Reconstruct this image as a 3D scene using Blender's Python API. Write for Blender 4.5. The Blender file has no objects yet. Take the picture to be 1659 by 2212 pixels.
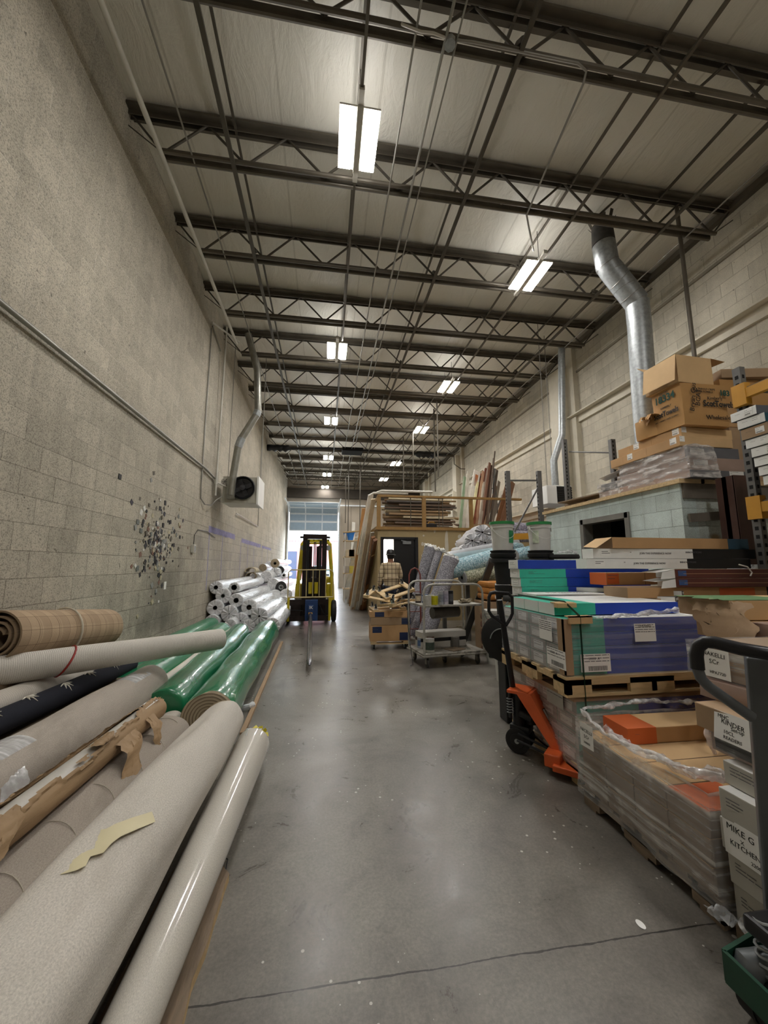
import bpy, bmesh, math, random
from mathutils import Vector, Matrix, Euler, noise
rnd = random.Random(7)
R = math.radians
COL = bpy.context.scene.collection
V = Vector
# ---------------------------------------------------------------- camera frame
H = 1.42; FPX = 830.0
_Y = V((702-829.5, 1106-1222, FPX)).normalized()
_t = math.atan2(1222-1106, FPX)
_Z = V((0, math.cos(_t), math.sin(_t)))
_X = _Z.cross(_Y) * 1.0
if _X.x < 0: _X = -_X
def ray(px, py):
    r = V((px-829.5, 1106-py, FPX)); return V((r.dot(_X), r.dot(_Y), r.dot(_Z)))
def PX(px, py, x): r = ray(px, py); r = r*(x/r.x); return V((r.x, r.y, r.z+H))
def PY(px, py, y): r = ray(px, py); r = r*(y/r.y); return V((r.x, r.y, r.z+H))
def PZ(px, py, z): r = ray(px, py); r = r*((z-H)/r.z); return V((r.x, r.y, r.z+H))

# ---------------------------------------------------------------- object helpers
def wm(o):
    m = o.matrix_basis.copy()
    while o.parent: o = o.parent; m = o.matrix_basis @ m
    return m
def tag(o, label=None, cat=None, group=None, kind=None):
    if label: o['label'] = label
    if cat: o['category'] = cat
    if group: o['group'] = group
    if kind: o['kind'] = kind
    return o
def thing(name, label, cat, loc=(0,0,0), rz=0, group=None):
    o = bpy.data.objects.new(name, None); COL.objects.link(o)
    o.location = loc; o.rotation_euler = (0,0,rz); o.empty_display_size = .1
    return tag(o, label, cat, group)
def kids(o): return [c for c in bpy.data.objects if c.parent == o]
def copy_tree(o, parent=None, **kw):
    c = o.copy(); COL.objects.link(c); c.parent = parent
    for ch in kids(o): copy_tree(ch, c)
    return c
class MB:
    """mesh collector, world coordinates"""
    def __init__(s): s.bm = bmesh.new(); s.mi = 0
    def _f(s, vs):
        try:
            f = s.bm.faces.new(vs); f.material_index = s.mi; return f
        except ValueError: return None
    def poly(s, pts): return s._f([s.bm.verts.new(p) for p in pts])
    def box(s, a, b, M=None, bev=0.0, fm=None):
        x0,y0,z0 = a; x1,y1,z1 = b
        c = [V((x,y,z)) for z in (z0,z1) for y in (y0,y1) for x in (x0,x1)]
        if bev > 0:
            t = bmesh.new(); vs = [t.verts.new(p) for p in c]
            for q in ((0,2,3,1),(4,5,7,6),(0,1,5,4),(2,6,7,3),(0,4,6,2),(1,3,7,5)): t.faces.new([vs[i] for i in q])
            t.normal_update()
            bmesh.ops.bevel(t, geom=t.edges[:], offset=bev, segments=2, affect='EDGES', profile=.5)
            t.normal_update(); vm = {}
            for v in t.verts: vm[v] = s.bm.verts.new(M @ v.co if M else v.co)
            for f in t.faces:
                g = s._f([vm[v] for v in f.verts])
                if g and fm: g.material_index = fm(f.normal, f.calc_center_median())
            t.free(); return s
        vs = [s.bm.verts.new(M @ p if M else p) for p in c]
        for q,n in (((0,2,3,1),(0,0,-1)),((4,5,7,6),(0,0,1)),((0,1,5,4),(0,-1,0)),((2,6,7,3),(0,1,0)),((0,4,6,2),(-1,0,0)),((1,3,7,5),(1,0,0))):
            f = s._f([vs[i] for i in q])
            if f and fm: f.material_index = fm(V(n), None)
        return s
    def bar(s, p, q, w, h, up=(0,0,1), bev=0):
        p = V(p); q = V(q); d = q-p; L = d.length; d.normalize()
        u = V(up)
        if abs(d.dot(u)) > .97: u = V((0,1,0)) if abs(d.y) < .9 else V((1,0,0))
        a = u.cross(d).normalized(); b = d.cross(a)
        M = Matrix(((d.x,a.x,b.x,p.x),(d.y,a.y,b.y,p.y),(d.z,a.z,b.z,p.z),(0,0,0,1)))
        return s.box((0,-w/2,-h/2),(L,w/2,h/2),M,bev)
    def tube(s, pts, r, n=10, cap=True):
        pts = [V(p) for p in pts]; rs = r if isinstance(r,(list,tuple)) else [r]*len(pts)
        rings = []; ref = None
        for i,p in enumerate(pts):
            d = (pts[min(i+1,len(pts)-1)]-pts[max(i-1,0)]).normalized()
            if ref is None:
                ref = V((0,0,1)) if abs(d.z) < .9 else V((1,0,0))
            a = ref - d*ref.dot(d)
            if a.length < 1e-4: a = d.orthogonal()
            a.normalize(); ref = a; b = d.cross(a)
            rings.append([s.bm.verts.new(p+(a*math.cos(2*math.pi*k/n)+b*math.sin(2*math.pi*k/n))*rs[i]) for k in range(n)])
        for A,B in zip(rings, rings[1:]):
            for k in range(n): s._f([A[k],A[(k+1)%n],B[(k+1)%n],B[k]])
        if cap: s._f(rings[0][::-1]); s._f(rings[-1])
        return s
    def cyl(s, p, q, r, r2=None, n=20): return s.tube([p,q],[r, r if r2 is None else r2],n)
    def lathe(s, prof, M=None, n=28, wob=None, mats=None):
        """prof: list of (axis x, radius) around local Z (x = height)"""
        M = M or Matrix(); rings = []
        for j,(h,r) in enumerate(prof):
            if r < 1e-5: rings.append([s.bm.verts.new(M @ V((0,0,h)))])
            else:
                ring = []
                for k in range(n):
                    a = 2*math.pi*k/n; dr,dh = wob(j,a) if wob else (0,0)
                    ring.append(s.bm.verts.new(M @ V(((r+dr)*math.cos(a),(r+dr)*math.sin(a),h+dh))))
                rings.append(ring)
        for j,(A,B) in enumerate(zip(rings, rings[1:])):
            if mats: s.mi = mats[j]
            for k in range(n):
                k2 = (k+1)%n
                if len(A)==1 and len(B)==1: continue
                if len(A)==1: s._f([A[0],B[k2],B[k]])
                elif len(B)==1: s._f([A[k],A[k2],B[0]])
                else: s._f([A[k],A[k2],B[k2],B[k]])
        return s
    def build(s, name, mats, parent=None, smooth=False, world=True, norm=True):
        me = bpy.data.meshes.new(name)
        if norm: bmesh.ops.recalc_face_normals(s.bm, faces=s.bm.faces[:])
        s.bm.to_mesh(me); s.bm.free()
        if not isinstance(mats,(list,tuple)): mats = [mats]
        for m in mats: me.materials.append(m)
        if smooth:
            me.polygons.foreach_set('use_smooth',[True]*len(me.polygons))
            try: me.set_sharp_from_angle(angle=R(40))
            except Exception: pass
        o = bpy.data.objects.new(name, me); COL.objects.link(o)
        if parent:
            o.parent = parent
            if world: me.transform(wm(parent).inverted())
        return o
def top(o, label, cat, group=None):
    """single mesh thing: recentre its origin at its base"""
    me = o.data; vs = [v.co for v in me.vertices]
    c = V(((min(v.x for v in vs)+max(v.x for v in vs))/2,(min(v.y for v in vs)+max(v.y for v in vs))/2,min(v.z for v in vs)))
    me.transform(Matrix.Translation(-c)); o.location = c
    def dn(q):
        for ch in kids(q): ch.data.transform(Matrix.Translation(-c)); dn(ch)
    dn(o)
    return tag(o, label, cat, group)
def frame(o, x, z=None):
    """matrix with X along x"""
    x = V(x).normalized(); u = V(z) if z is not None else V((0,0,1))
    if abs(x.dot(u)) > .98: u = V((0,1,0))
    y = u.cross(x).normalized(); zz = x.cross(y)
    return Matrix(((x.x,y.x,zz.x,o[0]),(x.y,y.y,zz.y,o[1]),(x.z,y.z,zz.z,o[2]),(0,0,0,1)))
def text_mesh(s, size, M, m, parent, name='print', depth=.0006, align='CENTER', sx=1, bold=0):
    """lettering: local X = reading direction, local Y = up, lies on local z=0"""
    cu = bpy.data.curves.new('t','FONT'); cu.body = s; cu.size = size; cu.align_x = align; cu.align_y = 'CENTER'
    cu.extrude = depth; cu.offset = bold; cu.resolution_u = 2
    t = bpy.data.objects.new('t', cu); COL.objects.link(t)
    dg = bpy.context.evaluated_depsgraph_get(); dg.update()
    me = bpy.data.meshes.new_from_object(t.evaluated_get(dg))
    bpy.data.objects.remove(t)
    me.transform(M @ Matrix.Diagonal((sx,1,1,1)))
    me.materials.clear(); me.materials.append(m); me.name = name
    o = bpy.data.objects.new(name, me); COL.objects.link(o)
    if parent: o.parent = parent; me.transform(wm(parent).inverted())
    return o
def facem(o, n, up=(0,0,1)):
    """matrix for a flat label at o facing n with text up 'up'"""
    n = V(n).normalized(); u = V(up); u = (u-n*u.dot(n)).normalized(); x = u.cross(n)
    return Matrix(((x.x,u.x,n.x,o[0]),(x.y,u.y,n.y,o[1]),(x.z,u.z,n.z,o[2]),(0,0,0,1)))

# ---------------------------------------------------------------- materials
def srgb(c):
    if isinstance(c,str): c = tuple(int(c[i:i+2],16)/255 for i in (0,2,4))
    return tuple((x/12.92 if x <= .04045 else ((x+.055)/1.055)**2.4) for x in c)+(1,)
class NT:
    def __init__(s, name):
        s.m = bpy.data.materials.new(name); s.m.use_nodes = True; s.t = s.m.node_tree
        s.b = s.t.nodes['Principled BSDF']; s.out = s.t.nodes['Material Output']
    def n(s, ty, **kw):
        nd = s.t.nodes.new(ty)
        for k,v in kw.items():
            if k.startswith('i_'): nd.inputs[int(k[2:])].default_value = v
            else: setattr(nd,k,v)
        return nd
    def l(s, a, b): s.t.links.new(a,b)
    def val(s, x, sock):
        if hasattr(x,'is_output'): s.l(x, sock)
        else: sock.default_value = x
    def math(s, op, a, b=0.0, c=0.0):
        nd = s.n('ShaderNodeMath', operation=op); s.val(a,nd.inputs[0]); s.val(b,nd.inputs[1]); s.val(c,nd.inputs[2]); return nd.outputs[0]
    def obj(s):
        return s.n('ShaderNodeTexCoord').outputs['Object']
    def xyz(s, v=None):
        sp = s.n('ShaderNodeSeparateXYZ'); s.l(v or s.obj(), sp.inputs[0]); return sp.outputs
    def vec(s, x=0., y=0., z=0.):
        c = s.n('ShaderNodeCombineXYZ'); s.val(x,c.inputs[0]); s.val(y,c.inputs[1]); s.val(z,c.inputs[2]); return c.outputs[0]
    def mapv(s, scale=(1,1,1), loc=(0,0,0), v=None):
        mp = s.n('ShaderNodeMapping'); mp.inputs['Scale'].default_value = scale; mp.inputs['Location'].default_value = loc
        s.l(v or s.obj(), mp.inputs[0]); return mp.outputs[0]
    def noise(s, scale=5, det=4, v=None, rough=.55, dist=0):
        nd = s.n('ShaderNodeTexNoise'); nd.inputs['Scale'].default_value = scale; nd.inputs['Detail'].default_value = det
        nd.inputs['Roughness'].default_value = rough; nd.inputs['Distortion'].default_value = dist
        s.l(v if v is not None else s.obj(), nd.inputs['Vector']); return nd.outputs['Fac']
    def ramp(s, fac, stops, interp='LINEAR'):
        nd = s.n('ShaderNodeValToRGB'); cr = nd.color_ramp; cr.interpolation = interp
        while len(cr.elements) < len(stops): cr.elements.new(.5)
        for e,(p,c) in zip(cr.elements, stops):
            e.position = p; e.color = (c,c,c,1) if isinstance(c,(int,float)) else c
        s.val(fac, nd.inputs[0]); return nd.outputs[0]
    def mix(s, f, a, b, mode='MIX'):
        nd = s.n('ShaderNodeMix', data_type='RGBA', blend_type=mode)
        s.val(f, nd.inputs[0]); s.val(a, nd.inputs[6]); s.val(b, nd.inputs[7]); return nd.outputs[2]
    def base(s, c): s.val(c, s.b.inputs['Base Color'])
    def rough(s, r): s.val(r, s.b.inputs['Roughness'])
    def bump(s, h, st=.3, d=.01):
        nd = s.n('ShaderNodeBump'); nd.inputs['Strength'].default_value = st; nd.inputs['Distance'].default_value = d
        s.val(h, nd.inputs['Height']); s.l(nd.outputs[0], s.b.inputs['Normal'])
MATS = {}
def mat(name, col, rough=.6, metal=0, var=.12, scale=6, bump=0, bscale=60, stretch=(1,1,1), spec=.5, coat=0, dirt=None, bd=.004):
    if name in MATS: return MATS[name]
    t = NT(name); c = srgb(col); v = t.mapv(stretch)
    f = t.noise(scale, 5, v)
    lo = tuple(x*(1-var) for x in c[:3])+(1,); hi = tuple(min(1,x*(1+var)) for x in c[:3])+(1,)
    colr = t.ramp(f, [(.3,lo),(.7,hi)])
    if dirt:
        df = t.ramp(t.noise(scale*.7, 8, v, .7), [(dirt[1],0),(min(1,dirt[1]+.12),1)])
        colr = t.mix(df, colr, srgb(dirt[0]))
    t.base(colr); t.rough(rough); t.b.inputs['Metallic'].default_value = metal
    t.b.inputs['Specular IOR Level'].default_value = spec
    if coat: t.b.inputs['Coat Weight'].default_value = coat
    if bump: t.bump(t.noise(bscale, 5, v), bump, bd)
    MATS[name] = t.m; return t.m
def flat(name, col, rough=.5, metal=0):
    if name in MATS: return MATS[name]
    t = NT(name); t.base(srgb(col)); t.rough(rough); t.b.inputs['Metallic'].default_value = metal
    MATS[name] = t.m; return t.m
def emit(name, col, s):
    t = NT(name); t.b.inputs['Emission Color'].default_value = srgb(col); t.b.inputs['Emission Strength'].default_value = s
    t.base(srgb(col)); return t.m
# ---------------------------------------------------------------- wall and floor materials
def block_mat(name, base, mortar, ax, bw=.413, bh=.2295, zo=-.1655, xo=0, var=.10, speck=.25, stain=None, mortar_lo=None, rough=.9):
    t = NT(name); X = t.xyz(); a = X[ax]; z = X[2]
    v = t.vec(t.math('ADD', a, xo), t.math('ADD', z, zo), 0.)
    br = t.n('ShaderNodeTexBrick'); br.offset = .5
    br.inputs['Scale'].default_value = 1; br.inputs['Brick Width'].default_value = bw; br.inputs['Row Height'].default_value = bh
    br.inputs['Mortar Size'].default_value = .005; br.inputs['Mortar Smooth'].default_value = .4
    b = srgb(base)[:3]
    br.inputs['Color1'].default_value = tuple(x*(1-var) for x in b)+(1,); br.inputs['Color2'].default_value = tuple(x*(1+var) for x in b)+(1,)
    br.inputs['Mortar'].default_value = tuple(b)+(1,); t.l(v, br.inputs['Vector'])
    big = t.noise(.55, 5); fine = t.noise(95, 4, None, .7); mid = t.noise(9, 6, None, .65)
    mf = t.math('MULTIPLY', br.outputs['Fac'], t.ramp(t.noise(3,4),[(.3,.2),(.65,.62)]))
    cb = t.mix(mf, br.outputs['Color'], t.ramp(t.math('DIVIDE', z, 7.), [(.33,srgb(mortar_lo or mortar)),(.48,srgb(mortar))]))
    c = t.mix(1., cb, t.ramp(big,[(.3,.82),(.7,1.08)]), 'MULTIPLY')
    c = t.mix(1., c, t.ramp(mid,[(.3,.9),(.7,1.06)]), 'MULTIPLY')
    c = t.mix(1., c, t.ramp(fine,[(.38,1-speck*2.0),(.52,1.0),(.75,1.06)]), 'MULTIPLY')
    pits = t.ramp(t.noise(13, 2), [(.24,1),(.265,0)])
    c = t.mix(t.math('MULTIPLY',pits,.6), c, srgb('3a352c'))
    # drips: vertical streaks
    st = t.noise(1.0, 4, t.mapv((7,7,.35)))
    c = t.mix(1., c, t.ramp(st,[(.3,.9),(.6,1.03)]), 'MULTIPLY')
    for (cy,cz,ry,rz,colr,amt,sh) in (stain or []):
        dy = t.math('DIVIDE', t.math('SUBTRACT', a, cy), ry); dz = t.math('DIVIDE', t.math('SUBTRACT', z, cz), rz)
        d = t.math('SQRT', t.math('ADD', t.math('MULTIPLY',dy,dy), t.math('MULTIPLY',dz,dz)))
        d = t.math('ADD', d, t.math('MULTIPLY', t.math('SUBTRACT', t.noise(2.6,6), .5), 1.6))
        f = t.ramp(d, [(sh,amt),(1.,0.)]); c = t.mix(f, c, srgb(colr))
    t.base(c); t.rough(rough); t.b.inputs['Specular IOR Level'].default_value = .25
    h = t.math('ADD', t.math('MULTIPLY', br.outputs['Fac'], -1.0), t.math('MULTIPLY', fine, .35))
    t.bump(h, .7, .008)
    return t.m
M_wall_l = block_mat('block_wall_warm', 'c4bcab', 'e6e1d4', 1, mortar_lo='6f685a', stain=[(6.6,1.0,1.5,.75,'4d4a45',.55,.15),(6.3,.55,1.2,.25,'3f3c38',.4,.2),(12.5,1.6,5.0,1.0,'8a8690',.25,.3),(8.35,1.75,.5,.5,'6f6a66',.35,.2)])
M_wall_r = block_mat('block_wall_right', 'cbc4b3', '958c7a', 1, speck=.12)
M_wall_f = mat('tilt_panel_far', 'a89d8e', .85, var=.08, scale=1.2, bump=.2)
M_blue_block = block_mat('block_painted_pale_blue', 'cddad6', '77827f', 1, bw=.41, bh=.21, zo=0, var=.05, speck=.12, rough=.6)
M_blue_block2 = block_mat('block_painted_pale_blue_end', 'c2cac3', '70776f', 0, bw=.41, bh=.21, zo=0, var=.05, speck=.15, rough=.6, stain=[(4.62,1.75,.1,.06,'8d7b58',.9,.4),(4.45,1.68,.06,.04,'8d7b58',.9,.4)])
def floor_mat():
    t = NT('polished_concrete_floor'); X = t.xyz()
    big = t.noise(.7, 7, None, .65, .5); mid = t.noise(3.2, 9, None, .75, .8); fine = t.noise(70, 5, None, .75)
    c = t.ramp(big, [(.32,srgb('5d5953')),(.5,srgb('78736b')),(.68,srgb('8b867d'))])
    c = t.mix(1., c, t.ramp(mid,[(.3,.66),(.5,1.0),(.7,1.16)]), 'MULTIPLY')
    c = t.mix(1., c, t.ramp(fine,[(.35,.78),(.65,1.12)]), 'MULTIPLY')
    sm = t.ramp(t.noise(1.4, 9, t.mapv((1,.45,1)), .75, 1.2), [(.56,0),(.72,.5)]); c = t.mix(sm, c, srgb('46423c'))
    scr = t.ramp(t.noise(2.4, 6, t.mapv((9,.8,1)), .8, 2.5), [(.645,0),(.69,.35)]); c = t.mix(scr, c, srgb('413e39'))
    scr2 = t.ramp(t.noise(2.0, 6, t.mapv((1.2,7,1),(3,1,0)), .8, 2.5), [(.66,0),(.70,.3)]); c = t.mix(scr2, c, srgb('3b3834'))
    vo = t.n('ShaderNodeTexVoronoi'); vo.inputs['Scale'].default_value = 17; t.l(t.obj(), vo.inputs['Vector'])
    sp = t.math('LESS_THAN', vo.outputs['Distance'], t.math('MULTIPLY', t.ramp(t.noise(1.1,3),[(.42,0.),(.7,1.)]), .2))
    c = t.mix(t.math('MULTIPLY', sp, .8), c, srgb('cbc8bf'))
    wob = t.math('MULTIPLY', t.math('SUBTRACT', t.noise(3.5,6,t.vec(X[0],0.,0.)), .5), .03)
    y = t.math('ADD', X[1], wob); ln = None
    for jy,w in ((1.535,.0035),(5.35,.0025),(9.3,.005),(14.5,.005)):
        d = t.math('LESS_THAN', t.math('ABSOLUTE', t.math('SUBTRACT', y, jy)), t.math('MULTIPLY', t.ramp(t.noise(25,3),[(.3,.4),(.7,1.4)]), w))
        ln = d if ln is None else t.math('MAXIMUM', ln, d)
    c = t.mix(t.math('MULTIPLY', ln, .85), c, srgb('1c1916'))
    t.base(c); t.rough(t.ramp(mid,[(.3,.24),(.7,.42)])); t.b.inputs['Specular IOR Level'].default_value = .5
    t.bump(t.math('SUBTRACT', t.math('MULTIPLY', fine, .15), ln), .25, .004)
    return t.m
M_floor = floor_mat()
def ceil_mat():
    t = NT('white_vinyl_roof_insulation'); X = t.xyz()
    c = t.ramp(t.noise(.9, 6, t.mapv((1,.4,1))), [(.3,srgb('d6d0c2')),(.7,srgb('e4dfd2'))])
    # lengthwise seams every 1.2 m with a taped fold
    s = t.math('ABSOLUTE', t.math('SUBTRACT', t.math('FRACT', t.math('DIVIDE', t.math('ADD', X[0], 2.5), 1.22)), .5))
    seam = t.math('LESS_THAN', s, .011); c = t.mix(t.math('MULTIPLY', seam, .35), c, srgb('a39b8a'))
    smu = t.ramp(t.noise(2.5, 7, None, .75), [(.62,0),(.75,.25)]); c = t.mix(smu, c, srgb('857c6a'))
    t.base(c); t.rough(.42)
    w = t.noise(1.6, 6, t.mapv((2.2,.9,1)), .6, 1.2); w2 = t.noise(9, 4, t.mapv((1,.35,1)), .6, .8)
    t.bump(t.math('ADD', t.math('ADD', w, t.math('MULTIPLY', w2, .25)), t.math('MULTIPLY', seam, .25)), .75, .035)
    return t.m
M_ceil = ceil_mat()
M_steel = mat('dark_joist_steel', '625b50', .45, .35, .2, 3, .1, 30)
M_steel2 = mat('joist_web_steel', '544e44', .5, .3, .15, 5)
M_galv = mat('galvanised_sheet', 'a3a7a8', .46, .7, .2, 22, .15, 30)
M_cond = mat('grey_conduit', '96938c', .4, .6, .1, 5)
M_white_metal = mat('off_white_painted_metal', 'c9c5ba', .45, 0, .08, 5)
M_black = mat('black_paint', '17171a', .38, .1, .2, 5)
M_rubber = mat('black_rubber', '1d1c1c', .75, 0, .2, 9)
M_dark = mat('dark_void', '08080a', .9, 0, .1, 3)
M_kraft = mat('kraft_cardboard', 'bd9669', .8, 0, .1, 3, .1, 60)
M_kraft2 = mat('kraft_cardboard_pale', 'd0ae80', .8, 0, .08, 3, .1, 60)
M_kraft3 = mat('kraft_cardboard_dull', 'a58a6c', .8, 0, .12, 3, .1, 60)
M_kraftp = mat('kraft_wrapping_paper', 'a08462', .7, 0, .14, 4, .45, 14, stretch=(.6,2,2), bd=.01)
M_whitecard = mat('white_carton', 'ebebe8', .55, 0, .05, 3)
M_greycard = mat('pale_grey_carton', 'c2beb6', .7, 0, .06, 3, .1, 40)
M_paper = mat('white_paper', 'f0efeb', .7, 0, .03, 3)
M_ink = flat('black_ink', '1a1a1c', .7)
M_inkg = flat('dark_green_ink', '0c4b44', .7)
M_inkb = flat('grey_ink', '57555a', .7)
M_teal = mat('teal_carton_print', '34b79d', .5, 0, .06, 8)
M_blue = mat('blue_carton_print', '1540b0', .45, 0, .06, 8)
M_orange = mat('orange_powder_paint', 'd8622f', .38, 0, .1, 5, dirt=('8a4424',.70))
M_orangep = mat('orange_carton_print', 'cc6430', .6, 0, .05, 5)
M_wood = mat('pine_board', 'c9ae82', .7, 0, .2, 5, .2, 30, stretch=(1,7,7))
M_woodgrey = mat('weathered_board', '7d6c59', .8, 0, .3, 5, .4, 22, stretch=(8,1.2,8))
M_rail = mat('varnished_rail_timber', '93703c', .5, 0, .2, 6, .1, 30)
M_yellow = mat('yellow_machine_paint', 'b7a51d', .4, 0, .15, 6, dirt=('5a5324',.62))
M_rackorange = mat('rack_beam_yellow', 'c68f2b', .5, 0, .1, 5)
M_rack = mat('rack_upright_grey', '6b6a68', .45, .4, .12, 7)
M_mast = mat('greasy_mast_steel', '2b2220', .35, .5, .3, 8)
M_tape = flat('clear_tape', 'c9cbc9', .15)
M_strap = mat('dark_green_strap', '1e3f2c', .35, 0, .1, 5)
M_green_lid = mat('green_plastic_lid', '2f8a4a', .4, 0, .1, 6)
M_bucket = mat('white_plastic_bucket', 'e6e5e1', .4, 0, .06, 6)
M_tan = mat('tan_painted_drywall', 'b09c74', .8, 0, .05, 2)
M_spackle = mat('white_spackle', 'd0c9b8', .85, 0, .05, 5)
def wrap_mat(name='stretch_film', tr=.78, col='e4e6e7', sz=(.3,.3,34), rough=.18, seed=0, con=1.):
    t = NT(name); t.t.nodes.remove(t.b)
    v = t.mapv(sz,(seed,seed,seed)); s = t.noise(1.0, 3, v, .55, 0.); w = t.noise(5, 3, None, .6, 1.5)
    f = t.ramp(t.math('ADD', t.math('MULTIPLY', s, .75), t.math('MULTIPLY', w, .25)), [(.38,max(.02,1-tr-.15*con)),(.5,1-tr),(.6,min(1,1-tr+.5*con))])
    bp = t.n('ShaderNodeBump'); bp.inputs['Strength'].default_value = .6; bp.inputs['Distance'].default_value = .01
    t.l(t.math('ADD', s, t.math('MULTIPLY', w, .5)), bp.inputs['Height'])
    tn = t.n('ShaderNodeBsdfTransparent'); g = t.n('ShaderNodeBsdfPrincipled')
    g.inputs['Base Color'].default_value = srgb(col); g.inputs['Roughness'].default_value = rough; g.inputs['Specular IOR Level'].default_value = .8
    t.l(bp.outputs[0], g.inputs['Normal'])
    mx = t.n('ShaderNodeMixShader'); t.l(f, mx.inputs[0]); t.l(tn.outputs[0], mx.inputs[1]); t.l(g.outputs[0], mx.inputs[2])
    t.l(mx.outputs[0], t.out.inputs[0]); return t.m
M_film = wrap_mat()
M_film2 = wrap_mat('stretch_film_crumpled', .45, 'e0e2e4', (14,14,14), .15, 3)
M_foilwrap = mat('clear_plastic_over_white_roll', 'dfe2e4', .22, 0, .14, 9, .9, 7, stretch=(.5,2.5,2.5), bd=.03)
M_foilend = mat('pleated_plastic_end', 'dddde0', .35, 0, .14, 12, .4, 12, bd=.02)
def ring_mat(name, c1, c2, freq=70, rough=.9):
    t = NT(name); X = t.xyz(); r = t.math('SQRT', t.math('ADD', t.math('MULTIPLY',X[1],X[1]), t.math('MULTIPLY',X[2],X[2])))
    r = t.math('ADD', r, t.math('MULTIPLY', t.math('ARCTAN2', X[1], X[2]), 1/freq/6.283))
    r = t.math('ADD', r, t.math('MULTIPLY', t.noise(8,3), .012))
    f = t.math('FRACT', t.math('MULTIPLY', r, freq))
    t.base(t.ramp(f,[(.0,srgb(c2)),(.3,srgb(c1)),(.75,srgb(c1)),(1.,srgb(c2))])); t.rough(rough)
    t.bump(t.math('ABSOLUTE', t.math('SUBTRACT', f, .5)), .6, .01); MATS[name] = t.m; return t.m
def weave_mat(name, col, rough=.85, ribs=0, var=.1, bump=.35, coat=0, dirt=None, rs=90, gscale=2.2, spec=.3):
    """carpet backing: fine woven grain; X is the roll axis"""
    t = NT(name); X = t.xyz(); c = srgb(col)[:3]; a = t.math('ARCTAN2', X[1], X[2])
    g = t.noise(gscale, 6, t.mapv((.8,2,2)), .65); 
    colr = t.ramp(g, [(.3,tuple(x*(1-var) for x in c)+(1,)),(.7,tuple(min(1,x*(1+var)) for x in c)+(1,))])
    fn = t.noise(1., 3, t.vec(t.math('MULTIPLY',X[0],150.), t.math('MULTIPLY',a,34.), 0.), .7)
    colr = t.mix(1., colr, t.ramp(fn,[(.3,.72),(.65,1.08)]), 'MULTIPLY')
    h = fn
    if ribs:
        rb = t.math('SINE', t.math('MULTIPLY', X[0], ribs)); h = t.math('ADD', fn, t.math('MULTIPLY', rb, .3))
        colr = t.mix(1., colr, t.ramp(t.math('ADD',t.math('MULTIPLY',rb,.5),.5),[(0,.9),(1,1.03)]), 'MULTIPLY')
    if dirt:
        d = t.ramp(t.noise(1.3, 9, t.mapv((.6,1.6,1.6)), .75, 1.), [(.55,0),(.75,.5)]); colr = t.mix(d, colr, srgb(dirt))
    t.base(colr); t.rough(rough); t.b.inputs['Specular IOR Level'].default_value = spec
    if coat: t.b.inputs['Coat Weight'].default_value = coat; t.b.inputs['Coat Roughness'].default_value = .12
    t.bump(h, bump, .004); MATS[name] = t.m; return t.m
def plaid_mat(name, base, dk, lt):
    t = NT(name); X = t.xyz(); a = t.math('ARCTAN2', X[1], X[2]); c = t.mix(t.noise(7,5), srgb(base), srgb(lt))
    for co,k,w,am in ((X[0],5.2,.42,.25),(t.math('MULTIPLY',a,.16),5.2,.42,.2)):
        f = t.math('LESS_THAN', t.math('FRACT', t.math('MULTIPLY',co,k)), w); c = t.mix(t.math('MULTIPLY',f,am), c, srgb(dk))
    for co,k in ((X[0],5.2),(X[0],10.4),(t.math('MULTIPLY',a,.16),10.4)):
        f = t.math('LESS_THAN', t.math('FRACT', t.math('ADD', t.math('MULTIPLY',co,k), .2)), .035); c = t.mix(t.math('MULTIPLY',f,.6), c, srgb('5a4535'))
    t.base(c); t.rough(.9); t.bump(t.noise(120,3), .4, .004); MATS[name] = t.m; return t.m
def speckle_mat(name, cols, scale=60, rough=.85):
    t = NT(name); vo = t.n('ShaderNodeTexVoronoi'); vo.inputs['Scale'].default_value = scale; t.l(t.obj(), vo.inputs['Vector'])
    sp = t.n('ShaderNodeSeparateColor'); t.l(vo.outputs['Color'], sp.inputs[0])
    st = [(i/len(cols), srgb(c)) for i,c in enumerate(cols)]
    t.base(t.ramp(sp.outputs[0], st, 'CONSTANT')); t.rough(rough); t.bump(sp.outputs[1], .4, .004); MATS[name] = t.m; return t.m
def rand(a, b): return rnd.uniform(a, b)
# ---------------------------------------------------------------- the setting
XL, XR, YB, YF, ZC = -2.5, 6.2, -6.0, 25.0, 7.0
def struct(name, m, mats, parent=None, smooth=False):
    o = m.build(name, mats, parent, smooth)
    if not parent: o['kind'] = 'structure'
    return o
m = MB(); m.box((XL-.2,YB-.2,-.2),(XR+.2,YF+.2,0)); struct('floor', m, M_floor)
W1 = MB(); W1.box((XL-.2,YB-.2,0),(XL,YF+.2,ZC+.3)); wl = struct('wall_left', W1, M_wall_l)
W1 = MB(); W1.box((XR,YB-.2,0),(XR+.2,YF+.2,ZC+.3)); wr = struct('wall_right', W1, M_wall_r)
W1 = MB(); W1.box((XL,YB-.2,0),(XR,YB,ZC+.3)); struct('wall_back', W1, M_wall_f)
# far wall with the dock opening
DX0, DX1, DZ = -2.35, .82, 4.85
m = MB(); m.box((DX1,YF,0),(XR,YF+.2,ZC+.3)); m.box((XL,YF,0),(DX0,YF+.2,ZC+.3)); m.box((DX0,YF,DZ),(DX1,YF+.2,ZC+.3)); struct('wall_far', m, M_wall_f)
m = MB(); m.box((XL,YF-.25,5.75),(XR,YF,6.35)); m.box((XL,YF-.3,6.3),(XR,YF,6.36)); struct('trim_1', m, mat('dark_header_steel','3c352c',.6,.2))
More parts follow.
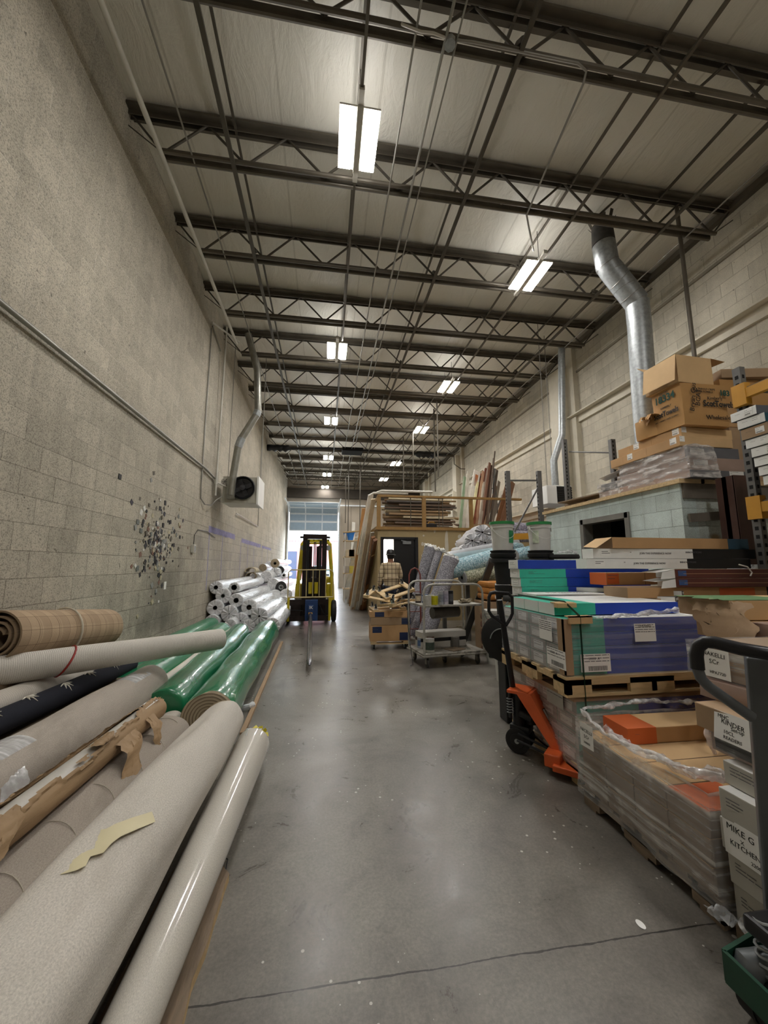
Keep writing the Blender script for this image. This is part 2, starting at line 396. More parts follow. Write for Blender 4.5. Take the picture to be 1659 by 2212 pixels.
# ceiling: insulation draped over the joists
JY = [2.93+1.515*k for k in range(-5,15)]
m = MB(); nx, ny = 88, 330; vs = []
for j in range(ny+1):
    y = YB+(YF-YB)*j/ny; dj = min(abs(y-a) for a in JY)
    row = []
    for i in range(nx+1):
        x = XL+(XR-XL)*i/nx
        z = ZC+.045+.035*(1-math.exp(-(dj/.25)**2))+ .012*noise.noise(V((x*1.1,y*.5,3)))
        # pinches where the fabric is caught over each joist
        z += .016*math.exp(-(dj/.28)**2)*math.sin(x*5.1+y)*noise.noise(V((x*2.3,y*.3,7)))*2
        row.append(m.bm.verts.new((x,y,z+.0*x)))
    vs.append(row)
for j in range(ny):
    for i in range(nx): m._f([vs[j][i],vs[j][i+1],vs[j+1][i+1],vs[j+1][i]])
m.box((XL-.2,YB-.2,ZC+.12),(XR+.2,YF+.2,ZC+.3))
struct('ceiling', m, M_ceil, smooth=True)
# right wall trims: edge angle under the roof, ledges, pilasters
m = MB(); m.bar((XR-.05,YB,ZC-.05),(XR-.05,YF,ZC-.05),.1,.1); struct('trim_2', m, M_steel)
m = MB(); m.box((XR-.03,YB,6.25),(XR,YF,6.3)); struct('trim_3', m, mat('panel_joint','8d8677',.8))
Mledge = mat('ledge_paint','cfc8b6',.6,0,.06)
for i,(y0,y1,z) in enumerate([(YB,8.55,5.12),(9.1,16.6,5.12),(17.2,YF,5.12),(6.9,12.5,2.98)]):
    m = MB(); m.box((XR-.2,y0,z),(XR,y1,z+.03)); m.box((XR-.06,y0,z-.17),(XR,y1,z)); struct('trim_%d'%(4+i), m, Mledge)
for i,y in enumerate((8.55,16.6,22.2)):
    m = MB(); m.box((XR-.32,y,0),(XR,y+.5,6.5)); m.box((XR-.12,y-.25,0),(XR,y,ZC)); struct('trim_%d'%(20+i), m, Mledge)
# dock door: upper sections raised, curving into the tracks
Mdoorp = mat('translucent_door_panel','93a5b3',.5,0,.05); Mdoorp.node_tree.nodes['Principled BSDF'].inputs['Transmission Weight'].default_value=.12
Malu = mat('white_aluminium','d4d9dc',.4,.2,.04)
d1 = thing('door_1', None, None, ((DX0+DX1)/2,YF-.1,3.62)); d1['kind'] = 'structure'
prof = [(YF-.06,3.62),(YF-.06,4.22),(YF-.12,4.72),(YF-.5,5.08),(YF-1.1,5.2),(YF-1.7,5.22)]
for i,((ya,za),(yb,zb)) in enumerate(zip(prof,prof[1:])):
    m = MB(); a = V((0,ya,za)); b = V((0,yb,zb)); d = (b-a).normalized()
    m.bar(V((DX0+.05,0,0))+a+d*.03, V((DX1-.05,0,0))+a+d*.03, .05,.06, up=d); m.bar(V((DX0+.05,0,0))+b-d*.03, V((DX1-.05,0,0))+b-d*.03,.05,.06, up=d)
    for x in (DX0+.08,DX0+(DX1-DX0)/3,DX0+(DX1-DX0)*2/3,DX1-.08): m.bar(V((x,0,0))+a,V((x,0,0))+b,.07,.04)
    s = m.build('door_section', Malu, d1)
    m = MB(); nrm = V((0,-d.z,d.y))*.01
    m.poly([V((DX0+.06,0,0))+a,V((DX1-.06,0,0))+a,V((DX1-.06,0,0))+b,V((DX0+.06,0,0))+b]); m.poly([p+nrm for p in (V((DX0+.06,0,0))+a,V((DX1-.06,0,0))+a,V((DX1-.06,0,0))+b,V((DX0+.06,0,0))+b)])
    m.build('pane', Mdoorp, s)
for x in (DX0-.02,DX1+.02):
    m = MB(); m.tube([(x,YF-.05,0),(x,YF-.05,4.2),(x,YF-.12,4.75),(x,YF-.5,5.14),(x,YF-1.1,5.27),(x,YF-2.6,5.3)],.035,8); m.build('door_track', Malu, d1)
# door jamb lining
m = MB(); m.box((DX0-.08,YF-.06,0),(DX0,YF,DZ)); m.box((DX1,YF-.06,0),(DX1+.08,YF,DZ)); struct('trim_30', m, Malu)
m = MB(); m.bar((XL,YF-.15,5.3),(XR,YF-.15,5.3),.08,.08); struct('trim_31', m, Malu)
# far wall panel joints
for i,x in enumerate((1.6,2.7,3.8)):
    m = MB(); m.box((x,YF-.01,0),(x+.03,YF,5.3)); struct('trim_%d'%(32+i), m, mat('panel_joint','8d8677',.8))

# outside
Mapron = mat('sunlit_apron','b0afa9',.8); m = MB(); m.box((-30,YF+.2,-.22),(30,70,-.02)); o = struct('ground', m, Mapron); o['kind']='structure'
t = NT('pink_siding'); X = t.xyz(); f = t.math('LESS_THAN', t.math('FRACT', t.math('MULTIPLY',X[0],3.)), .12); t.base(t.mix(f, srgb('a66a68'), srgb('7a4a4b'))); M_pink = t.m
b = thing('outdoor_building','pink sided building with a dark roll door seen across the yard through the dock door','building',(1,44,0))
m = MB(); m.box((-14,44,0),(16,50,4.2)); m.build('wall', M_pink, b)
m = MB(); m.box((-14.2,43.8,4.2),(16.2,50,4.6)); m.build('parapet', Malu, b)
m = MB(); m.box((-4.4,43.93,0),(-3.1,44,3.0)); m.build('door', mat('navy_door','1d2740',.5), b)
# parked car
Mcar = mat('pale_car_paint','8fa3ab',.25,0,.03); Mglass = flat('car_glass','3c5560',.1)
c = thing('car','pale blue grey car parked outside facing the dock door','car',(-.1,32.6,0))
m = MB(); pr = [(-2.1,.35),(-2.1,.8),(-1.0,.95),(-.45,1.42),(1.1,1.45),(1.7,1.0),(2.2,.95),(2.2,.35)]
for sx in (-1,1): m.poly([V((-.1+sx*.86,34.8+a,z)) for a,z in pr])
for (a,z),(a2,z2) in zip(pr,pr[1:]+pr[:1]): m.poly([V((-.96,34.8+a,z)),V((.76,34.8+a,z)),V((.76,34.8+a2,z2)),V((-.96,34.8+a2,z2))])
m.build('car_body', Mcar, c)
m = MB(); m.poly([V((-.82,34.8-1.0,1.0)),V((.62,34.8-1.0,1.0)),V((.5,34.8-.5,1.4)),V((-.7,34.8-.5,1.4))]); o = m.build('windscreen', Mglass, c)
for v in o.data.vertices: v.co.y -= .03
m = MB(); m.box((-.55,32.66,.55),(.35,32.7,.75)); m.build('grille', M_black, c)
for x in (-.8,.5):
    m = MB(); m.box((x,32.66,.62),(x+.2,32.7,.76)); m.build('headlight', M_paper, c)
for x in (-.85,.65):
    for yy in (33.5,36.2):
        m = MB(); m.cyl((x-.1,yy,.33),(x+.1,yy,.33),.33); m.build('wheel', M_rubber, c)

# left wall details ---------------------------------------------------------
M_blt = mat('faded_blue_paint','8581a6',.85,0,.25,9)
for k,(ya,yb,za,h) in enumerate([(8.75,11.2,2.28,.14),(12.1,15.6,2.24,.13),(15.9,18.5,2.22,.10)]):
    m = MB(); n = 24
    for i in range(n):
        y0 = ya+(yb-ya)*i/n; y1 = ya+(yb-ya)*(i+1)/n; q = .02*noise.noise(V((y0*3,k,0)))
        m.box((XL,y0,za-h+q),(XL+.0015,y1,za+q*.5))
    m.build('paint_stripe', M_blt, wl)
M_drip = mat('thin_blue_drip','8a88a6',.85,0,.2,9)
for y in (8.8,9.9,12.0,13.1,14.2,16,17.4):
    m = MB(); m.box((XL,y,.9),(XL+.001,y+.05,2.2)); m.build('paint_drip', M_drip, wl)
# paint scraper marks cluster on the wall
m = MB(); cols = ['1f1f22','8c8c88','d8d6d0','34323c','7d5a4a','5c5448','6a6f6a','b3a98c']
for i in range(300):
    a = rand(0,6.28); q = abs(rnd.gauss(0,.6)); y = 6.25+q*math.cos(a)*.85; z = 1.74+q*math.sin(a)*.7
    if y > 7.6: continue
    s = rand(.010,.036); m.mi = rnd.choice([0,0,0,1,1,2,3,4,5,5,6,7]); th = rand(.002,.012)
    M = Matrix.Translation((XL,y,z)) @ Matrix.Rotation(rand(0,3.1),4,'X'); m.box((0,-s,-s*rand(.5,1.5)),(th,s,s),M)
o = m.build('scraped_adhesive_marks', [mat('chip_'+c,c,.6) for c in cols]); tag(o,'cluster of scraped dark and pale glue spots on the left block wall','glue marks',kind='stuff')
m = MB(); m.box((XL,6.6,1.05),(XL+.004,6.68,1.17)); o = m.build('wall_label', M_paper); top(o,'small white paper tag stuck low on the left wall under the glue spots','label')
# outlet box with cable
t_ = thing('outlet_box','small white outlet box with a cable on the left wall right of the glue spots','outlet',(XL,7.75,1.72))
m = MB(); m.box((XL,7.7,1.66),(XL+.06,7.82,1.82),bev=.008); bx_ = m.build('box_body', M_white_metal, t_)
m = MB(); m.box((XL+.06,7.73,1.68),(XL+.064,7.79,1.79)); m.build('cover_plate', M_galv, bx_)
m = MB(); m.tube([(XL+.03,7.76,1.82),(XL+.02,7.8,2.0),(XL+.015,8.0,2.12),(XL+.015,8.6,2.14),(XL+.015,9.2,2.05)],.007,6); m.build('cable', M_black, t_)
# ---------------------------------------------------------------- joists, bridging, lamps, pipes under the roof
ZB = 6.46
def joist():
    t = thing('bar_joist', 'x', 'roof joist', (XL,0,ZB), group='open web bar joists under the roof')
    m = MB()
    for s in (-1,1): m.box((XL,s*.07-.04,6.97),(XR,s*.07+.04,7.005)); m.box((XL,s*.032-.006,6.91),(XR,s*.032+.006,6.99))
    m.build('top_chord', M_steel, t)
    m = MB(); x0,x1 = XL+.42, XR-.42
    for s in (-1,1): m.box((x0,s*.05-.025,ZB-.03),(x1,s*.05+.025,ZB-.022)); m.box((x0,s*.03-.006,ZB-.03),(x1,s*.03+.006,ZB+.035)); m.cyl((x0,s*.052,ZB-.03),(x1,s*.052,ZB-.03),.027,n=8)
    m.build('bottom_chord', M_steel, t)
    n = 8; p = (x1-x0)/n
    for i in range(n):
        a = x0+p*i; c = a+p/2; b_ = a+p
        m = MB(); m.cyl((a,0,ZB),(c,0,6.96),.016,n=8); m.build('web_rod', M_steel2, t)
        m = MB(); m.cyl((c,0,6.96),(b_,0,ZB),.016,n=8); m.build('web_rod', M_steel2, t)
    for a,b_ in ((x0,XL),(x1,XR)):
        m = MB(); m.cyl((a,0,ZB),(b_,0,6.97),.014,n=8); m.build('web_rod', M_steel2, t)
        m = MB(); m.tube([(a,0,ZB),(b_,0,6.78)],.008,6); m.build('end_brace', M_steel2, t)
    return t
j0 = joist(); js = [j0]
ORD = ['nearest','second','third','fourth','fifth','sixth','seventh','eighth','ninth','tenth','eleventh','twelfth','thirteenth','fourteenth','fifteenth']
for k in range(15):
    o = j0 if k == 0 else copy_tree(j0)
    o.location.y = 2.93+1.515*k
    o['label'] = ('nearest dark steel bar joist, crossing the top of the photo' if k == 0 else
        'farthest dark steel bar joist, against the dock door wall' if k == 14 else
        'dark steel bar joist under the roof, %s counting back from the camera' % ORD[k])
names = ['near the left block wall','over the left lamp row','right of the three thin conduits','over the right lamp row','nearest the right wall']
for i,(x,w) in enumerate(((-1.24,.05),(.28,.03),(1.79,.045),(3.44,.03),(4.89,.045))):
    m = MB(); m.bar((x,YB,ZB-.055),(x,YF-.2,ZB-.055),w,.035); m.bar((x,YB,6.93),(x,YF-.2,6.93),.03,.03)
    for k in range(15):
        y = 2.93+1.515*k
        if i in (0,2,4) and k%2 == 0: m.cyl((x,y-.12,ZB+.0),(x,y-.02,ZB+.10),.03,n=8)
    o = m.build('bridging_rail', M_steel2 if i%2 == 0 else M_steel); top(o,'long steel bridging rail running under the joists, '+names[i],'bridging','bridging rails between the joists')
def pipe(name, pts, r, mt, label, cat='pipe', group=None, n=8):
    m = MB(); m.tube(pts, r, n); o = m.build(name, mt, smooth=True); return top(o, label, cat, group)
pipe('conduit', [(.74,YB,6.38),(.74,YF-1,6.38)], .011, M_cond, 'leftmost thin conduit of the three under the joists, right of the left lamp row', 'conduit')
pipe('conduit', [(1.03,YB,6.38),(1.03,18,6.38)], .015, M_cond, 'middle conduit of the three under the joists, beside the junction box', 'conduit')
pipe('conduit', [(1.14,YB,6.38),(1.14,20,6.38)], .009, M_cond, 'rightmost conduit of the three under the joists, through the junction box', 'conduit')
pipe('conduit', [(-2.08,YB,6.40),(-2.08,8.5,6.40)], .03, M_white_metal, 'thick pale gas pipe running under the joists along the left wall', 'pipe', n=12)
pipe('conduit', [(-1.72,YB,6.42),(-1.72,24,6.42)], .011, M_cond, 'thin pale conduit under the joists just right of the thick pale pipe', 'conduit')
pipe('conduit', [(5.35,YB,6.40),(5.35,24,6.40)], .011, M_cond, 'thin dark conduit under the joists closest to the right wall', 'conduit')
pipe('conduit', [(3.75,2.5,6.38),(3.75,5.0,6.38)], .0001, M_cond, 'x', 'x').name = 'zz'
bpy.data.objects.remove(bpy.data.objects['zz'])
jb = thing('junction_box','grey junction box clamped under the nearest joist','junction box',(1.07,2.93,6.36))
m = MB(); m.lathe([(0,0),(0,.055),(.045,.06),(.05,.0)],Matrix.Translation((1.08,2.90,6.36)),8); m.build('box_body', M_galv, jb)
m = MB(); m.tube([(1.02,2.86,6.37),(.9,2.84,6.36),(.78,2.84,6.345),(.66,2.84,6.37),(.6,2.86,6.42)],.012,8); m.build('flexible_conduit', M_white_metal, jb, True)
m = MB(); m.tube([(1.14,2.86,6.37),(1.3,2.86,6.39),(2.4,2.86,6.40),(2.52,2.9,6.40),(2.56,3.0,6.40),(2.75,4.5,6.40),(3.2,5.1,6.42)],.013,8); m.build('steel_conduit', M_cond, jb, True)
# lamps
M_led = emit('led_panel','fffcf8', 38.0)
M_up = emit('added_up_glow','ffffff',4.0)  # added glow strip on top of each panel, brightens the ceiling
def lamp():
    t = thing('ceiling_light','x','ceiling light',(0,0,6.36),group='twin panel lamps hung under the joists')
    m = MB(); m.box((-.225,-.34,6.36),(.225,.34,6.385)); m.box((-.035,-.36,6.34),(.035,.36,6.40)); m.box((-.03,-.5,6.36),(.03,.5,6.42)); m.build('housing', M_white_metal, t)
    for s in (-1,1):
        m = MB(); a,b_ = sorted((s*.075,s*.215)); m.box((a,-.325,6.345),(b_,.325,6.36)); m.build('led_panel', M_led, t)
        m = MB(); m.box((a+.02,-.31,6.388),(b_-.02,.31,6.394)); m.build('added_up_glow', M_up, t)
    m = MB()
    for yy in (-.3,.3): m.cyl((0,yy,6.4),(0,yy,6.94),.005,n=6)
    m.build('hanger', M_steel2, t); return t
L0 = lamp(); first = True
spots = [(.28,3.87,'nearest of the left row, before the second joist'),(3.38,5.55,'nearest lamp of the right row, beside the large round duct'),(.17,8.4,'second lamp of the left row, left of the conduits'),
 (3.3,9.75,'second lamp of the right row'),(.1,12.8,'third lamp of the left row'),(3.38,13.2,'third lamp of the right row'),(.05,17.4,'fourth lamp of the left row, beside the black box'),(3.32,18.0,'fourth lamp of the right row'),
 (.0,20.8,'fifth lamp of the left row'),(3.25,21.5,'last lamp of the right row, far down the hall'),(-.1,24.2,'farthest lamp, just before the dock door wall')]
for x,y,lb in spots:
    o = L0 if first else copy_tree(L0); first = False
    o.location = (x,y,6.36); o['label'] = 'bright twin panel ceiling lamp, '+lb
for x,y in ((3.38,.4),(1.2,-3.4)):
    o = copy_tree(L0); o.location = (x,y,6.36); o['label'] = 'twin panel ceiling lamp behind the camera at %s' % ('left' if x < 1 else 'right' if x > 3 else 'the back')
# black boxes and tube heater across the far joists
pipe('tube', [(-2.3,16.2,6.34),(-1.2,16.2,6.36),(0,16.15,6.42),(2,16.2,6.40),(5.3,16.2,6.36)], .045, M_black, 'black cable run crossing under the joists far down the hall','cable')
for px,w,lb in ((612,.55,'at the left'),(905,.5,'at the right')):
    p = PZ(px,998,6.35); m = MB(); pts = [(p.x-w,16.15,6.33)]+[(p.x-w+2*w*i/10,16.15+.02*math.sin(i*2),6.33+.03*math.sin(i*3)) for i in range(1,11)]
    m.tube(pts,[.05]+[.13+.02*(i%2) for i in range(9)]+[.05],10); o = m.build('duct_bundle', M_black, smooth=True); top(o,'black lumpy bundle hung on the cable run '+lb+' under the joists','bundle')
m = MB(); p = PZ(755,1000,6.35); m.box((p.x-.45,15.9,6.28),(p.x+.45,16.6,6.44),bev=.02); o = m.build('hanging_box', M_dark); top(o,'flat black box hung under the joists between the two far lamp rows','hanging box')
pipe('pipe_drop',[(5.6,16,6.5),(5.6,16.0,5.9),(5.9,16,5.7),(6.1,16,5.7)],.02,M_steel2,'thin dark pipe drop bent to the right wall by the far pilaster')
for i,(px,y0,y1,yy) in enumerate(((945,930,1030,10.9),(940,1030,1062,11.6),(893,1040,1062,13.5),(872,1045,1060,14.5),(778,1045,1190,19),(753,1050,1150,19.5),(747,1050,1130,20.5))):
    a = PY(px,y0,yy); b_ = PY(px,y1,yy); b_.x = a.x; a.z = 6.5
    pipe('hanging_pipe',[a,b_],.022,M_steel2,'thin dark vertical pipe hanging from the roof, '+['behind the mezzanine railing','just behind the tallest drop pipe','between the right lamps and mezzanine','shortest drop left of the mezzanine pile','left of the leaning lumber','right of the dock door','beside the dock door track'][i],'pipe')
# vertical dark rod beside the duct
pipe('support_rod',[(5.27,4.5,6.95),(5.27,4.5,3.0)],.028,M_steel,'dark vertical support rod right of the large round duct','rod')

# ---- left gas heater
h = thing('unit_heater','white gas unit heater with a round black fan hung on the left wall','heater',(-1.95,9.2,2.85))
m = MB(); m.box((-2.33,9.0,2.83),(-1.58,9.75,3.44),bev=.01); m.build('casing', mat('heater_casing','b9b5a8',.45,.1,.08,4,dirt=('7d7769',.62)), h)
m = MB(); m.box((-1.58,8.98,2.80),(-1.54,9.78,3.46)); m.build('front_louvre_frame', M_paper, h)
fc = V((-1.88,8.99,3.17))
Mt = Matrix.Translation(fc) @ Matrix.Rotation(R(90),4,'X')
m = MB(); m.lathe([(0,.25),(.06,.27),(.07,.25),(.02,.22),(-.01,.0)],Mt,32); fn_ = m.build('fan_guard', M_black, h, True)
m = MB()
for k in range(4):
    a = k*math.pi/2+.4; m.bar(fc+V((0,-.03,0)), fc+V((math.cos(a)*.2,-.03,math.sin(a)*.2)),.1,.006,up=(.3,1,0))
m.lathe([(0.02,.0),(.03,.06),(.10,.06),(.11,.0)],Mt,16); m.build('fan_blades', mat('fan_blade','3c3c40',.35,.4), fn_)
for r_ in (.08,.14,.2):
    m = MB(); m.tube([fc+V((r_*math.cos(a/16*6.2832),-.075,r_*math.sin(a/16*6.2832))) for a in range(17)],.003,5,False); m.build('guard_ring', M_black, fn_)
m = MB(); m.cyl((-2.27,8.93,3.3),(-2.27,9.0,3.3),.085); m.build('inducer_cover', M_white_metal, h)
m = MB()
for k in range(6): a = k*math.pi/3; m.bar((-2.27,8.925,3.3),(-2.27+.07*math.cos(a),8.925,3.3+.07*math.sin(a)),.02,.004)
m.build('inducer_grille', M_black, h)
fp = [V((-2.12,8.9,2.98)),V((-2.1,8.9,3.35)),V((-2.02,8.9,4.1)),V((-1.95,8.9,4.32)),V((-1.66,8.9,4.88)),V((-1.62,8.9,5.0)),V((-1.68,8.9,6.0)),V((-1.93,8.9,6.9))]
m = MB(); m.tube(fp,.08,18); m.build('flue_pipe', mat('dull_flue','8a887f',.4,.6,.2,7), h, True)
for a,b_ in ((fp[2],fp[3]),(fp[4],fp[5])):
    m = MB(); m.tube([a,b_],.088,18); m.build('flue_elbow', M_galv, h, True)
m = MB(); m.box((-2.2,8.84,2.9),(-2.04,8.97,3.4)); m.build('flue_box', mat('dull_flue','8a887f',.4,.6), h)
m = MB(); m.tube([(-2.38,8.75,6.95),(-2.42,8.8,3.5),(-2.42,8.8,2.95)],.022,10); m.tube([(-2.42,8.8,3.25),(-2.3,8.85,3.2),(-2.2,8.95,3.18)],.02,10); m.cyl((-2.42,8.8,3.2),(-2.42,8.8,3.32),.035,n=10); m.build('gas_pipe', M_white_metal, h, True)
m = MB(); m.tube([(-2.47,8.7,6.3),(-2.48,8.05,6.5),(-2.48,8.0,6.4),(-2.48,8.0,3.0),(-2.48,8.02,2.75),(-2.45,8.2,2.66),(-2.4,8.45,2.68),(-2.35,8.7,2.85),(-2.3,8.9,2.95)],.013,8); m.build('cable', M_cond, h, True)
for x,y in ((-2.25,9.1),(-1.62,9.7)):
    m = MB(); m.cyl((x,y,3.42),(x,y,6.9),.009,n=6); m.build('hanger_rod', M_cond, h)
pipe('wall_pipe',[(XL+.05,YB,3.38),(XL+.05,8.05,3.38),(XL+.05,8.9,3.33)],.024,M_cond,'horizontal grey conduit along the left wall ending at the heater','conduit',n=12)
pipe('wall_pipe',[(XL+.05,11.0,2.85),(XL+.03,14.6,2.85),(XL+.03,14.6,2.9),(XL+.03,14.6,6.3)],.014,M_cond,'thin conduit with a corner on the left wall beyond the heater','conduit')
pipe('wall_brace',[(XL+.02,8.0,6.55),(-2.05,8.6,6.5)],.02,M_white_metal,'short pale pipe brace from left wall to the joist above the heater','pipe')

# ---- right: big spiral duct
dp = [V((4.74,4.9,2.95)),PY(1392,865,4.9),PY(1381,700,4.9),PY(1376,655,4.9),PY(1312,573,4.9),PY(1304,530,4.9),PY(1300,490,4.9)]
d = thing('spiral_duct','large galvanised round duct with two elbows rising behind the cardboard boxes','duct',(4.74,4.9,2.95))
m = MB(); m.tube(dp[:4],.165,28); m.build('vertical_section', M_galv, d, True)
m = MB(); m.tube([dp[3]]+[dp[3].lerp(dp[4],f) for f in (.15,.85)]+[dp[4],dp[5]],.168,28); m.build('elbow_section', M_galv, d, True)
m = MB(); m.tube([dp[5],dp[6]],[.168,.15],28,False); m.build('top_collar', mat('sooty_collar','4d4b48',.6,.4,.3,8), d, True)
for k in range(9):
    a = 2*math.pi*k/9; c0 = dp[6]+V((.15*math.cos(a),.15*math.sin(a),0)); m = MB()
    m.bar(c0,c0+V((.05*math.cos(a),.05*math.sin(a),.1+.04*math.sin(k*2))),.06,.003,up=(math.cos(a),math.sin(a),0)); m.build('cut_tab', M_steel2, d)
# seams
for i in range(6):
    f = i/5; c0 = dp[3].lerp(dp[4],f); ax = (dp[4]-dp[3]).normalized()
    ax = (ax + V((0,0,1))*(.8 if i in (0,5) else (.3 if i in (1,4) else 0)) + V((.25*(-1)**i,0,0))).normalized()
    F = frame(c0,ax); m = MB(); m.tube([F @ V((0,.171*math.cos(a/24*6.2832),.171*math.sin(a/24*6.2832))) for a in range(25)],.004,5,False); m.build('seam_ring', M_cond, d)
# small duct + heater on the right
fp = [PY(1198,1020,7.6),PY(1196,995,7.6),PY(1214,940,7.6),PY(1213,740,7.6)]
h2 = thing('unit_heater','white unit heater with dark louvres right of the rack posts','heater',(4.95,7.7,2.72))
a = PY(1183,1055,7.4); m = MB(); m.box((4.62,7.4,2.72),(5.2,8.0,3.12),bev=.01); m.build('casing', M_paper, h2)
m = MB()
for k in range(7): m.box((4.86,7.38,2.75+k*.05),(5.19,7.41,2.775+k*.05))
m.box((4.85,7.395,2.74),(5.19,7.402,3.1)); m.build('louvre', M_black, h2)
m = MB(); fp[0].z = 3.1; m.tube(fp,.075,16); m.build('flue_pipe', M_galv, h2, True)
m = MB(); m.cyl((4.7,7.5,3.1),(4.7,7.5,6.9),.008,n=6); m.cyl((5.1,7.9,3.1),(5.1,7.9,6.9),.008,n=6); m.build('hanger_rod', M_cond, h2)
# ---------------------------------------------------------------- rolls on the left
def roll(name, p0, p1, r, mt, me, label, cat='carpet roll', group=None, hole=.0, mc=None, sag=.0, pleat=0, n=40, r1=None, wob=.004, tag_=True, squash=1., endin=.0, seed=0):
    """p0 = end nearer the camera, p1 = far end; local X runs p0->p1"""
    p0 = V(p0); p1 = V(p1); L = (p1-p0).length; r1 = r1 or r
    F = frame(p0, p1-p0); m = MB()
    mt = MATS.get(mt, mt); me = MATS.get(me, me)
    Z2X = Matrix(((0,0,1,0),(0,1,0,0),(-1,0,0,0),(0,0,0,1)))   # local z -> x
    nb = max(6,int(L/.12)); prof = []; mi = []
    if hole: prof += [(.25,hole),(.0,hole)]
    else: prof += [(.01,0.)]
    prof += [(-.002-endin*.5,(hole+r)*.35),(-.004,r*.72),(.0,r*.93),(.012,r*.99)]
    k0 = len(prof)-1
    for i in range(nb+1):
        f = i/nb; prof.append((.02+(L-.04)*f, r+(r1-r)*f))
    k1 = len(prof)-1
    prof += [(L-.004,r1*.985),(L,r1*.95),(L+.003,r1*.6)]
    prof += [(L,hole),(L-.25,hole)] if hole else [(L-.01,0.)]
    for j in range(len(prof)-1): mi.append(0 if k0 <= j <= k1 else 1)
    def w(j,a):
        h,rr = prof[j]; q = 0; dh = 0
        if k0 <= j <= k1+1: q = wob*2*noise.noise(V((h*1.7+seed,math.cos(a)*1.2,math.sin(a)*1.2+seed)))*r/.15
        if pleat and (j < k0 or j > k1+1): dh = pleat*math.sin(a*11+rr*9)+pleat*.8*math.sin(a*17+2); dh *= 1 if rr > hole*1.2 else .2
        return q, dh
    m.lathe(prof, Z2X, n, w, mi)
    if sag:
        for v in m.bm.verts: v.co.z -= sag*4*(v.co.x/L)*(1-v.co.x/L)
    if squash != 1.:
        for v in m.bm.verts: v.co.z *= squash
    o = m.build(name, [mt, me], None, True); o.matrix_basis = F
    if tag_: tag(o, label, cat, group)
    if hole and mc:
        m = MB(); m.lathe([(.06,hole*.98),(-.006,hole*.98),(-.006,hole*.84),(.2,hole*.82),(.2,0)], F @ Z2X, 20); m.build('core', mc, o, True)
    return o
M_core = mat('cardboard_core','6e5a45',.8,0,.15,8); M_corek = mat('dark_core','26231f',.8)
w_cream = weave_mat('cream_backing','d9d3c9',.8,0,.07,.35,dirt='b0a89b')
w_clear = weave_mat('cream_under_clear_film','d6d1c6',.5,0,.04,.2,coat=.9)
w_taupe = weave_mat('taupe_backing','a89e93',.9,0,.1,.4,dirt='7c7368')
w_greige = weave_mat('greige_backing','b8afa4',.9,0,.12,.4,dirt='857c70')
w_navy = weave_mat('navy_carpet','24262f',.95,0,.2,.5)
w_dk = weave_mat('brown_dark_backing','6e6152',.9,0,.15,.4)
w_light = weave_mat('ribbed_light_backing','c8c1b6',.85,420,.07,.35)
w_grass = weave_mat('ribbed_white_backing','dcd7ce',.85,560,.04,.5)
w_green = mat('glossy_green_wrap','1f7a50',.24,0,.12,3,.35,5,stretch=(1,2.5,2.5),coat=.4,bd=.02)
w_green2 = mat('pale_green_wrap','2c7d57',.3,0,.14,4,.4,6,stretch=(1,2.5,2.5),coat=.3,bd=.02)
r_beige = ring_mat('beige_spiral','b3a58d','6d5e4a',42); r_grey = ring_mat('grey_spiral','8d8981','56534d',90); r_dark = ring_mat('charcoal_spiral','3d3c3b','1e1e1e',90); r_cream = ring_mat('cream_spiral','b5a68c','75664f',80)
plaid = plaid_mat('plaid_carpet','a88f73','7d6650','bda78a'); plaid_d = plaid_mat('plaid_carpet_dull','84705a','62503f','8f7b63')
# plank under the edge of the pile
m = MB(); n = 26
for i in range(n):
    y0 = .6+1.5*i/n; y1 = .6+1.5*(i+1)/n; e0 = .02*noise.noise(V((y0*6,1,0))); e1 = .02*noise.noise(V((y1*6,1,0)))
    if i == n-1: e1 -= .05
    m.mi = 0
    a = [V((-.66,y0,.035)),V((-.405+e0,y0,.035)),V((-.405+e1,y1,.035)),V((-.66,y1,.035))]; b_ = [p-V((0,0,.035)) for p in a]
    m.poly(a); m.poly(b_[::-1]); m.mi = 1; m.poly([a[1],b_[1],b_[2],a[2]]); m.poly([a[0],a[3],b_[3],b_[0]])
    if i == 0: m.poly([a[0],b_[0],b_[1],a[1]])
    if i == n-1: m.poly([a[3],a[2],b_[2],b_[3]])
o = m.build('plywood_strip', [M_woodgrey, M_wood]); top(o,'splintered weathered plywood strip on the floor under the clear wrapped roll','board')
# A clear wrapped roll
A = roll('carpet_roll',(-.552,-.5,.12),(-.485,3.07,.145),.034,w_clear,r_cream,'slim cream roll in clear film, yellow tape at its end, rightmost of the near rolls',wob=.006,r1=.118)
m = MB(); q = V((-.47,3.09,.2))
for i in range(16):
    a = i/16*6.28; p = q+V((.05*math.cos(a),.01*math.sin(a*3),.035*math.sin(a)))
    m.bar(p,p+V((.035*math.cos(a*2.3),.015,.03*math.sin(a*1.7))),.03,.002,up=(rand(-1,1),rand(-1,1),.5))
m.build('yellow_tape', mat('yellow_caution_tape','d6c81f',.4), A)
m = MB(); m.lathe([(0,.112),(.12,.112),(.18,.10),(.2,.06),(.19,0)],frame((-.488,2.95,.145),(.0,1,0)) @ Matrix(((0,0,1,0),(0,1,0,0),(-1,0,0,0),(0,0,0,1))),24,lambda j,a:(.008*math.sin(a*7+j),0)); m.build('film_end', M_film2, A, True)
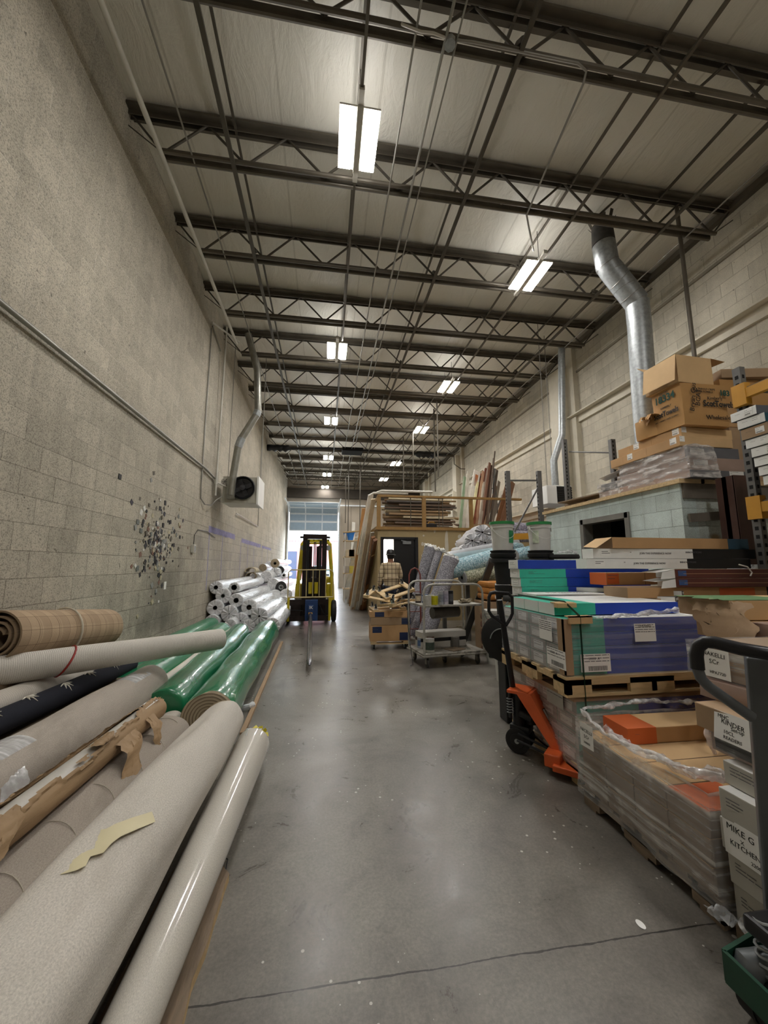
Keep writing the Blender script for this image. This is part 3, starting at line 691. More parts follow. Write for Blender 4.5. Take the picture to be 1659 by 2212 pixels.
# B big cream roll
B = roll('carpet_roll',(-.80,-.4,.32),(-.675,2.98,.36),.215,w_cream,r_cream,'thick cream backed carpet roll with a strip of masking tape, largest in the foreground',wob=.010,r1=.135,seed=4)
B.data.polygons.foreach_get
def on_roll(o, prof, px, py):
    """first hit of a pixel ray on a roll of radius prof(x)"""
    Mi = wm(o).inverted(); d_ = ray(px,py).normalized(); s = .3
    while s < 8:
        p = Mi @ (V((0,0,H))+d_*s)
        if p.x > 0 and math.hypot(p.y,p.z) < prof(p.x): return V((0,0,H))+d_*(s-.004)
        s += .003
    return V((0,0,H))+d_*2
rB = lambda x: .215+(.135-.215)*x/3.38+.003
tp = [(82,1912,5),(100,1893,10),(128,1877,12),(160,1866,14),(178,1850,20),(188,1828,22),(215,1818,24),(235,1806,16),(255,1793,14),(290,1779,13),(332,1764,11)]
m = MB(); row = []
for x,y,w_ in tp: row.append((on_roll(B,rB,x-w_*.35,y-w_),on_roll(B,rB,x+w_*.35,y+w_)))
vv = [(m.bm.verts.new(a),m.bm.verts.new(a.lerp(b_,.5)+V((0,0,.002))),m.bm.verts.new(b_)) for a,b_ in row]
for p_,q_ in zip(vv,vv[1:]): m._f([p_[0],p_[1],q_[1],q_[0]]); m._f([p_[1],p_[2],q_[2],q_[1]])
m.build('masking_tape', mat('masking_tape','ddd3ad',.6,0,.05,6,.2,20), B, True)
# C taupe roll with lighter rings
Cc = roll('carpet_roll',(-1.06,.2,.27),(-1.02,2.95,.27),.155,w_taupe,r_beige,'taupe carpet roll with pale curved stitch lines, lying under the torn paper roll',wob=.006,seed=2)
F = wm(Cc)
for k in range(9):
    m = MB(); x = .5+k*.26; pts = []
    for i in range(17):
        a = R(-80+160*i/16); pts.append(F @ V((x+.10*math.cos(a*1.1),-.157*math.sin(a),.157*math.cos(a))))
    m.tube(pts,.0018,5); m.build('stitch_line', mat('pale_stitch','aea698',.9), Cc)
m = MB()
# second taupe/cream roll between C and B
C2 = roll('carpet_roll',(-.98,.6,.12),(-.97,3.18,.12),.115,w_cream,r_cream,'cream roll low between the taupe roll and the thick cream roll',wob=.006,seed=9)
C3 = roll('carpet_roll',(-1.24,.6,.13),(-1.20,3.55,.14),.11,w_light,r_cream,'pale roll low behind the torn paper roll, beside the tan green wrapped roll end',wob=.005,seed=12)
# D torn kraft roll
D = roll('carpet_roll',(-1.16,.1,.50),(-1.07,2.85,.50),.060,mat('white_inner_film','c9c5bd',.35,0,.08,9,.6,12),r_beige,'thin white roll showing through torn brown kraft paper, lying on the taupe roll',wob=.004,n=32)
F = wm(D); m = MB(); NX, NA = 280, 64; Lx = 2.75; vv = {}
def ragged(x,a): return noise.noise(V((x*3.2,a*1.0,5)))*.5+noise.noise(V((x*9,a*3.2,1)))*.35+noise.noise(V((x*25,a*7,2)))*.18
def hole_(x,a):
    c_ = R(14)+.3*math.sin(x*2.2); wdt = .72*max(0,1-((x-2.0)/.55)**2)
    return abs(((a-c_+math.pi)%(2*math.pi))-math.pi)+ragged(x,a)*.75 < wdt
for i in range(NX+1):
    for k in range(NA):
        a = 2*math.pi*k/NA; x = Lx*i/NX; lift = 0
        if hole_(x+.03,a) or hole_(x-.03,a) or hole_(x,a+.25) or hole_(x,a-.25): lift = .012*abs(noise.noise(V((x*20,a*4,3))))+.006
        rr = .067+lift+.003*noise.noise(V((x*8,a*2,0)))
        vv[i,k] = m.bm.verts.new(F @ V((x,-rr*math.sin(a),rr*math.cos(a))))
for i in range(NX):
    for k in range(NA):
        x = Lx*(i+.5)/NX; a = 2*math.pi*(k+.5)/NA
        if not hole_(x,a): m._f([vv[i,k],vv[i,(k+1)%NA],vv[i+1,(k+1)%NA],vv[i+1,k]])
m.build('kraft_paper_sleeve', M_kraftp, D, True)
def flap(parent, M, pts, nseg, mt, name='torn_flap'):
    """strip of paper: pts list of (centre, half width vector)"""
    m = MB(); rows = []; P_ = [(V(a),V(b_)) for a,b_ in pts]; pts = []; nseg = nseg*3
    for (a,b_),(c_,d_) in zip(P_,P_[1:]):
        for i in range(4): pts.append((a.lerp(c_,i/4)+noise.noise_vector(a.lerp(c_,i/4)*22)*.010,b_.lerp(d_,i/4)*(1+.45*noise.noise(a.lerp(c_,i/4)*31))))
    pts.append(P_[-1])
    for j,(c_,w_) in enumerate(pts):
        c_ = V(c_); w_ = V(w_); rows.append([m.bm.verts.new(c_+w_*(-1+2*i/nseg)+V((0,0,.008*noise.noise(V((c_.x*20+i,c_.y*20,j*1.3)))))+w_*.22*noise.noise(V((j*.6,i*.5,c_.x*3)))) for i in range(nseg+1)])
    for A_,B_ in zip(rows,rows[1:]):
        for i in range(nseg): m._f([A_[i],A_[i+1],B_[i+1],B_[i]])
    return m.build(name, mt, parent, True)
flap(D,None,[((-1.02,2.36,.53),(0,.10,0)),((-.965,2.33,.49),(0.0,.09,.01)),((-.945,2.28,.42),(.01,.075,0)),((-.93,2.22,.36),(.02,.055,0)),((-.90,2.16,.33),(.02,.03,0)),((-.86,2.13,.325),(.01,.012,0))],5,M_kraftp)
flap(D,None,[((-1.01,2.62,.53),(0,.05,0)),((-.96,2.6,.48),(0.01,.045,.0)),((-.94,2.57,.43),(.01,.03,0)),((-.93,2.56,.39),(.01,.012,0))],4,M_kraftp)
flap(D,None,[((-1.07,1.60,.575),(.0,.09,0)),((-1.035,1.57,.56),(0.0,.10,0)),((-1.01,1.54,.53),(.0,.08,0)),((-1.0,1.5,.49),(.0,.05,0))],5,M_kraftp)
flap(D,None,[((-1.09,2.22,.575),(.0,.10,0)),((-1.05,2.2,.58),(0.0,.08,0)),((-1.03,2.2,.57),(.0,.04,0))],5,M_kraftp)
m = MB(); m.poly([F @ V((2.55,-.066*math.sin(a),.071*math.cos(a))) for a in (R(-30),R(25))]+[F @ V((2.72,-.066*math.sin(a),.071*math.cos(a))) for a in (R(25),R(-30))]); m.build('label', M_paper, D)
# E greige roll with clear tape
E_ = roll('carpet_roll',(-1.62,.6,.39),(-1.545,3.95,.36),.158,w_greige,r_cream,'long greige backed carpet roll with two bands of clear tape, behind the torn paper roll',wob=.008,seed=6)
F = wm(E_)
for x,a0,a1,wx in ((1.72,-35,35,.11),(3.0,-25,35,.14)):
    m = MB(); st = 8
    for i in range(st):
        aa = R(a0+(a1-a0)*i/st); ab = R(a0+(a1-a0)*(i+1)/st)
        m.poly([F @ V((x-wx,-.164*math.sin(aa),.164*math.cos(aa))),F @ V((x+wx,-.164*math.sin(aa),.164*math.cos(aa))),F @ V((x+wx,-.164*math.sin(ab),.164*math.cos(ab))),F @ V((x-wx,-.164*math.sin(ab),.164*math.cos(ab)))])
    m.build('clear_tape', wrap_mat('tape_film_%d'%int(x*10),.4,'e6e8ea',(30,3,3),.12,x), E_)
flap(E_,None,[((-1.47,2.22,.47),(0,.06,0)),((-1.42,2.2,.43),(.01,.07,0)),((-1.39,2.17,.36),(0.02,.06,0))],4,M_film2,'loose_film')
# support rolls (seen between the others)
roll('carpet_roll',(-1.40,.8,.14),(-1.38,3.5,.14),.135,w_light,r_cream,'pale roll on the floor showing in the gap under the greige roll',wob=.004)
# F navy, G light, H plaid lower
Fn = roll('carpet_roll',(-1.95,1.0,.53),(-1.86,4.25,.47),.075,w_navy,r_dark,'thin navy carpet roll patterned with pale leaf sprigs',wob=.006,n=28)
F = wm(Fn)
for k in range(7):
    m = MB(); x = 1.35+k*.31; ca = R(8 if k%2 else -12)
    for q in range(5):
        b_ = R(-70+35*q); L_ = .065 if q != 2 else .08; pr = []
        for s in (0,.5,1):
            xx = x+L_*s*math.sin(b_); aa = ca+L_*s*math.cos(b_)/.075; pr.append(F @ V((xx,-.0785*math.sin(aa),.0785*math.cos(aa))))
        m.tube(pr,[.004,.006,.0015],5)
    m.build('leaf_sprig', mat('pale_sprig','c9c5b8',.9), Fn)
roll('carpet_roll',(-2.12,1.0,.60),(-2.02,4.1,.50),.085,w_light,r_cream,'pale ribbed roll directly behind the thin navy roll',wob=.004)
roll('carpet_roll',(-2.22,1.2,.42),(-2.2,4.0,.42),.13,w_dk,r_beige,'dull brown backed roll low against the left wall behind the pale ribbed roll',wob=.004)
roll('carpet_roll',(-1.92,1.0,.20),(-1.90,3.9,.20),.19,w_dk,r_beige,'brown backed roll on the floor beneath the navy roll',wob=.004)
roll('carpet_roll',(-2.28,1.0,.14),(-2.26,3.9,.14),.14,w_dk,r_beige,'brown backed roll on the floor in the wall corner under the plaid rolls',wob=.004)
roll('carpet_roll',(-2.32,2.2,.64),(-2.14,4.25,.60),.125,plaid_d,r_beige,'lower brown plaid roll in shade under the white roll with the red strap',wob=.004)
# I white ribbed roll with red strap
I_ = roll('carpet_roll',(-2.62+.35,3.2-.9,.70),(-1.50,3.80,.70),.098,w_grass,r_cream,'white ribbed roll with a red strap lying across the pile by the wall',wob=.003)
I_.matrix_basis = frame(PZ(-30,1452,.72), PZ(322,1402,.70)-PZ(-30,1452,.72))
F = wm(I_); m = MB(); m.tube([F @ V((.42+.05*math.cos(a),.102*math.sin(a),.102*math.cos(a))) for a in [i/20*6.2832 for i in range(21)]],.007,6,False)
m.build('red_strap', mat('red_strap','9a2a22',.5), I_)
# J plaid coil
a_ = PX(-12,1378,-2.22); b_ = PX(226,1357,-2.13); Lj = (b_-a_).length; F = frame(a_, b_-a_)
m = MB(); N = 150; turns = 3.4; prev = None; th = .013
for i in range(N+1):
    f = i/N; a = -R(70)+turns*2*math.pi*f; rr = .065+(.19-.065)*f
    ring = []
    for x,dr in ((0,0),(Lj*.25,0),(Lj*.5,0),(Lj*.75,0),(Lj,0),(Lj,-th),(Lj*.5,-th),(0,-th)):
        q = rr+dr+.003*noise.noise(V((x*4,a,0))); ring.append(m.bm.verts.new(F @ V((x,q*math.sin(a),q*math.cos(a)))))
    if prev:
        for k in range(8):
            f_ = m._f([prev[k],prev[(k+1)%8],ring[(k+1)%8],ring[k]])
            if f_: f_.material_index = 0 if k < 4 else 1
    else: m._f(ring)
    prev = ring
m._f(prev[::-1]); J = m.build('carpet_roll',[plaid, mat('beige_felt','96836c',.95,0,.1,20)],None,True); J.data.transform(F.inverted()); J.matrix_basis = F
tag(J,'open coiled plaid beige carpet roll tied with a white cord, topmost by the wall','carpet roll')
m = MB(); m.tube([F @ V((Lj*.52+.05*math.sin(a*1.0),.197*math.sin(a),.197*math.cos(a))) for a in [i/24*6.2832 for i in range(25)]],.008,6,False); m.build('tie_cord', mat('cream_cord','c9c1ae',.8), J, True)
# green wrapped rolls
roll('wrapped_roll',(-.90,3.42,.22),(-1.02,7.5,.235),.205,w_green,r_beige,'widest glossy green wrapped roll with an open beige spiral end, nearest the aisle','wrapped roll',wob=.008,endin=0)
roll('wrapped_roll',(-1.31,3.6,.23),(-1.47,7.35,.23),.175,w_green,w_green,'green wrapped roll second from the aisle, left of the widest green roll','wrapped roll',wob=.005)
roll('wrapped_roll',(-1.53,3.8,.30),(-1.60,7.3,.30),.045,w_cream,r_cream,'thin white tube lying between the two middle green rolls','tube')
roll('wrapped_roll',(-1.79,3.9,.25),(-1.78,7.3,.25),.185,w_green,r_beige,'green wrapped roll third from the aisle, its far end rounded','wrapped roll',wob=.005)
roll('wrapped_roll',(-2.22,4.0,.24),(-2.2,8.2,.24),.175,w_green2,r_beige,'pale dusty green wrapped roll against the left wall','wrapped roll',wob=.006)
m = MB(); m.bar((-.66,3.6,.015),(-.76,7.6,.015),.04,.03); o = m.build('timber_skid', M_kraft3); top(o,'pale timber skid along the floor under the widest green roll','timber')
m = MB(); m.tube([PZ(522,1530,.03),PZ(538,1525,.05),PZ(545,1523,.04)],[.03,.022,.035],8); o = m.build('debris', M_foilwrap, smooth=True); top(o,'crumpled clear plastic scrap on the floor beside the green roll','scrap')
m = MB(); m.tube([PZ(480,1850,.01),PZ(492,1856,.02),PZ(488,1880,.01)],.003,5); o = m.build('wire_scrap', M_black); top(o,'curled bit of wire on the floor at the end of the plywood strip','wire')

# ---- pile of plastic wrapped rolls
def pr(px,py,rpx,y,L,label,mt=None,me=None,hole=.045,core=None,dx=0,dz=0,pl=.006,kind='wrapped_roll',seed=0):
    p = PY(px,py,y); r = rpx*y/830*.96; p.x = max(p.x,XL+r+.012); p.z = max(p.z,r+.005)
    return roll(kind,p,(p.x+dx,p.y+L,p.z+dz),r,mt or M_foilwrap,me or M_foilend,label,'wrapped roll',None,hole,core or M_corek,pleat=pl,wob=.008,n=36,seed=seed)
pr(460,1269,13.5,9.0,3.66,'plastic wrapped roll at the top left of the stacked ends, touching the wall')
pr(481.6,1287,15.5,8.95,3.5,'plastic wrapped roll with a grey core below the top left one',core=M_galv)
pr(505.7,1269,11,9.0,3.5,'upper plastic wrapped roll with a wide black core, right of the top left one',hole=.06)
pr(464.7,1313,17,8.9,3.6,'plastic wrapped roll by the wall with a scrap hanging from its core',seed=3)
pr(495,1326,17,8.85,3.6,'plastic wrapped roll with its end tied shut, in the middle of the stack',hole=.012,pl=.014,seed=5)
pr(457,1344,15.5,8.8,3.6,'bottom plastic wrapped roll touching the wall, with a dark core',seed=6)
pr(519.5,1341,16,8.7,3.6,'plastic wrapped roll with a twisted closed end, right of the bottom left one',hole=.012,pl=.014,seed=7)
pr(510,1297,14.5,8.95,3.6,'plastic wrapped roll with a round black core in the middle of the upper tier',hole=.055,dx=.12,seed=8)
pr(538,1312,16.5,8.8,3.7,'plastic wrapped roll with a black core, centre right of the stack',hole=.055,dx=.14,seed=9)
pr(560,1331,18,8.5,3.8,'plastic wrapped roll with crumpled end, in front at the right of the stack',hole=.02,pl=.014,dx=.12,seed=10)
pr(497,1351,13,8.45,3.0,'low plastic wrapped roll peeking out behind the green rolls',hole=0,seed=11)
pr(537,1352,13,8.5,3.0,'low plastic wrapped roll between two green rolls',hole=0,seed=12)
pr(588,1352,17,7.6,3.6,'silvery plastic wrapped roll at the aisle edge behind the widest green roll',hole=0,pl=.01,seed=13)
pr(541,1320,9,8.9,3.0,'small brown cored roll tucked under the centre right roll',me=r_beige,hole=.02,seed=14)
pr(607,1268,12,12.3,3.0,'charcoal roll end with a crumpled white core above the right of the stack',mt=M_foilwrap,me=r_dark,hole=.07,core=M_foilend,pl=0,seed=15)
pr(606,1231,8,14.2,3.0,'dark grey small roll end high at the back of the stack',me=r_dark,hole=.04,pl=0,seed=16)
pr(594,1217,9.8,14.0,3.4,'beige roll end with a black core, highest of the far rolls',me=r_cream,hole=.05,pl=0,seed=17)
pr(614,1213,5,17,2.5,'small grey curled roll end at the far back of the pile',me=r_grey,hole=.06,pl=0)
pr(613,1243,5,13.6,2.5,'small roll with dark core under the dark grey roll',hole=.04)
pr(552,1250,12,12.7,3.2,'plastic wrapped roll behind the upper tier on the left',hole=0,seed=20)
pr(575,1245,12,12.8,3.2,'plastic wrapped roll behind the upper tier in the centre',hole=0,seed=21)
pr(590,1262,13,12.4,3.2,'plastic wrapped roll behind the centre right roll',hole=0,seed=22)
pr(594,1236,10,13.6,3.2,'tied plastic bundle just left of the dark grey roll',hole=0,pl=.02,seed=23)
pr(568,1226,8,14.5,3.2,'small pale roll at the back near the wall',me=r_cream,hole=0,seed=24)
pr(580,1219,7,15.5,3.2,'small plastic roll farthest back near the wall',hole=0,seed=25)
pr(618,1285,13,12.0,3.2,'wide plastic roll behind the charcoal ended roll',hole=0,seed=26)
pr(612,1300,11,11.2,3.0,'plastic roll end low behind the forklift guard',hole=0,seed=27)
pr(600,1310,12,12.5,3.0,'plastic roll low behind the front right roll',hole=0,seed=28)
pr(575,1290,12,12.6,3.0,'plastic roll in the dark gap of the middle tier',hole=0,seed=29)
pr(550,1290,12,12.7,3.0,'plastic roll behind the round black cored roll',hole=0,seed=30)
pr(552,1275,11,12.7,3.0,'plastic roll just behind the top of the middle tier',hole=0,seed=31)
for px,py,lb in ((541,1233,'cream curled carpet strip on top of the stacked rolls'),(542,1244,'brown lipped curl of carpet below the cream curl')):
    p = PY(px,py,12.6); m = MB(); prv = None
    for i in range(25):
        a = R(200)-R(250)*i/24; ring = [m.bm.verts.new(p+V((.17*math.cos(a)*(1+.02*dd),y_,.11*math.sin(a)))) for y_ in (0,.3,.6) for dd in (0,)]
        ring += [m.bm.verts.new(p+V((.14*math.cos(a),y_,.085*math.sin(a)))) for y_ in (.6,.3,0)]
        if prv:
            for k in range(6): m._f([prv[k],prv[(k+1)%6],ring[(k+1)%6],ring[k]])
        prv = ring
    o = m.build('carpet_curl', mat('cream_curl','b9ad94',.85) if py < 1240 else mat('brown_curl','8d7f66',.85), smooth=True); top(o,lb,'carpet offcut')
# ---------------------------------------------------------------- forklift
FY = 9.55
def fx(px, y=FY): return PY(px,1290,y).x
def fz(py, y=FY): return PY(672,py,y).z
fl = thing('forklift','yellow forklift seen from the front with a long steel carpet pole','forklift',(fx(672),FY+.6,0))
M_pole = mat('worn_steel_pole','7f8084',.25,.9,.15,6); M_bluep = mat('blue_steel_paint','1d3a66',.5,.1,.15,5)
for s,(a,b_) in ((-1,(650,660)),(1,(693,704))):
    m = MB(); m.box((fx(a),FY+.18,.12),(fx(b_),FY+.33,2.17),bev=.008); m.build('mast_rail', M_mast, fl)
    m = MB(); c = fx(662 if s < 0 else 690); m.box((c-.03,FY+.22,.2),(c+.03,FY+.30,2.05)); m.build('inner_rail', M_black, fl)
    m = MB(); c = fx(668 if s < 0 else 684); m.tube([(c,FY+.26,.5),(c,FY+.26,1.9)],.035,12); m.build('lift_cylinder', M_mast, fl, True)
m = MB(); m.box((fx(650),FY+.15,2.08),(fx(704),FY+.35,2.2),bev=.01); m.box((fx(643),FY+.2,2.10),(fx(711),FY+.28,2.15)); m.build('mast_crossbar', M_mast, fl)
m = MB(); m.box((fx(655),FY+.2,1.02),(fx(700),FY+.3,1.12)); m.box((fx(655),FY+.2,.6),(fx(700),FY+.3,.66)); m.build('mast_brace', M_mast, fl)
for px in (659,676,679):
    m = MB(); m.tube([(fx(px),FY+.15,.4),(fx(px),FY+.15,2.0)],.012,6); m.build('hose', M_rubber, fl)
for s,px,px2 in ((-1,640,645),(1,716,711)):
    m = MB(); a = V((fx(px+(-3*s if 0 else 0)),FY+.8,.9)); m.tube([a+V((s*.03,0,0)),V((fx(px2),FY+.95,2.0)),V((fx(px2)-s*.06,FY+1.1,2.08))],.05,8); m.bar((fx(px)+s*.06,FY+.75,.15),(fx(px)+s*.03,FY+.8,.95),.1,.08); m.build('guard_pillar', M_yellow, fl, True)
    m = MB(); m.bar((fx(px)+s*.06,FY+2.1,1.0),(fx(px2),FY+2.0,2.08),.07,.07); m.build('guard_pillar', M_yellow, fl)
    m = MB(); c = fx(649 if s < 0 else 707); m.lathe([(0,0),(0,.07),(.06,.06),(.09,.02)],Matrix.Translation((c,FY+.62,1.88)) @ Matrix.Rotation(R(-90),4,'X'),16); m.build('work_light', M_galv, fl, True)
m = MB(); m.box((fx(646),FY+1.0,2.05),(fx(710),FY+1.08,2.13)); m.box((fx(646),FY+2.0,2.05),(fx(710),FY+2.08,2.13))
for k in range(6):
    x = fx(648)+(fx(708)-fx(648))*k/5; m.box((x-.02,FY+1.0,2.09),(x+.02,FY+2.05,2.12))
m.build('overhead_guard', M_yellow, fl)
m = MB(); m.box((fx(636),FY+.75,.35),(fx(721),FY+2.3,.62),bev=.03); m.box((fx(636),FY+.8,.5),(fx(650),FY+1.3,.95),bev=.02); m.box((fx(706),FY+.8,.5),(fx(721),FY+1.3,.95),bev=.02); m.box((fx(640),FY+2.2,.25),(fx(718),FY+2.8,1.1),bev=.08); m.build('chassis', M_yellow, fl)
m = MB(); m.box((fx(655),FY+1.0,.6),(fx(703),FY+1.25,1.12),bev=.04); m.build('dashboard', M_mast, fl)
m = MB(); m.box((fx(660),FY+1.6,.75),(fx(698),FY+2.1,.9),bev=.03); m.box((fx(662),FY+2.0,.9),(fx(696),FY+2.15,1.4),bev=.04); m.build('seat', M_rubber, fl)
m = MB(); c = V((fx(680),FY+1.35,1.2)); m.tube([c+V((.16*math.cos(a/20*6.283),.05*math.sin(a/20*6.283),.13*math.sin(a/20*6.283))) for a in range(21)],.014,6,False); m.cyl(c,c+V((0,.0,-.2)),.02); m.build('steering_wheel', M_rubber, fl, True)
m = MB(); m.lathe([(0,0),(.0,.06),(.04,.06),(.07,.0)],Matrix.Translation((fx(688),FY+1.0,1.90)),14); m.build('warning_lamp', M_rubber, fl, True)
for px in (669,682):
    m = MB(); m.cyl((fx(px),FY+.12,.75),(fx(px),FY+.12,1.02),.045); m.build('tilt_cylinder', M_yellow, fl, True)
# carriage and load backrest
m = MB(); z0, z1 = fz(1291), fz(1231)
x0, x1 = fx(621.5), fx(719)
m.tube([(x0,FY,z0),(x0,FY,z1-.06),(x0+.06,FY,z1),(x1-.06,FY,z1),(x1,FY,z1-.06),(x1,FY,z0)],.013,8); m.tube([(x0,FY,z0+.01),(x1,FY,z0+.01)],.018,8)
Mbk = mat('cream_yellow_rail','bfae7c',.4); m.build('backrest_frame', Mbk, fl, True)
for px in (647,661,675,689,703):
    m = MB(); m.cyl((fx(px),FY,z0),(fx(px),FY,z1),.01,n=8); m.build('backrest_bar', Mbk, fl, True)
for a,b_ in ((621,626),(710,715)):
    m = MB(); m.box((fx(a),FY-.02,.12),(fx(b_),FY+.03,z0)); m.build('carriage_upright', M_yellow, fl)
m = MB(); m.box((fx(624),FY,.5),(fx(714),FY+.07,.62)); m.box((fx(624),FY,.12),(fx(714),FY+.07,.24)); m.box((fx(628),FY+.05,.2),(fx(650),FY+.12,.55)); m.build('carriage_plate', M_mast, fl)
m = MB(); m.box((fx(630),FY+.35,.1),(fx(712),FY+.75,.6),bev=.02); m.tube([(fx(629),FY,.38),(fx(655),FY,.36)],.01,6); m.tube([(fx(690),FY-.02,.5),(fx(700),FY-.03,.3),(fx(707),FY,.2)],.012,6); m.build('front_axle', M_black, fl)
bl = thing('pole','steel pole attachment','x'); bpy.data.objects.remove(bl)
m = MB(); m.box((fx(660),FY-.12,.14),(fx(687),FY+.02,.62),bev=.01); m.box((fx(667),FY-.2,.16),(fx(680),FY-.1,.5),bev=.01); bb = m.build('pole_mount', M_bluep, fl)
text_mesh('IK', .10, facem((fx(673),FY-.205,.45),(0,-1,0)), M_paper, bb)
m = MB(); m.box((fx(668),FY-.215,.28),(fx(676),FY-.2,.34)); m.build('warning_sticker', M_rackorange, bb)
tip = PZ(668,1437,.09); basep = V((fx(672),FY-.15,.30))
m = MB(); m.tube([basep,basep.lerp(tip,.95),basep.lerp(tip,.985),tip],[.042,.036,.03,.008],16); m.build('carpet_pole', M_pole, fl, True)
for a,b_ in ((715,727),(619,630)):
    xa, xb = fx(a,FY+.8), fx(b_,FY+.8)
    Mw = Matrix.Translation((xa,FY+.75,.27)) @ Matrix.Rotation(R(90),4,'Y')
    m = MB(); wv = xb-xa; m.lathe([(0,0),(0,.13),(.01,.23),(.03,.27),(wv-.03,.27),(wv-.01,.23),(wv,.13),(wv,0)],Mw,28); m.build('drive_wheel', M_rubber, fl, True)
for a in (640,708):
    m = MB(); m.cyl((fx(a)-.08,FY+2.3,.2),(fx(a)+.08,FY+2.3,.2),.2); m.build('steer_wheel', M_rubber, fl, True)

# ---------------------------------------------------------------- office block with mezzanine
OY, OX0, OZ = 10.0, 1.35, 2.36
dx0, dx1, dz = PY(826,1200,OY).x, PY(899,1200,OY).x, 2.13
m = MB(); m.box((OX0,OY,0),(dx0,OY+.12,OZ)); m.box((dx1,OY,0),(XR,OY+.12,OZ)); m.box((dx0,OY,dz),(dx1,OY+.12,OZ)); m.box((OX0,OY+.12,0),(OX0+.12,OY+4.2,OZ)); wo = struct('wall_office', m, M_tan)
m = MB(); m.box((OX0,OY+4.1,0),(XR,OY+4.2,OZ)); struct('wall_office_back', m, mat('office_white','d8d6cf',.8))
for i,(px,py,w_,h_) in enumerate(((965,1182,.10,.9),(939,1148,.05,.08),(993,1159,.11,.11),(915,1157,.05,.05),(995,1182,.09,.09),(913,1175,.08,.1),(912,1200,.05,.06),(1003,1192,.1,.06))):
    p = PY(px,py,OY); m = MB(); n = 14; pts = []
    for k in range(n):
        a = 6.283*k/n; q = 1+.35*noise.noise(V((math.cos(a)+i*3,math.sin(a),i))); pts.append(V((p.x+w_/2*math.cos(a)*q,OY-.003,p.z+h_/2*math.sin(a)*q)))
    m.poly(pts); m.build('spackle_patch', M_spackle, wo)
for x in (PY(838,1150,OY).x,PY(897,1150,OY).x):
    m = MB(); m.box((x,OY-.002,dz),(x+.006,OY,OZ)); m.build('drywall_seam', M_kraft3, wo)
m = MB(); m.box((OX0-.05,OY-.06,OZ),(XR,OY+4.2,OZ+.08)); struct('trim_40', m, M_rail)
d2 = thing('door_2', None, None, ((dx0+dx1)/2,OY,0)); d2['kind'] = 'structure'
m = MB(); m.box((dx0-.05,OY-.03,0),(dx0+.03,OY+.14,dz+.04)); m.box((dx1-.03,OY-.03,0),(dx1+.05,OY+.14,dz+.04)); m.box((dx0,OY-.03,dz-.02),(dx1,OY+.14,dz+.04)); m.build('door_frame', M_black, d2)
xl = PY(851,1200,OY).x; m = MB(); m.box((xl,OY+.03,.01),(dx1-.03,OY+.075,dz-.02)); lf = m.build('door_leaf', mat('black_door','0d0d0f',.45), d2)
m = MB(); p = PY(878,1172,OY); m.box((p.x-.1,OY-.03,p.z-.04),(p.x+.12,OY+.03,p.z+.03)); m.bar((p.x+.1,OY-.03,p.z),(p.x-.15,OY-.05,p.z+.05),.02,.02); m.build('door_closer', M_galv, lf)
p = PY(858,1248,OY); m = MB(); m.cyl((p.x-.04,OY-.05,p.z),(p.x+.08,OY-.05,p.z),.012); m.cyl((p.x-.04,OY-.05,p.z),(p.x-.04,OY+.03,p.z),.02); m.build('door_handle', M_galv, lf, True)
m = MB(); m.box((OX0+.3,OY+1.6,0),(OX0+1.2,OY+1.64,2.2)); struct('wall_office_inner', m, mat('office_white','d8d6cf',.8))
la = bpy.data.lights.new('office_lamp','AREA'); la.energy = 60; la.size = .8; lo = bpy.data.objects.new('office_lamp',la); COL.objects.link(lo); lo.location = (2.0,OY+.9,2.3)
# railing
rl = thing('railing','varnished timber railing along the front of the mezzanine over the tan office wall','railing',(3,OY,OZ+.08))
zr = PY(915,1073,OY).z
for px in (818,915.5,1017):
    p = PY(px,1100,OY); m = MB(); m.box((p.x-.05,OY-.04,OZ-.02),(p.x+.05,OY+.03,zr)); m.build('railing_post', M_rail, rl)
m = MB(); m.box((OX0,OY-.05,zr-.035),(PY(1125,1075,OY).x,OY+.04,zr+.02)); m.build('top_rail', M_rail, rl)
m = MB(); m.box((OX0,OY-.03,zr-.08),(OX0+.05,OY+4,zr)); m.build('side_rail', M_rail, rl)
for px in (887,948,956):
    p = PY(px,1100,OY); m = MB(); m.cyl((p.x,OY,OZ),(p.x,OY,zr),.012,n=6); m.build('steel_rod', M_steel2, rl)
# stock on the mezzanine: long tubes and boards lying across
mt_ = [mat('tube_kraft','8f7554',.7,0,.15,4),mat('tube_brown','5f4c3c',.7,0,.2,4),mat('tube_grey','6d665d',.6,0,.2,4),mat('tube_light','b3a486',.7,0,.12,4),mat('tube_dark','3b3129',.7,0,.2,4)]
nm = ['tan','brown','grey','pale','dark']; k = 0
for row in range(11):
    z = OZ+.14+row*.088
    for c_ in range(3):
        if row == 10 and c_ == 2: continue
        mi = rnd.choice([0,1,1,2,3,4,0]); r = rand(.03,.047)
        xa = 1.55+rand(0,.18)+(.0 if c_ else rand(0,.5)*(row%2)); xb = 3.55+rand(-.3,.35)+row*.0
        y = OY+.35+c_*.14+row*.02; tl = rand(-.03,.03)
        m = MB()
        if rnd.random() < .7: m.cyl((xa,y,z),(xb,y+.1,z+tl),r,n=12)
        else: m.bar((xa,y,z),(xb,y+.1,z+tl),r*2,r*1.3)
        o = m.build('cardboard_tube' if mi in (0,3) else 'long_tube', mt_[mi])
        top(o,'long %s tube or board lying in the layered pile on the mezzanine' % nm[mi],'tube','tubes piled on the mezzanine'); k += 1
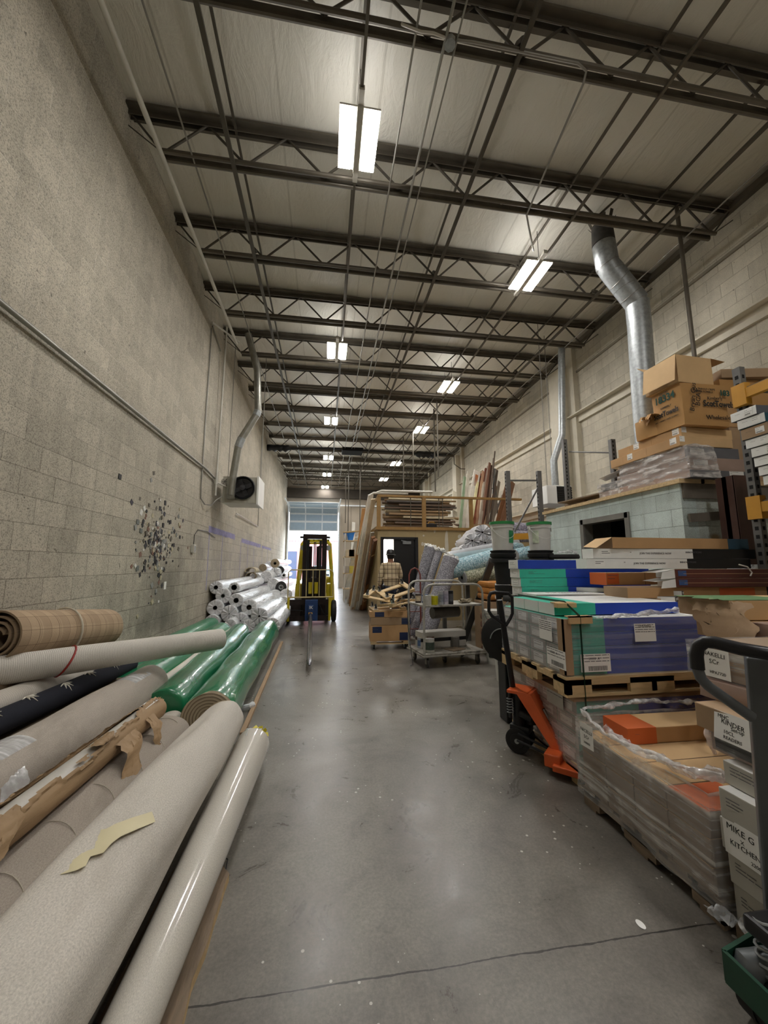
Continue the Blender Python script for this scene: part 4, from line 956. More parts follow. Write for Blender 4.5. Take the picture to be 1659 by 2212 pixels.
for px,py,w_ in ((880,1062,1.5),(845,1066,1.0)):
    p = PY(px,py,OY+.6); m = MB(); m.tube([(p.x-w_/1.6,OY+.6,p.z-.08),(p.x-w_/2,OY+.6,p.z),(p.x+w_/2,OY+.65,p.z+.02)],.035,8); o = m.build('foam_tube', M_white_metal, smooth=True)
    top(o,('longer' if w_ > 1.2 else 'shorter')+' pale bent tube on the very top of the mezzanine pile','tube')
p = PY(932,1124,OY+.2); m = MB(); m.box((p.x-.14,OY+.15,OZ+.08),(p.x+.14,OY+.3,OZ+.2),bev=.01); o = m.build('tool_case', M_black)
top(o,'small black tool case with yellow handle on the mezzanine edge','case'); m = MB(); m.tube([(p.x-.1,OY+.2,OZ+.2),(p.x-.07,OY+.2,OZ+.25),(p.x+.07,OY+.2,OZ+.25),(p.x+.1,OY+.2,OZ+.2)],.012,8); m.build('handle', M_rackorange, o)
# leaning planks on the mezzanine
pl = [(975,982,1062,.09,'c5bda9','white upright'),(985,1004,1030,.05,'7f9274','pale green'),(992,1012,1020,.06,'b9b2a2','off white'),(1000,1031,1018,.14,'d3cbbf','broad white'),(1007,1035,1022,.05,'d8cfa0','cream edged'),
 (1012,1040,1024,.06,'8a4f36','reddish'),(1018,1044,1018,.05,'b0896c','tan'),(1022,1050,1012,.05,'6b3a2c','dark red'),(1026,1055,1008,.06,'9a8c7c','grey brown'),(1030,1058,1000,.05,'7b5644','brown'),(1034,1062,1006,.06,'54382c','dark brown'),
 (1038,1064,1012,.04,'a3745a','light brown'),(1044,1069,975,.02,'4b3a2c','tallest thin dark'),(1040,1066,990,.02,'5a4636','second tallest thin'),(1052,1078,1040,.06,'8e8478','grey'),(1062,1098,1040,.09,'7d5334','wide brown'),(1072,1108,1042,.10,'6f4a30','widest brown'),(1048,1085,1070,.03,'a49a8e','thin grey slanting'),(1040,1092,1060,.03,'8a8178','lower thin grey slanting'),(1015,1037,1028,.05,'5b4033','shaded dark brown'),(1027,1047,1014,.05,'c9beac','thin pale'),(1035,1072,1050,.05,'9b7a5c','short tan'),(1048,1074,1016,.04,'4f4238','blackish brown'),(996,1008,1040,.04,'e0dbd0','short bright white'),(1024,1058,1044,.04,'b4a58f','short beige')]
for i,(bx,tx,ty,w_,c_,lb) in enumerate(pl):
    a = PY(bx+8,1132,OY+.35+.1*(i%4)); a.z = OZ+.08; b_ = PY(tx,ty,OY+1.6+.08*(i%3))
    m = MB(); m.bar(a,b_,w_*1.7,.03,up=(.2,-1,.1)); o = m.build('plank', mat('plank_'+c_,c_,.6,0,.12,5,.15,30)); top(o,lb+' plank leaning on the stock behind the mezzanine railing','plank')
    if i == 4:
        pass
    if lb == 'broad white':
        m = MB(); q = a.lerp(b_,.72); q2 = a.lerp(b_,.93); m.bar(q,q2,w_*.8,.03,up=(.2,-1,.1)); m.build('orange_label', mat('orange_sticker','d9782a',.5), o)
ld = thing('ladder','grey aluminium step ladder standing among the leaning planks','ladder',(5.0,11.4,OZ+.08))
la_, lb_, lt = PY(1058,1125,11.2), PY(1072,1120,11.2), PY(1067,1012,11.5)
for q in (la_, PY(1078,1122,11.2)):
    q.z = OZ+.08; m = MB(); m.bar(q, lt+V((.03*(1 if q is la_ else -1),0,0)),.05,.03); m.build('ladder_rail', M_rack, ld)
for f in (.25,.45,.65,.85):
    a = la_.lerp(lt,f); b_ = PY(1078,1122,11.2).lerp(lt,f); m = MB(); m.bar(a+V((-.25*(1-f),0,0)),b_,.06,.02); m.build('ladder_step', M_rack, ld)
m = MB(); a = PY(1020,1127,OY+.15); a.z = OZ+.14; b_ = PY(1072,1130,OY+.1); b_.z = a.z+.02; m.bar(a,b_,.3,.09); o = m.build('box_beam', M_kraft3); top(o,'flat brown board bundle lying at the right end of the mezzanine front','board')

# ---------------------------------------------------------------- lumber leaning against the office side
lum = [(746,1287,769,1170,.08,'6c6a66','dark grey panel',.03),(749,1293,774,1160,.13,'e6e4dc','broad pale panel',.03),(753,1303,797,1090,.07,'f2efe8','long white board in front of the broad panel',.03),(756,1305,786,1100,.05,'8a6134','brown edged board',.03),
 (758,1310,790,1098,.06,'b98d5c','tan board left of the white pair',.03),(761,1317,806,1069,.07,'f4f2ec','tallest white board',.04),(764,1317,800,1085,.06,'b99d84','pinkish tan board beside the tallest white one',.03),(768,1317,811,1078,.06,'e0cfb2','cream board reaching the railing',.03),
 (772,1317,803,1130,.06,'f0eee8','white ribbed board in the fan',.03),(776,1318,808,1150,.05,'dedad2','grey white board in the fan',.03),(768,1316,798,1150,.04,'a58d73','thin tan strip in the fan',.02),
 (780,1318,800,1160,.08,'8c5f3a','taped brown carton, left of four',.07),(784,1318,805,1158,.07,'7f5332','taped brown carton, second of four',.07),(788,1318,810,1160,.07,'94663f','taped brown carton, third of four',.07),(791,1314,814,1166,.07,'6e482c','taped brown carton, right of four',.07),
 (789,1316,812,1176,.05,'5f4a3c','dark brown strip by the office corner',.03),(731,1265,742,1165,.12,'8f8577','weathered grey board near the shelf',.03),(735,1268,748,1150,.08,'d6d3ca','white board near the blue bin',.03),
 (757,1290,764,1128,.07,'ddd9cf','short white pair left of the lumber',.03)]
for i,(bx,by,tx,ty,w_,c_,lb,th) in enumerate(lum):
    a = PZ(bx,by,0) ; b_ = PX(tx,ty,1.30 if i < 16 else 1.1)
    if i >= 16: b_ = PY(tx,ty,a.y+.6)
    if b_.y > a.y+1.5: b_ = PY(tx,ty,a.y-.3)
    hw = w_*(.75 if th > .06 else 1.1)
    if a.y < 14.2 and b_.x > .9: a.x = min(a.x,1.31-hw); b_.x = min(b_.x,1.31-hw)
    a.z = .02; m = MB(); m.bar(a,b_,w_*(1.5 if th > .06 else 2.2),th,up=(.3,-1,0)); o = m.build('board' if th < .06 else 'long_carton', mat('board_'+c_,c_,.65,0,.1,5,.15,30))
    top(o,lb+', leaning left of the office','board' if th < .06 else 'carton')
    if th > .06:
        for f in (.15,.5,.82):
            q = a.lerp(b_,f); m = MB(); m.bar(q,a.lerp(b_,f+.012),w_*1.53,th+.006,up=(.3,-1,0)); m.build('tape_band', M_rackorange if f == .5 else M_kraft2, o)
# shelving with the blue bin further back
sh = thing('shelving_unit','thin white metal shelf with clutter by the far right of the aisle','shelf',(1.2,15.6,0))
p0, p1 = PY(745,1160,15.6), PY(765,1160,15.6)
for x in (p0.x,p1.x+.2):
    for y in (15.4,16.1):
        m = MB(); m.box((x-.02,y-.02,0),(x+.02,y+.02,2.7)); m.build('post', M_white_metal, sh)
for z in (.5,1.1,1.75,2.4):
    m = MB(); m.box((p0.x-.05,15.38,z),(p1.x+.25,16.12,z+.03)); m.build('shelf_board', M_wood, sh)
p = PY(754.5,1166,15.4); m = MB(); m.lathe([(0,0),(0,.13),(.30,.19),(.30,.21),(.33,.21),(.33,.0)],Matrix.Translation((p.x,15.6,2.435)) @ Matrix.Diagonal((1.2,1,1,1)),4,None); o = m.build('storage_bin', mat('blue_plastic','1f6fc0',.4)); top(o,'bright blue plastic bin on the top of the far white shelf','bin')
for i,(px,py,c_,lb) in enumerate(((750,1183,'8e8a84','grey'),(760,1190,'5f6a5c','green grey'),(751,1205,'b9aa8e','cream'),(760,1215,'7b5b3c','brown'),(750,1228,'a59c90','pale'),(760,1240,'c2b24a','yellowish'))):
    p = PY(px,py,15.5); z = min([q for q in (.53,1.13,1.78,2.43)],key=lambda q:abs(q-p.z)); m = MB(); m.box((p.x-.12,15.5,z),(p.x+.1,15.8,z+.28),bev=.01); o = m.build('supply_box', mat('sb_'+c_,c_,.7)); top(o,lb+' supply box on the far white shelf','box')
for i,(px,py,pz) in enumerate(((775,1148,0),(770,1152,0))):
    p = PY(px,py,14.6); m = MB(); m.bar((p.x-.5,14.7,p.z-.04+i*.08),(p.x+.3,14.2,p.z+i*.08),.06,.04); o = m.build('timber_offcut', M_wood); top(o,['lower','upper'][i]+' timber offcut laid above the shelf behind the leaning boards','timber')

# ---------------------------------------------------------------- person
P0 = V((1.53,9.0,0)); s_ = 1.0
M_skin = mat('skin','8a5f48',.6,0,.05)
pe = thing('person','person in a cream plaid shirt, dark jeans and black hat, walking into the black doorway','person',P0)
def skin(name, verts, edges, radii, mt, parent, sub=2):
    me = bpy.data.meshes.new(name); me.from_pydata([P0+V(v) for v in verts],edges,[]); me.transform(wm(parent).inverted()); o = bpy.data.objects.new(name,me); COL.objects.link(o); o.parent = parent
    md = o.modifiers.new('s','SKIN'); me.skin_vertices[0].data[0].use_root = True
    for d_,r_ in zip(me.skin_vertices[0].data, radii): d_.radius = r_ if isinstance(r_,tuple) else (r_,r_)
    md.use_smooth_shade = True; sb = o.modifiers.new('d','SUBSURF'); sb.levels = sub; sb.render_levels = sub
    me.materials.append(mt); return o
bv = [(0,0,.95),(0,0,1.12),(0,.01,1.30),(0,.0,1.43),(0,.02,1.50),(0,.04,1.60),(0,.05,1.70),
 (-.17,0,1.42),(-.25,-.02,1.18),(-.26,.04,.94),(-.26,.07,.86),(.17,0,1.42),(.24,.03,1.18),(.20,.16,.98),(.19,.20,.91),
 (-.10,0,.90),(-.10,-.03,.50),(-.11,-.12,.09),(-.11,.02,.04),(.10,0,.90),(.10,.08,.50),(.10,.10,.09),(.10,.22,.04)]
be = [(0,1),(1,2),(2,3),(3,4),(4,5),(5,6),(3,7),(7,8),(8,9),(9,10),(3,11),(11,12),(12,13),(13,14),(0,15),(15,16),(16,17),(17,18),(0,19),(19,20),(20,21),(21,22)]
br_ = [(.15,.11),(.145,.10),(.16,.11),(.12,.09),.055,.08,.075,.065,.045,.033,.035,.065,.045,.033,.035,.085,.058,.04,.035,.085,.058,.04,.035]
# fingers
for hb,(hx,hy,hz),sg in ((10,(-.26,.07,.86),-1),(14,(.19,.20,.91),1)):
    for q,(dx,L_) in enumerate(((-.024,.07),(-.008,.078),(.008,.074),(.022,.058))):
        i0 = len(bv); bv += [(hx+.0,hy+dx,hz-.05),(hx-sg*.012,hy+dx,hz-.05-L_*.5),(hx-sg*.03,hy+dx,hz-.05-L_)]; be += [(hb,i0),(i0,i0+1),(i0+1,i0+2)]; br_ += [.010,.009,.008]
    i0 = len(bv); bv += [(hx-sg*.02,hy+.035,hz-.03),(hx-sg*.03,hy+.045,hz-.065)]; be += [(hb,i0),(i0,i0+1)]; br_ += [.011,.009]
skin('body', bv, be, br_, M_skin, pe)
t = NT('cream_plaid_shirt'); X = t.xyz(); c_ = t.mix(0.,srgb('c9b695'),srgb('c9b695'))
for co,k_ in ((X[0],10.5),(X[2],10.5)):
    f = t.math('LESS_THAN', t.math('FRACT', t.math('MULTIPLY',co,k_)), .16); c_ = t.mix(t.math('MULTIPLY',f,.75), c_, srgb('5b4438'))
t.base(c_); t.rough(.9); M_plaid = t.m
sv = [(0,0,.98),(0,0,1.12),(0,.01,1.30),(0,.0,1.44),(0,.01,1.49),(-.17,0,1.42),(-.25,-.02,1.18),(-.26,.035,.96),(.17,0,1.42),(.24,.03,1.18),(.205,.15,1.0),(0,0,.86)]
skin('shirt', sv, [(0,1),(1,2),(2,3),(3,4),(3,5),(5,6),(6,7),(3,8),(8,9),(9,10),(0,11)], [(.175,.13),(.175,.125),(.19,.13),(.14,.105),.065,.085,.068,.05,.085,.068,.05,(.17,.13)], M_plaid, pe)
skin('jeans', [(0,0,.94),(-.10,0,.88),(-.10,-.03,.50),(-.11,-.12,.10),(.10,0,.88),(.10,.08,.50),(.10,.10,.10)], [(0,1),(1,2),(2,3),(0,4),(4,5),(5,6)], [(.16,.12),.105,.078,.062,.105,.078,.062], mat('dark_jeans','1c2130',.85,0,.1), pe)
for x,y in ((-.11,-.06),(.10,.16)):
    m = MB(); m.box(P0+V((x-.05,y-.12,0)),P0+V((x+.05,y+.14,.09)),bev=.03); m.build('shoe', M_black, pe, True)
m = MB(); m.lathe([(1.715,.0),(1.70,.13),(1.705,.135),(1.725,.10),(1.80,.09),(1.835,.06),(1.84,0)],Matrix.Translation(P0+V((0,.05,-.03))),24); m.build('hat', M_black, pe, True)
m = MB(); m.lathe([(1.55,.05),(1.6,.082),(1.68,.092),(1.72,.085)],Matrix.Translation(P0+V((0,.035,-.0))),20); m.build('hair', mat('dark_hair','17120f',.8), pe, True)
# ---------------------------------------------------------------- dolly stack with cartons
def carton(name, label, p, sz, rz=0, m0=None, top_m=None, end_m=None, cat='carton', group=None, bev=.004, tilt=(0,0)):
    """p = centre of the bottom face; sz = (x,y,z)"""
    m0 = m0 or M_kraft; x,y,z = sz
    def fm(n,c): return 1 if n.z > .7 else (2 if abs(n.x) > .7 else 0)
    m = MB(); m.box((-x/2,-y/2,0),(x/2,y/2,z),None,bev,fm)
    o = m.build(name,[m0,top_m or m0,end_m or m0]); o.location = p; o.rotation_euler = (tilt[0],tilt[1],rz)
    if label: tag(o,label,cat,group)
    bpy.context.view_layer.update(); return o
def plate(o, face, u, v, w, h, mt, name='label', th=.0012, lines=0, bar=False, txt=None, tm=None, ts=.03, rot=0):
    """flat label on a carton face; u,v = offset of its centre on that face (fraction -1..1)"""
    vs = [q.co for q in o.data.vertices]; hx = max(q.x for q in vs); hy = max(q.y for q in vs); hz = max(q.z for q in vs)
    if face == 'front': c_ = V((u*hx,-hy-.001,hz*(v+1)/2)); n = (0,-1,0); up_ = (0,0,1)
    elif face == 'left': c_ = V((-hx-.001,-u*hy,hz*(v+1)/2)); n = (-1,0,0); up_ = (0,0,1)
    elif face == 'top': c_ = V((u*hx,v*hy,hz+.001)); n = (0,0,1); up_ = (0,1,0)
    M = wm(o) @ facem(c_,n,up_) @ Matrix.Rotation(R(rot),4,'Z')
    pl_ = None
    if mt:
        m = MB(); m.box((-w/2,-h/2,0),(w/2,h/2,th),M); pl_ = m.build(name, mt, o)
    par = pl_ or o; z = th+.0005
    if lines:
        m = MB()
        for i in range(lines):
            yy = h*.36-i*h*.62/lines; x0 = -w*.44; 
            for q in range(rnd.randint(1,3)):
                x1 = x0+w*rand(.1,.4); m.box((x0,yy-h*.02,z-.0004),(min(x1,w*.44),yy+h*.025,z),M); x0 = x1+w*.03
                if x0 > w*.4: break
        m.build('print', M_inkb, par)
    if bar:
        m = MB(); x0 = -w*.4
        while x0 < w*.25:
            q = rand(.004,.014)*w/.2; m.box((x0,-h*.42,z-.0004),(x0+q*.6,-h*.2,z),M); x0 += q*1.3
        m.build('barcode', M_ink, par)
    if txt:
        T = txt.split('\n')
        for i,s in enumerate(T):
            text_mesh(s, ts, M @ Matrix.Translation((0,(len(T)-1)*ts*.62-i*ts*1.25,z)), tm or M_ink, par)
    return pl_
bx0 = PZ(795,1402,0); bc = V((1.14,6.95,0)); rz = -.06
dl = thing('dolly','wooden moving dolly on black casters under the kraft cartons left of the cart','dolly',bc)
def dolly_parts(root, c, M, w=.62, d=.44, wh=1):
    """timber frame dolly, local z up, wheels below if wh=-1 or above if wh=1"""
    for y in (-d/2+.045,d/2-.045):
        m = MB(); m.box((-w/2,y-.045,0),(w/2,y+.045,.022),M); m.build('deck_board', M_wood, root)
    for x in (-w/2+.05,w/2-.05):
        m = MB(); m.box((x-.05,-d/2,.022),(x+.05,d/2,.05),M); m.build('cross_board', M_wood, root)
    for x in (-w/2+.06,w/2-.06):
        for y in (-d/2+.06,d/2-.06):
            z = .05 if wh > 0 else 0; s = wh
            m = MB(); m.box((x-.03,y-.03,z),(x+.03,y+.03,z+s*.006),M); m.box((x-.02,y-.022,z),(x-.014,y+.022,z+s*.055),M); m.box((x+.014,y-.022,z),(x+.02,y+.022,z+s*.055),M); f = m.build('caster_fork', M_galv, root)
            m = MB(); m.lathe([(-.013,0),(-.013,.034),(-.008,.038),(.008,.038),(.013,.034),(.013,0)],M @ Matrix.Translation((x,y+.01,z+s*.05)) @ Matrix.Rotation(R(90),4,'Y'),16); m.build('caster_wheel', M_rubber, root, True)
dolly_parts(dl, bc, Matrix.Translation(bc+V((0,0,.09))) @ Matrix.Rotation(rz,4,'Z'), .66,.46,-1)
z = .14
for i,(h_,lb,ox) in enumerate(((.27,'bottom kraft carton with blue patches on the dolly',0),(.13,'shallow kraft carton on top of the larger one, under the upturned dollies',.01),(.10,'third kraft carton with a dark blue patch just under the upturned dollies',-.01))):
    o = carton('carton', lb, bc+V((ox,0,z)), (.68,.46,h_-.004), rz, M_kraft if i != 1 else M_kraft3)
    plate(o,'front',-.65 if i == 0 else .8 if i == 1 else -.5,.45 if i == 0 else 0,.16,.1 if i == 0 else h_*.8,mat('navy_print','1c2c50',.6),'blue_patch',lines=2)
    if i == 0: plate(o,'front',.75,-.4,.18,.13,mat('navy_print','1c2c50',.6),'blue_patch')
    z += h_
for i,(dx,dy,dz,rx,ry,rzz,lb) in enumerate(((-.02,.02,.0,3,-3,.08,'lowest upturned timber dolly, flat on the cartons'),(.16,-.1,.105,-5,-6,.5,'upturned timber dolly skewed over the lowest one, wheels up'),(-.1,.05,.215,12,9,-.5,'tilted upturned timber dolly at the top left of the heap'),(.14,.1,.30,16,-16,.35,'tilted upturned timber dolly at the top right of the heap, highest wheel up'))):
    q = bc+V((dx,dy,z+.0+dz)); d_ = thing('dolly',lb,'dolly',q)
    dolly_parts(d_, q, Matrix.Translation(q) @ Matrix.Rotation(rzz,4,'Z') @ Matrix.Rotation(R(rx),4,'X') @ Matrix.Rotation(R(ry),4,'Y'), .6,.42,1)

# ---------------------------------------------------------------- paint cart
FL, FR, BL = PZ(917,1413,.2), PZ(1046,1404,.2), PZ(881,1391,.2)
ex = (FR-FL); W_ = ex.length; ex.normalize(); ey = BL-FL; ey = (ey-ex*ey.dot(ex)).normalized(); D_ = .62
CM = Matrix(((ex.x,ey.x,0,FL.x),(ex.y,ey.y,0,FL.y),(0,0,1,0),(0,0,0,1)))
if ey.y < 0: CM = Matrix(((ex.x,-ey.x,0,FL.x),(ex.y,-ey.y,0,FL.y),(0,0,1,0),(0,0,0,1)))
ct = thing('platform_cart','paint splattered two tier tube cart loaded with cans','cart',FL.copy()); ct.location.z = 0
M_cart = mat('paint_splattered_tube','a9a69d',.5,.2,.2,14,.4,25,dirt=('6f6b62',.55)); M_deck = mat('paint_splattered_deck','8f8a80',.7,0,.3,9,.5,25,dirt=('57524a',.52))
m = MB(); m.box((-.02,-.02,.16),(W_+.02,D_+.02,.20),CM,.008); m.box((-.03,-.03,.15),(W_+.03,D_+.03,.175),CM,.01); m.build('lower_deck', M_deck, ct)
ZS = PY(917,1308,FL.y).z; ZT = PY(930,1263,FL.y).z
m = MB(); m.box((0,0,ZS-.03),(W_,D_,ZS),CM,.006); m.build('upper_shelf', M_cart, ct)
for y,z1,nm_ in ((.0,ZT,'f'),(D_,ZT+.03,'b')):
    m = MB(); pts = [(0,.2),(0,z1-.12),(.025,z1-.05),(.08,z1-.01),(.14,z1),(W_-.14,z1),(W_-.08,z1-.01),(W_-.025,z1-.05),(W_,z1-.12),(W_,.2)]
    m.tube([CM @ V((x,y,z)) for x,z in pts],.0165,12); m.build('tube_frame', M_cart, ct, True)
for x,y in ((.06,.06),(W_-.08,.06),(.06,D_-.08),(W_-.08,D_-.08),(W_*.45,.25)):
    m = MB(); m.box((x-.04,y-.04,.14),(x+.04,y+.04,.15),CM); m.box((x-.022,y-.03,.05),(x-.016,y+.03,.14),CM); m.box((x+.016,y-.03,.05),(x+.022,y+.03,.14),CM); f = m.build('caster_fork', M_deck, ct)
    m = MB(); m.lathe([(-.014,0),(-.014,.045),(-.01,.06),(.01,.06),(.014,.045),(.014,0)],CM @ Matrix.Translation((x,y,.06)) @ Matrix.Rotation(R(90),4,'Y'),20); m.build('caster_wheel', mat('dusty_rubber','4b4845',.8,0,.3,9), ct, True)
def can(label, x, y, z, r, h, c_, lid='b9b9b6', name='paint_can', cat='can', sq=False, lab=None):
    p = CM @ V((x,y,z)); o = thing(name,label,cat,p); Mc = Matrix.Translation(p)
    m = MB(); m.lathe([(0,0),(0,r*.96),(.004,r),(h*.94,r),(h*.95,r*1.03),(h*.97,r*1.03),(h*.97,r*.94),(h*.955,0)],Mc,4 if sq else 24,None); b_ = m.build('can_body', mat('can_'+c_,c_,.4,0,.1,20), o, not sq)
    m = MB(); m.lathe([(h*.955,0),(h*.96,r*.9),(h*.985,r*.92),(h*.985,r*.8),(h*.965,r*.78),(h*.965,0)],Mc,24); m.build('lid', mat('lid_'+lid,lid,.3,.6), o, True)
    if lab:
        m = MB(); m.lathe([(h*.2,r*1.01),(h*.75,r*1.01)],Mc,24)
        bmesh.ops.delete(m.bm,geom=[f for f in m.bm.faces if f.calc_center_median().y > p.y-.2*r],context='FACES'); m.build('label', mat('lab_'+lab,lab,.5,0,.3,30), o, True)
    return o
def pxx(px): # position along the cart front edge for a pixel column
    p = PY(px,1305,FL.y-.0); return (p-FL).dot(ex)
for lb,px,y,r,h_,c_,lab in (('white paint can at the left end of the cart shelf front row',928,.08,.058,.135,'d2d0ca',None),('yellow paint can on the cart shelf',945,.07,.048,.13,'c9c21c',None),('tall grey white can right of the yellow one',960,.08,.04,.19,'b9bcc2','8a8f98'),
  ('tall lilac white can on the cart shelf',972,.08,.038,.20,'c4c0cc','a7a3b5'),('tall black spray can on the cart shelf',984,.08,.036,.20,'26252a','5a5a5e'),('blue labelled can near the left post of the cart shelf',905,.38,.045,.13,'3f5c8c','c0c8d4'),('dark can with pale label at the left back corner of the shelf',893,.42,.045,.14,'4a3d38','b9a88c'),('white can behind the left post of the cart shelf',915,.35,.045,.13,'c8c6c2',None)):
    can(lb, max(.08,pxx(px)+ (.0 if y < .2 else .25*0)) if y < .2 else {905:.17,893:.08,915:.27}[px], y, ZS, r, h_, c_, lab=lab)
m = MB(); q = CM @ V((W_*.78,.15,ZS))
for i in range(9): m.tube([q+V((rand(-.1,.1),rand(-.05,.1),.01+.05*rand(0,1))) for _ in range(4)],.018,6)
o = m.build('rag', mat('crumpled_rag','a59a84',.9,0,.2,15), smooth=True); top(o,'crumpled pale rag on the right half of the cart shelf','rag')
for lb,x,y,r,h_,c_,lab in (('white can with red top ring on the lower cart deck, front left',.12,.1,.07,.19,'c7c4bd','3f4b42'),('blue and white can at the back left of the lower deck',.1,.42,.04,.15,'b4bcc9','51698f'),('small blue can beside it on the lower deck',.19,.44,.033,.13,'4b6490',None),('grey dented bucket on the right of the lower cart deck',W_*.68,.33,.065,.15,'6f6c68',None),('rust brown can behind the white one on the lower deck',.24,.36,.06,.17,'7b5236',None),('pale can in the middle of the lower deck',W_*.36,.45,.05,.13,'aaa59b',None)):
    can(lb,x,y,.2,r,h_,c_,lab=lab)
q = CM @ V((W_*.58,.16,.2)); o = carton('floor_tile','square brown grey tile sample lying on the lower cart deck',q,(.26,.2,.012),.5,M_woodgrey,cat='tile')
q = CM @ V((W_*.42,.3,.2)); o = carton('debris_plate','thin grey scraper plate lying on the lower cart deck',q,(.16,.1,.008),-.3,M_deck,cat='plate')
z = .2
for i,(h_,mt,lb) in enumerate(((.09,M_greycard,'lowest grey flat carton behind the cans on the lower cart deck'),(.05,M_black,'thin black carton on the lowest grey one'),(.09,M_greycard,'upper grey flat carton on the lower cart deck'))):
    o = carton('carton',lb,CM @ V((W_*.5,D_-.14,z)),(.75,.24,h_-.003),math.atan2(ex.y,ex.x)+.02*i,mt); z += h_
m = MB(); m.cyl(CM @ V((W_*.25,.25,ZS-.14)),CM @ V((W_*.72,.3,ZS-.13)),.085,n=24); o = m.build('hanging_roll', mat('dull_clear_roll','57514a',.4,0,.2,8), smooth=True); top(o,'dull brown roll tucked under the upper shelf of the cart','roll')
m = MB(); m.tube([CM @ V((-.03,D_,ZS-.05)),CM @ V((-.05,D_-.1,.5)),CM @ V((-.06,D_-.2,.3)),CM @ V((-.09,D_-.4,.02)),CM @ V((-.15,D_-.45,.015))],.005,6); o = m.build('cord', M_black, smooth=True); top(o,'thin dark cord dangling from the left rear of the cart to the floor','cord')

# ---------------------------------------------------------------- stuff between cart and rack
bm_ = thing('x','x','x'); bpy.data.objects.remove(bm_)
m = MB(); a = V((2.52,7.0,.02)); b_ = PY(1064,1207,6.5); m.bar(a,b_,.11,.05,up=(0,-1,0)); o = m.build('steel_beam', mat('dark_flat_bar','3f3f3e',.5,.3,.1)); top(o,'dark grey steel bar leaning beyond the cart against the blue pad rolls','steel bar')
spk_g = speckle_mat('grey_pad_speckle',['7c7a80','8f8d94','b4b2b9','85848c','6a6970'],110); spk_b = speckle_mat('blue_pad_speckle',['93b7c4','a9c8d2','cbdde0','6f93a1','9cc0ca'],60); spk_o = speckle_mat('olive_pad_speckle',['94987f','b0b29a','cac9b4','727660','a2a68f'],60); spk_p = speckle_mat('purple_pad_speckle',['7a7683','96929e','b1adb8','686473'],75)
r_pad = ring_mat('pad_spiral','b0b0b0','77777c',50)
for i,(tp,bt,r,mt,lb) in enumerate((((930,1183),(900,1300),.125,spk_g,'leftmost grey speckled pad roll leaning behind the cart'),((949,1190),(914,1300),.07,spk_g,'slim grey pad roll between the two thick leaning ones'),((975,1206),(944,1300),.15,spk_g,'thickest grey pad roll leaning behind the cart, plastic bunched on top'))):
    yq = (7.7,7.35,6.9)[i]; a = PY(tp[0],tp[1],yq); b_ = PY(bt[0],bt[1],yq-.1); d_ = (b_-a).normalized(); b_ = a+d_*(a.z/abs(d_.z)*1.0-.12/abs(d_.z)*1.2)
    o = roll('pad_roll',a,b_,r,mt,M_foilend,lb,'pad roll',pleat=.02,n=32,hole=0)
    m = MB(); F = frame(a,a-b_)
    for k in range(40):
        an = rand(0,6.28); q = rand(.2,.95)*r; c_ = F @ V((0,q*math.cos(an),q*math.sin(an)))
        m.tube([c_,c_+V((rand(-.05,.05),rand(-.05,.05),rand(.0,.04))),c_+V((rand(-.07,.07),rand(-.05,.05),rand(-.01,.07)))],[.018,.024,.006],6)
    m.build('bunched_film', M_paper, o, True)
for i,(p0,p1,r,mt,lb) in enumerate((((968,1233),(1085,1198),.16,spk_b,'upper blue speckled pad roll pointing at the cart'),((998,1248),(1100,1228),.14,spk_o,'olive speckled pad roll under the blue one'),((970,1207),(1110,1186),.11,mat('pale_blue_film','a8bfc6',.3,0,.1,9,.5,9),'pale film wrapped roll behind the upper blue roll'),((1110,1200),(1175,1185),.12,spk_b,'short blue speckled roll end showing between the two lidded buckets'),((965,1203),(1090,1178),.09,mat('white_film_roll','b9bcc0',.3,0,.1,9,.5,9),'white film roll behind the blue rolls'))):
    y0 = 6.9+.15*(i > 1); a = PY(p0[0],p0[1],y0); b_ = PY(p1[0],p1[1],y0+.3); b_ = a+(b_-a).normalized()*1.7
    roll('pad_roll',a,b_,r,mt,r_pad,lb,'pad roll',hole=.03 if i < 2 else 0,mc=M_corek,n=32)
    if i < 2:
        pass
# white tied bundle ends
for i,(px,py,r) in enumerate(((1008,1190,.13),(1020,1168,.14),(1030,1190,.14),(1042,1150,.15),(1048,1172,.15),(1056,1192,.14),(1062,1155,.13),(1072,1180,.13),(1006,1205,.12))):
    p = PY(px,py,7.7); lbs = ['left middle','second row left','bottom centre','top','centre','bottom right','top right','right','lowest left']
    o = roll('bagged_roll',p,p+V((.3,1.5,0)),r*1.12,M_foilend,M_foilend,'white bagged roll end tied in folds, '+lbs[i]+' of the bunch','bagged roll',hole=.02,mc=M_corek,pleat=.035,n=44,wob=.02,seed=i*3)
o = roll('pad_roll',PY(1072,1143,7.8),PY(1072,1143,7.8)+V((1.75,.2,0)),.155,spk_p,r_pad,'purple grey pad roll lying on top of the rack behind the buckets','pad roll',hole=.0)
o = roll('pad_roll',PY(1085,1158,7.5),PY(1085,1158,7.5)+V((1.6,.2,0)),.12,spk_p,r_pad,'pale purple pad roll just below the top one behind the buckets','pad roll',hole=.0)
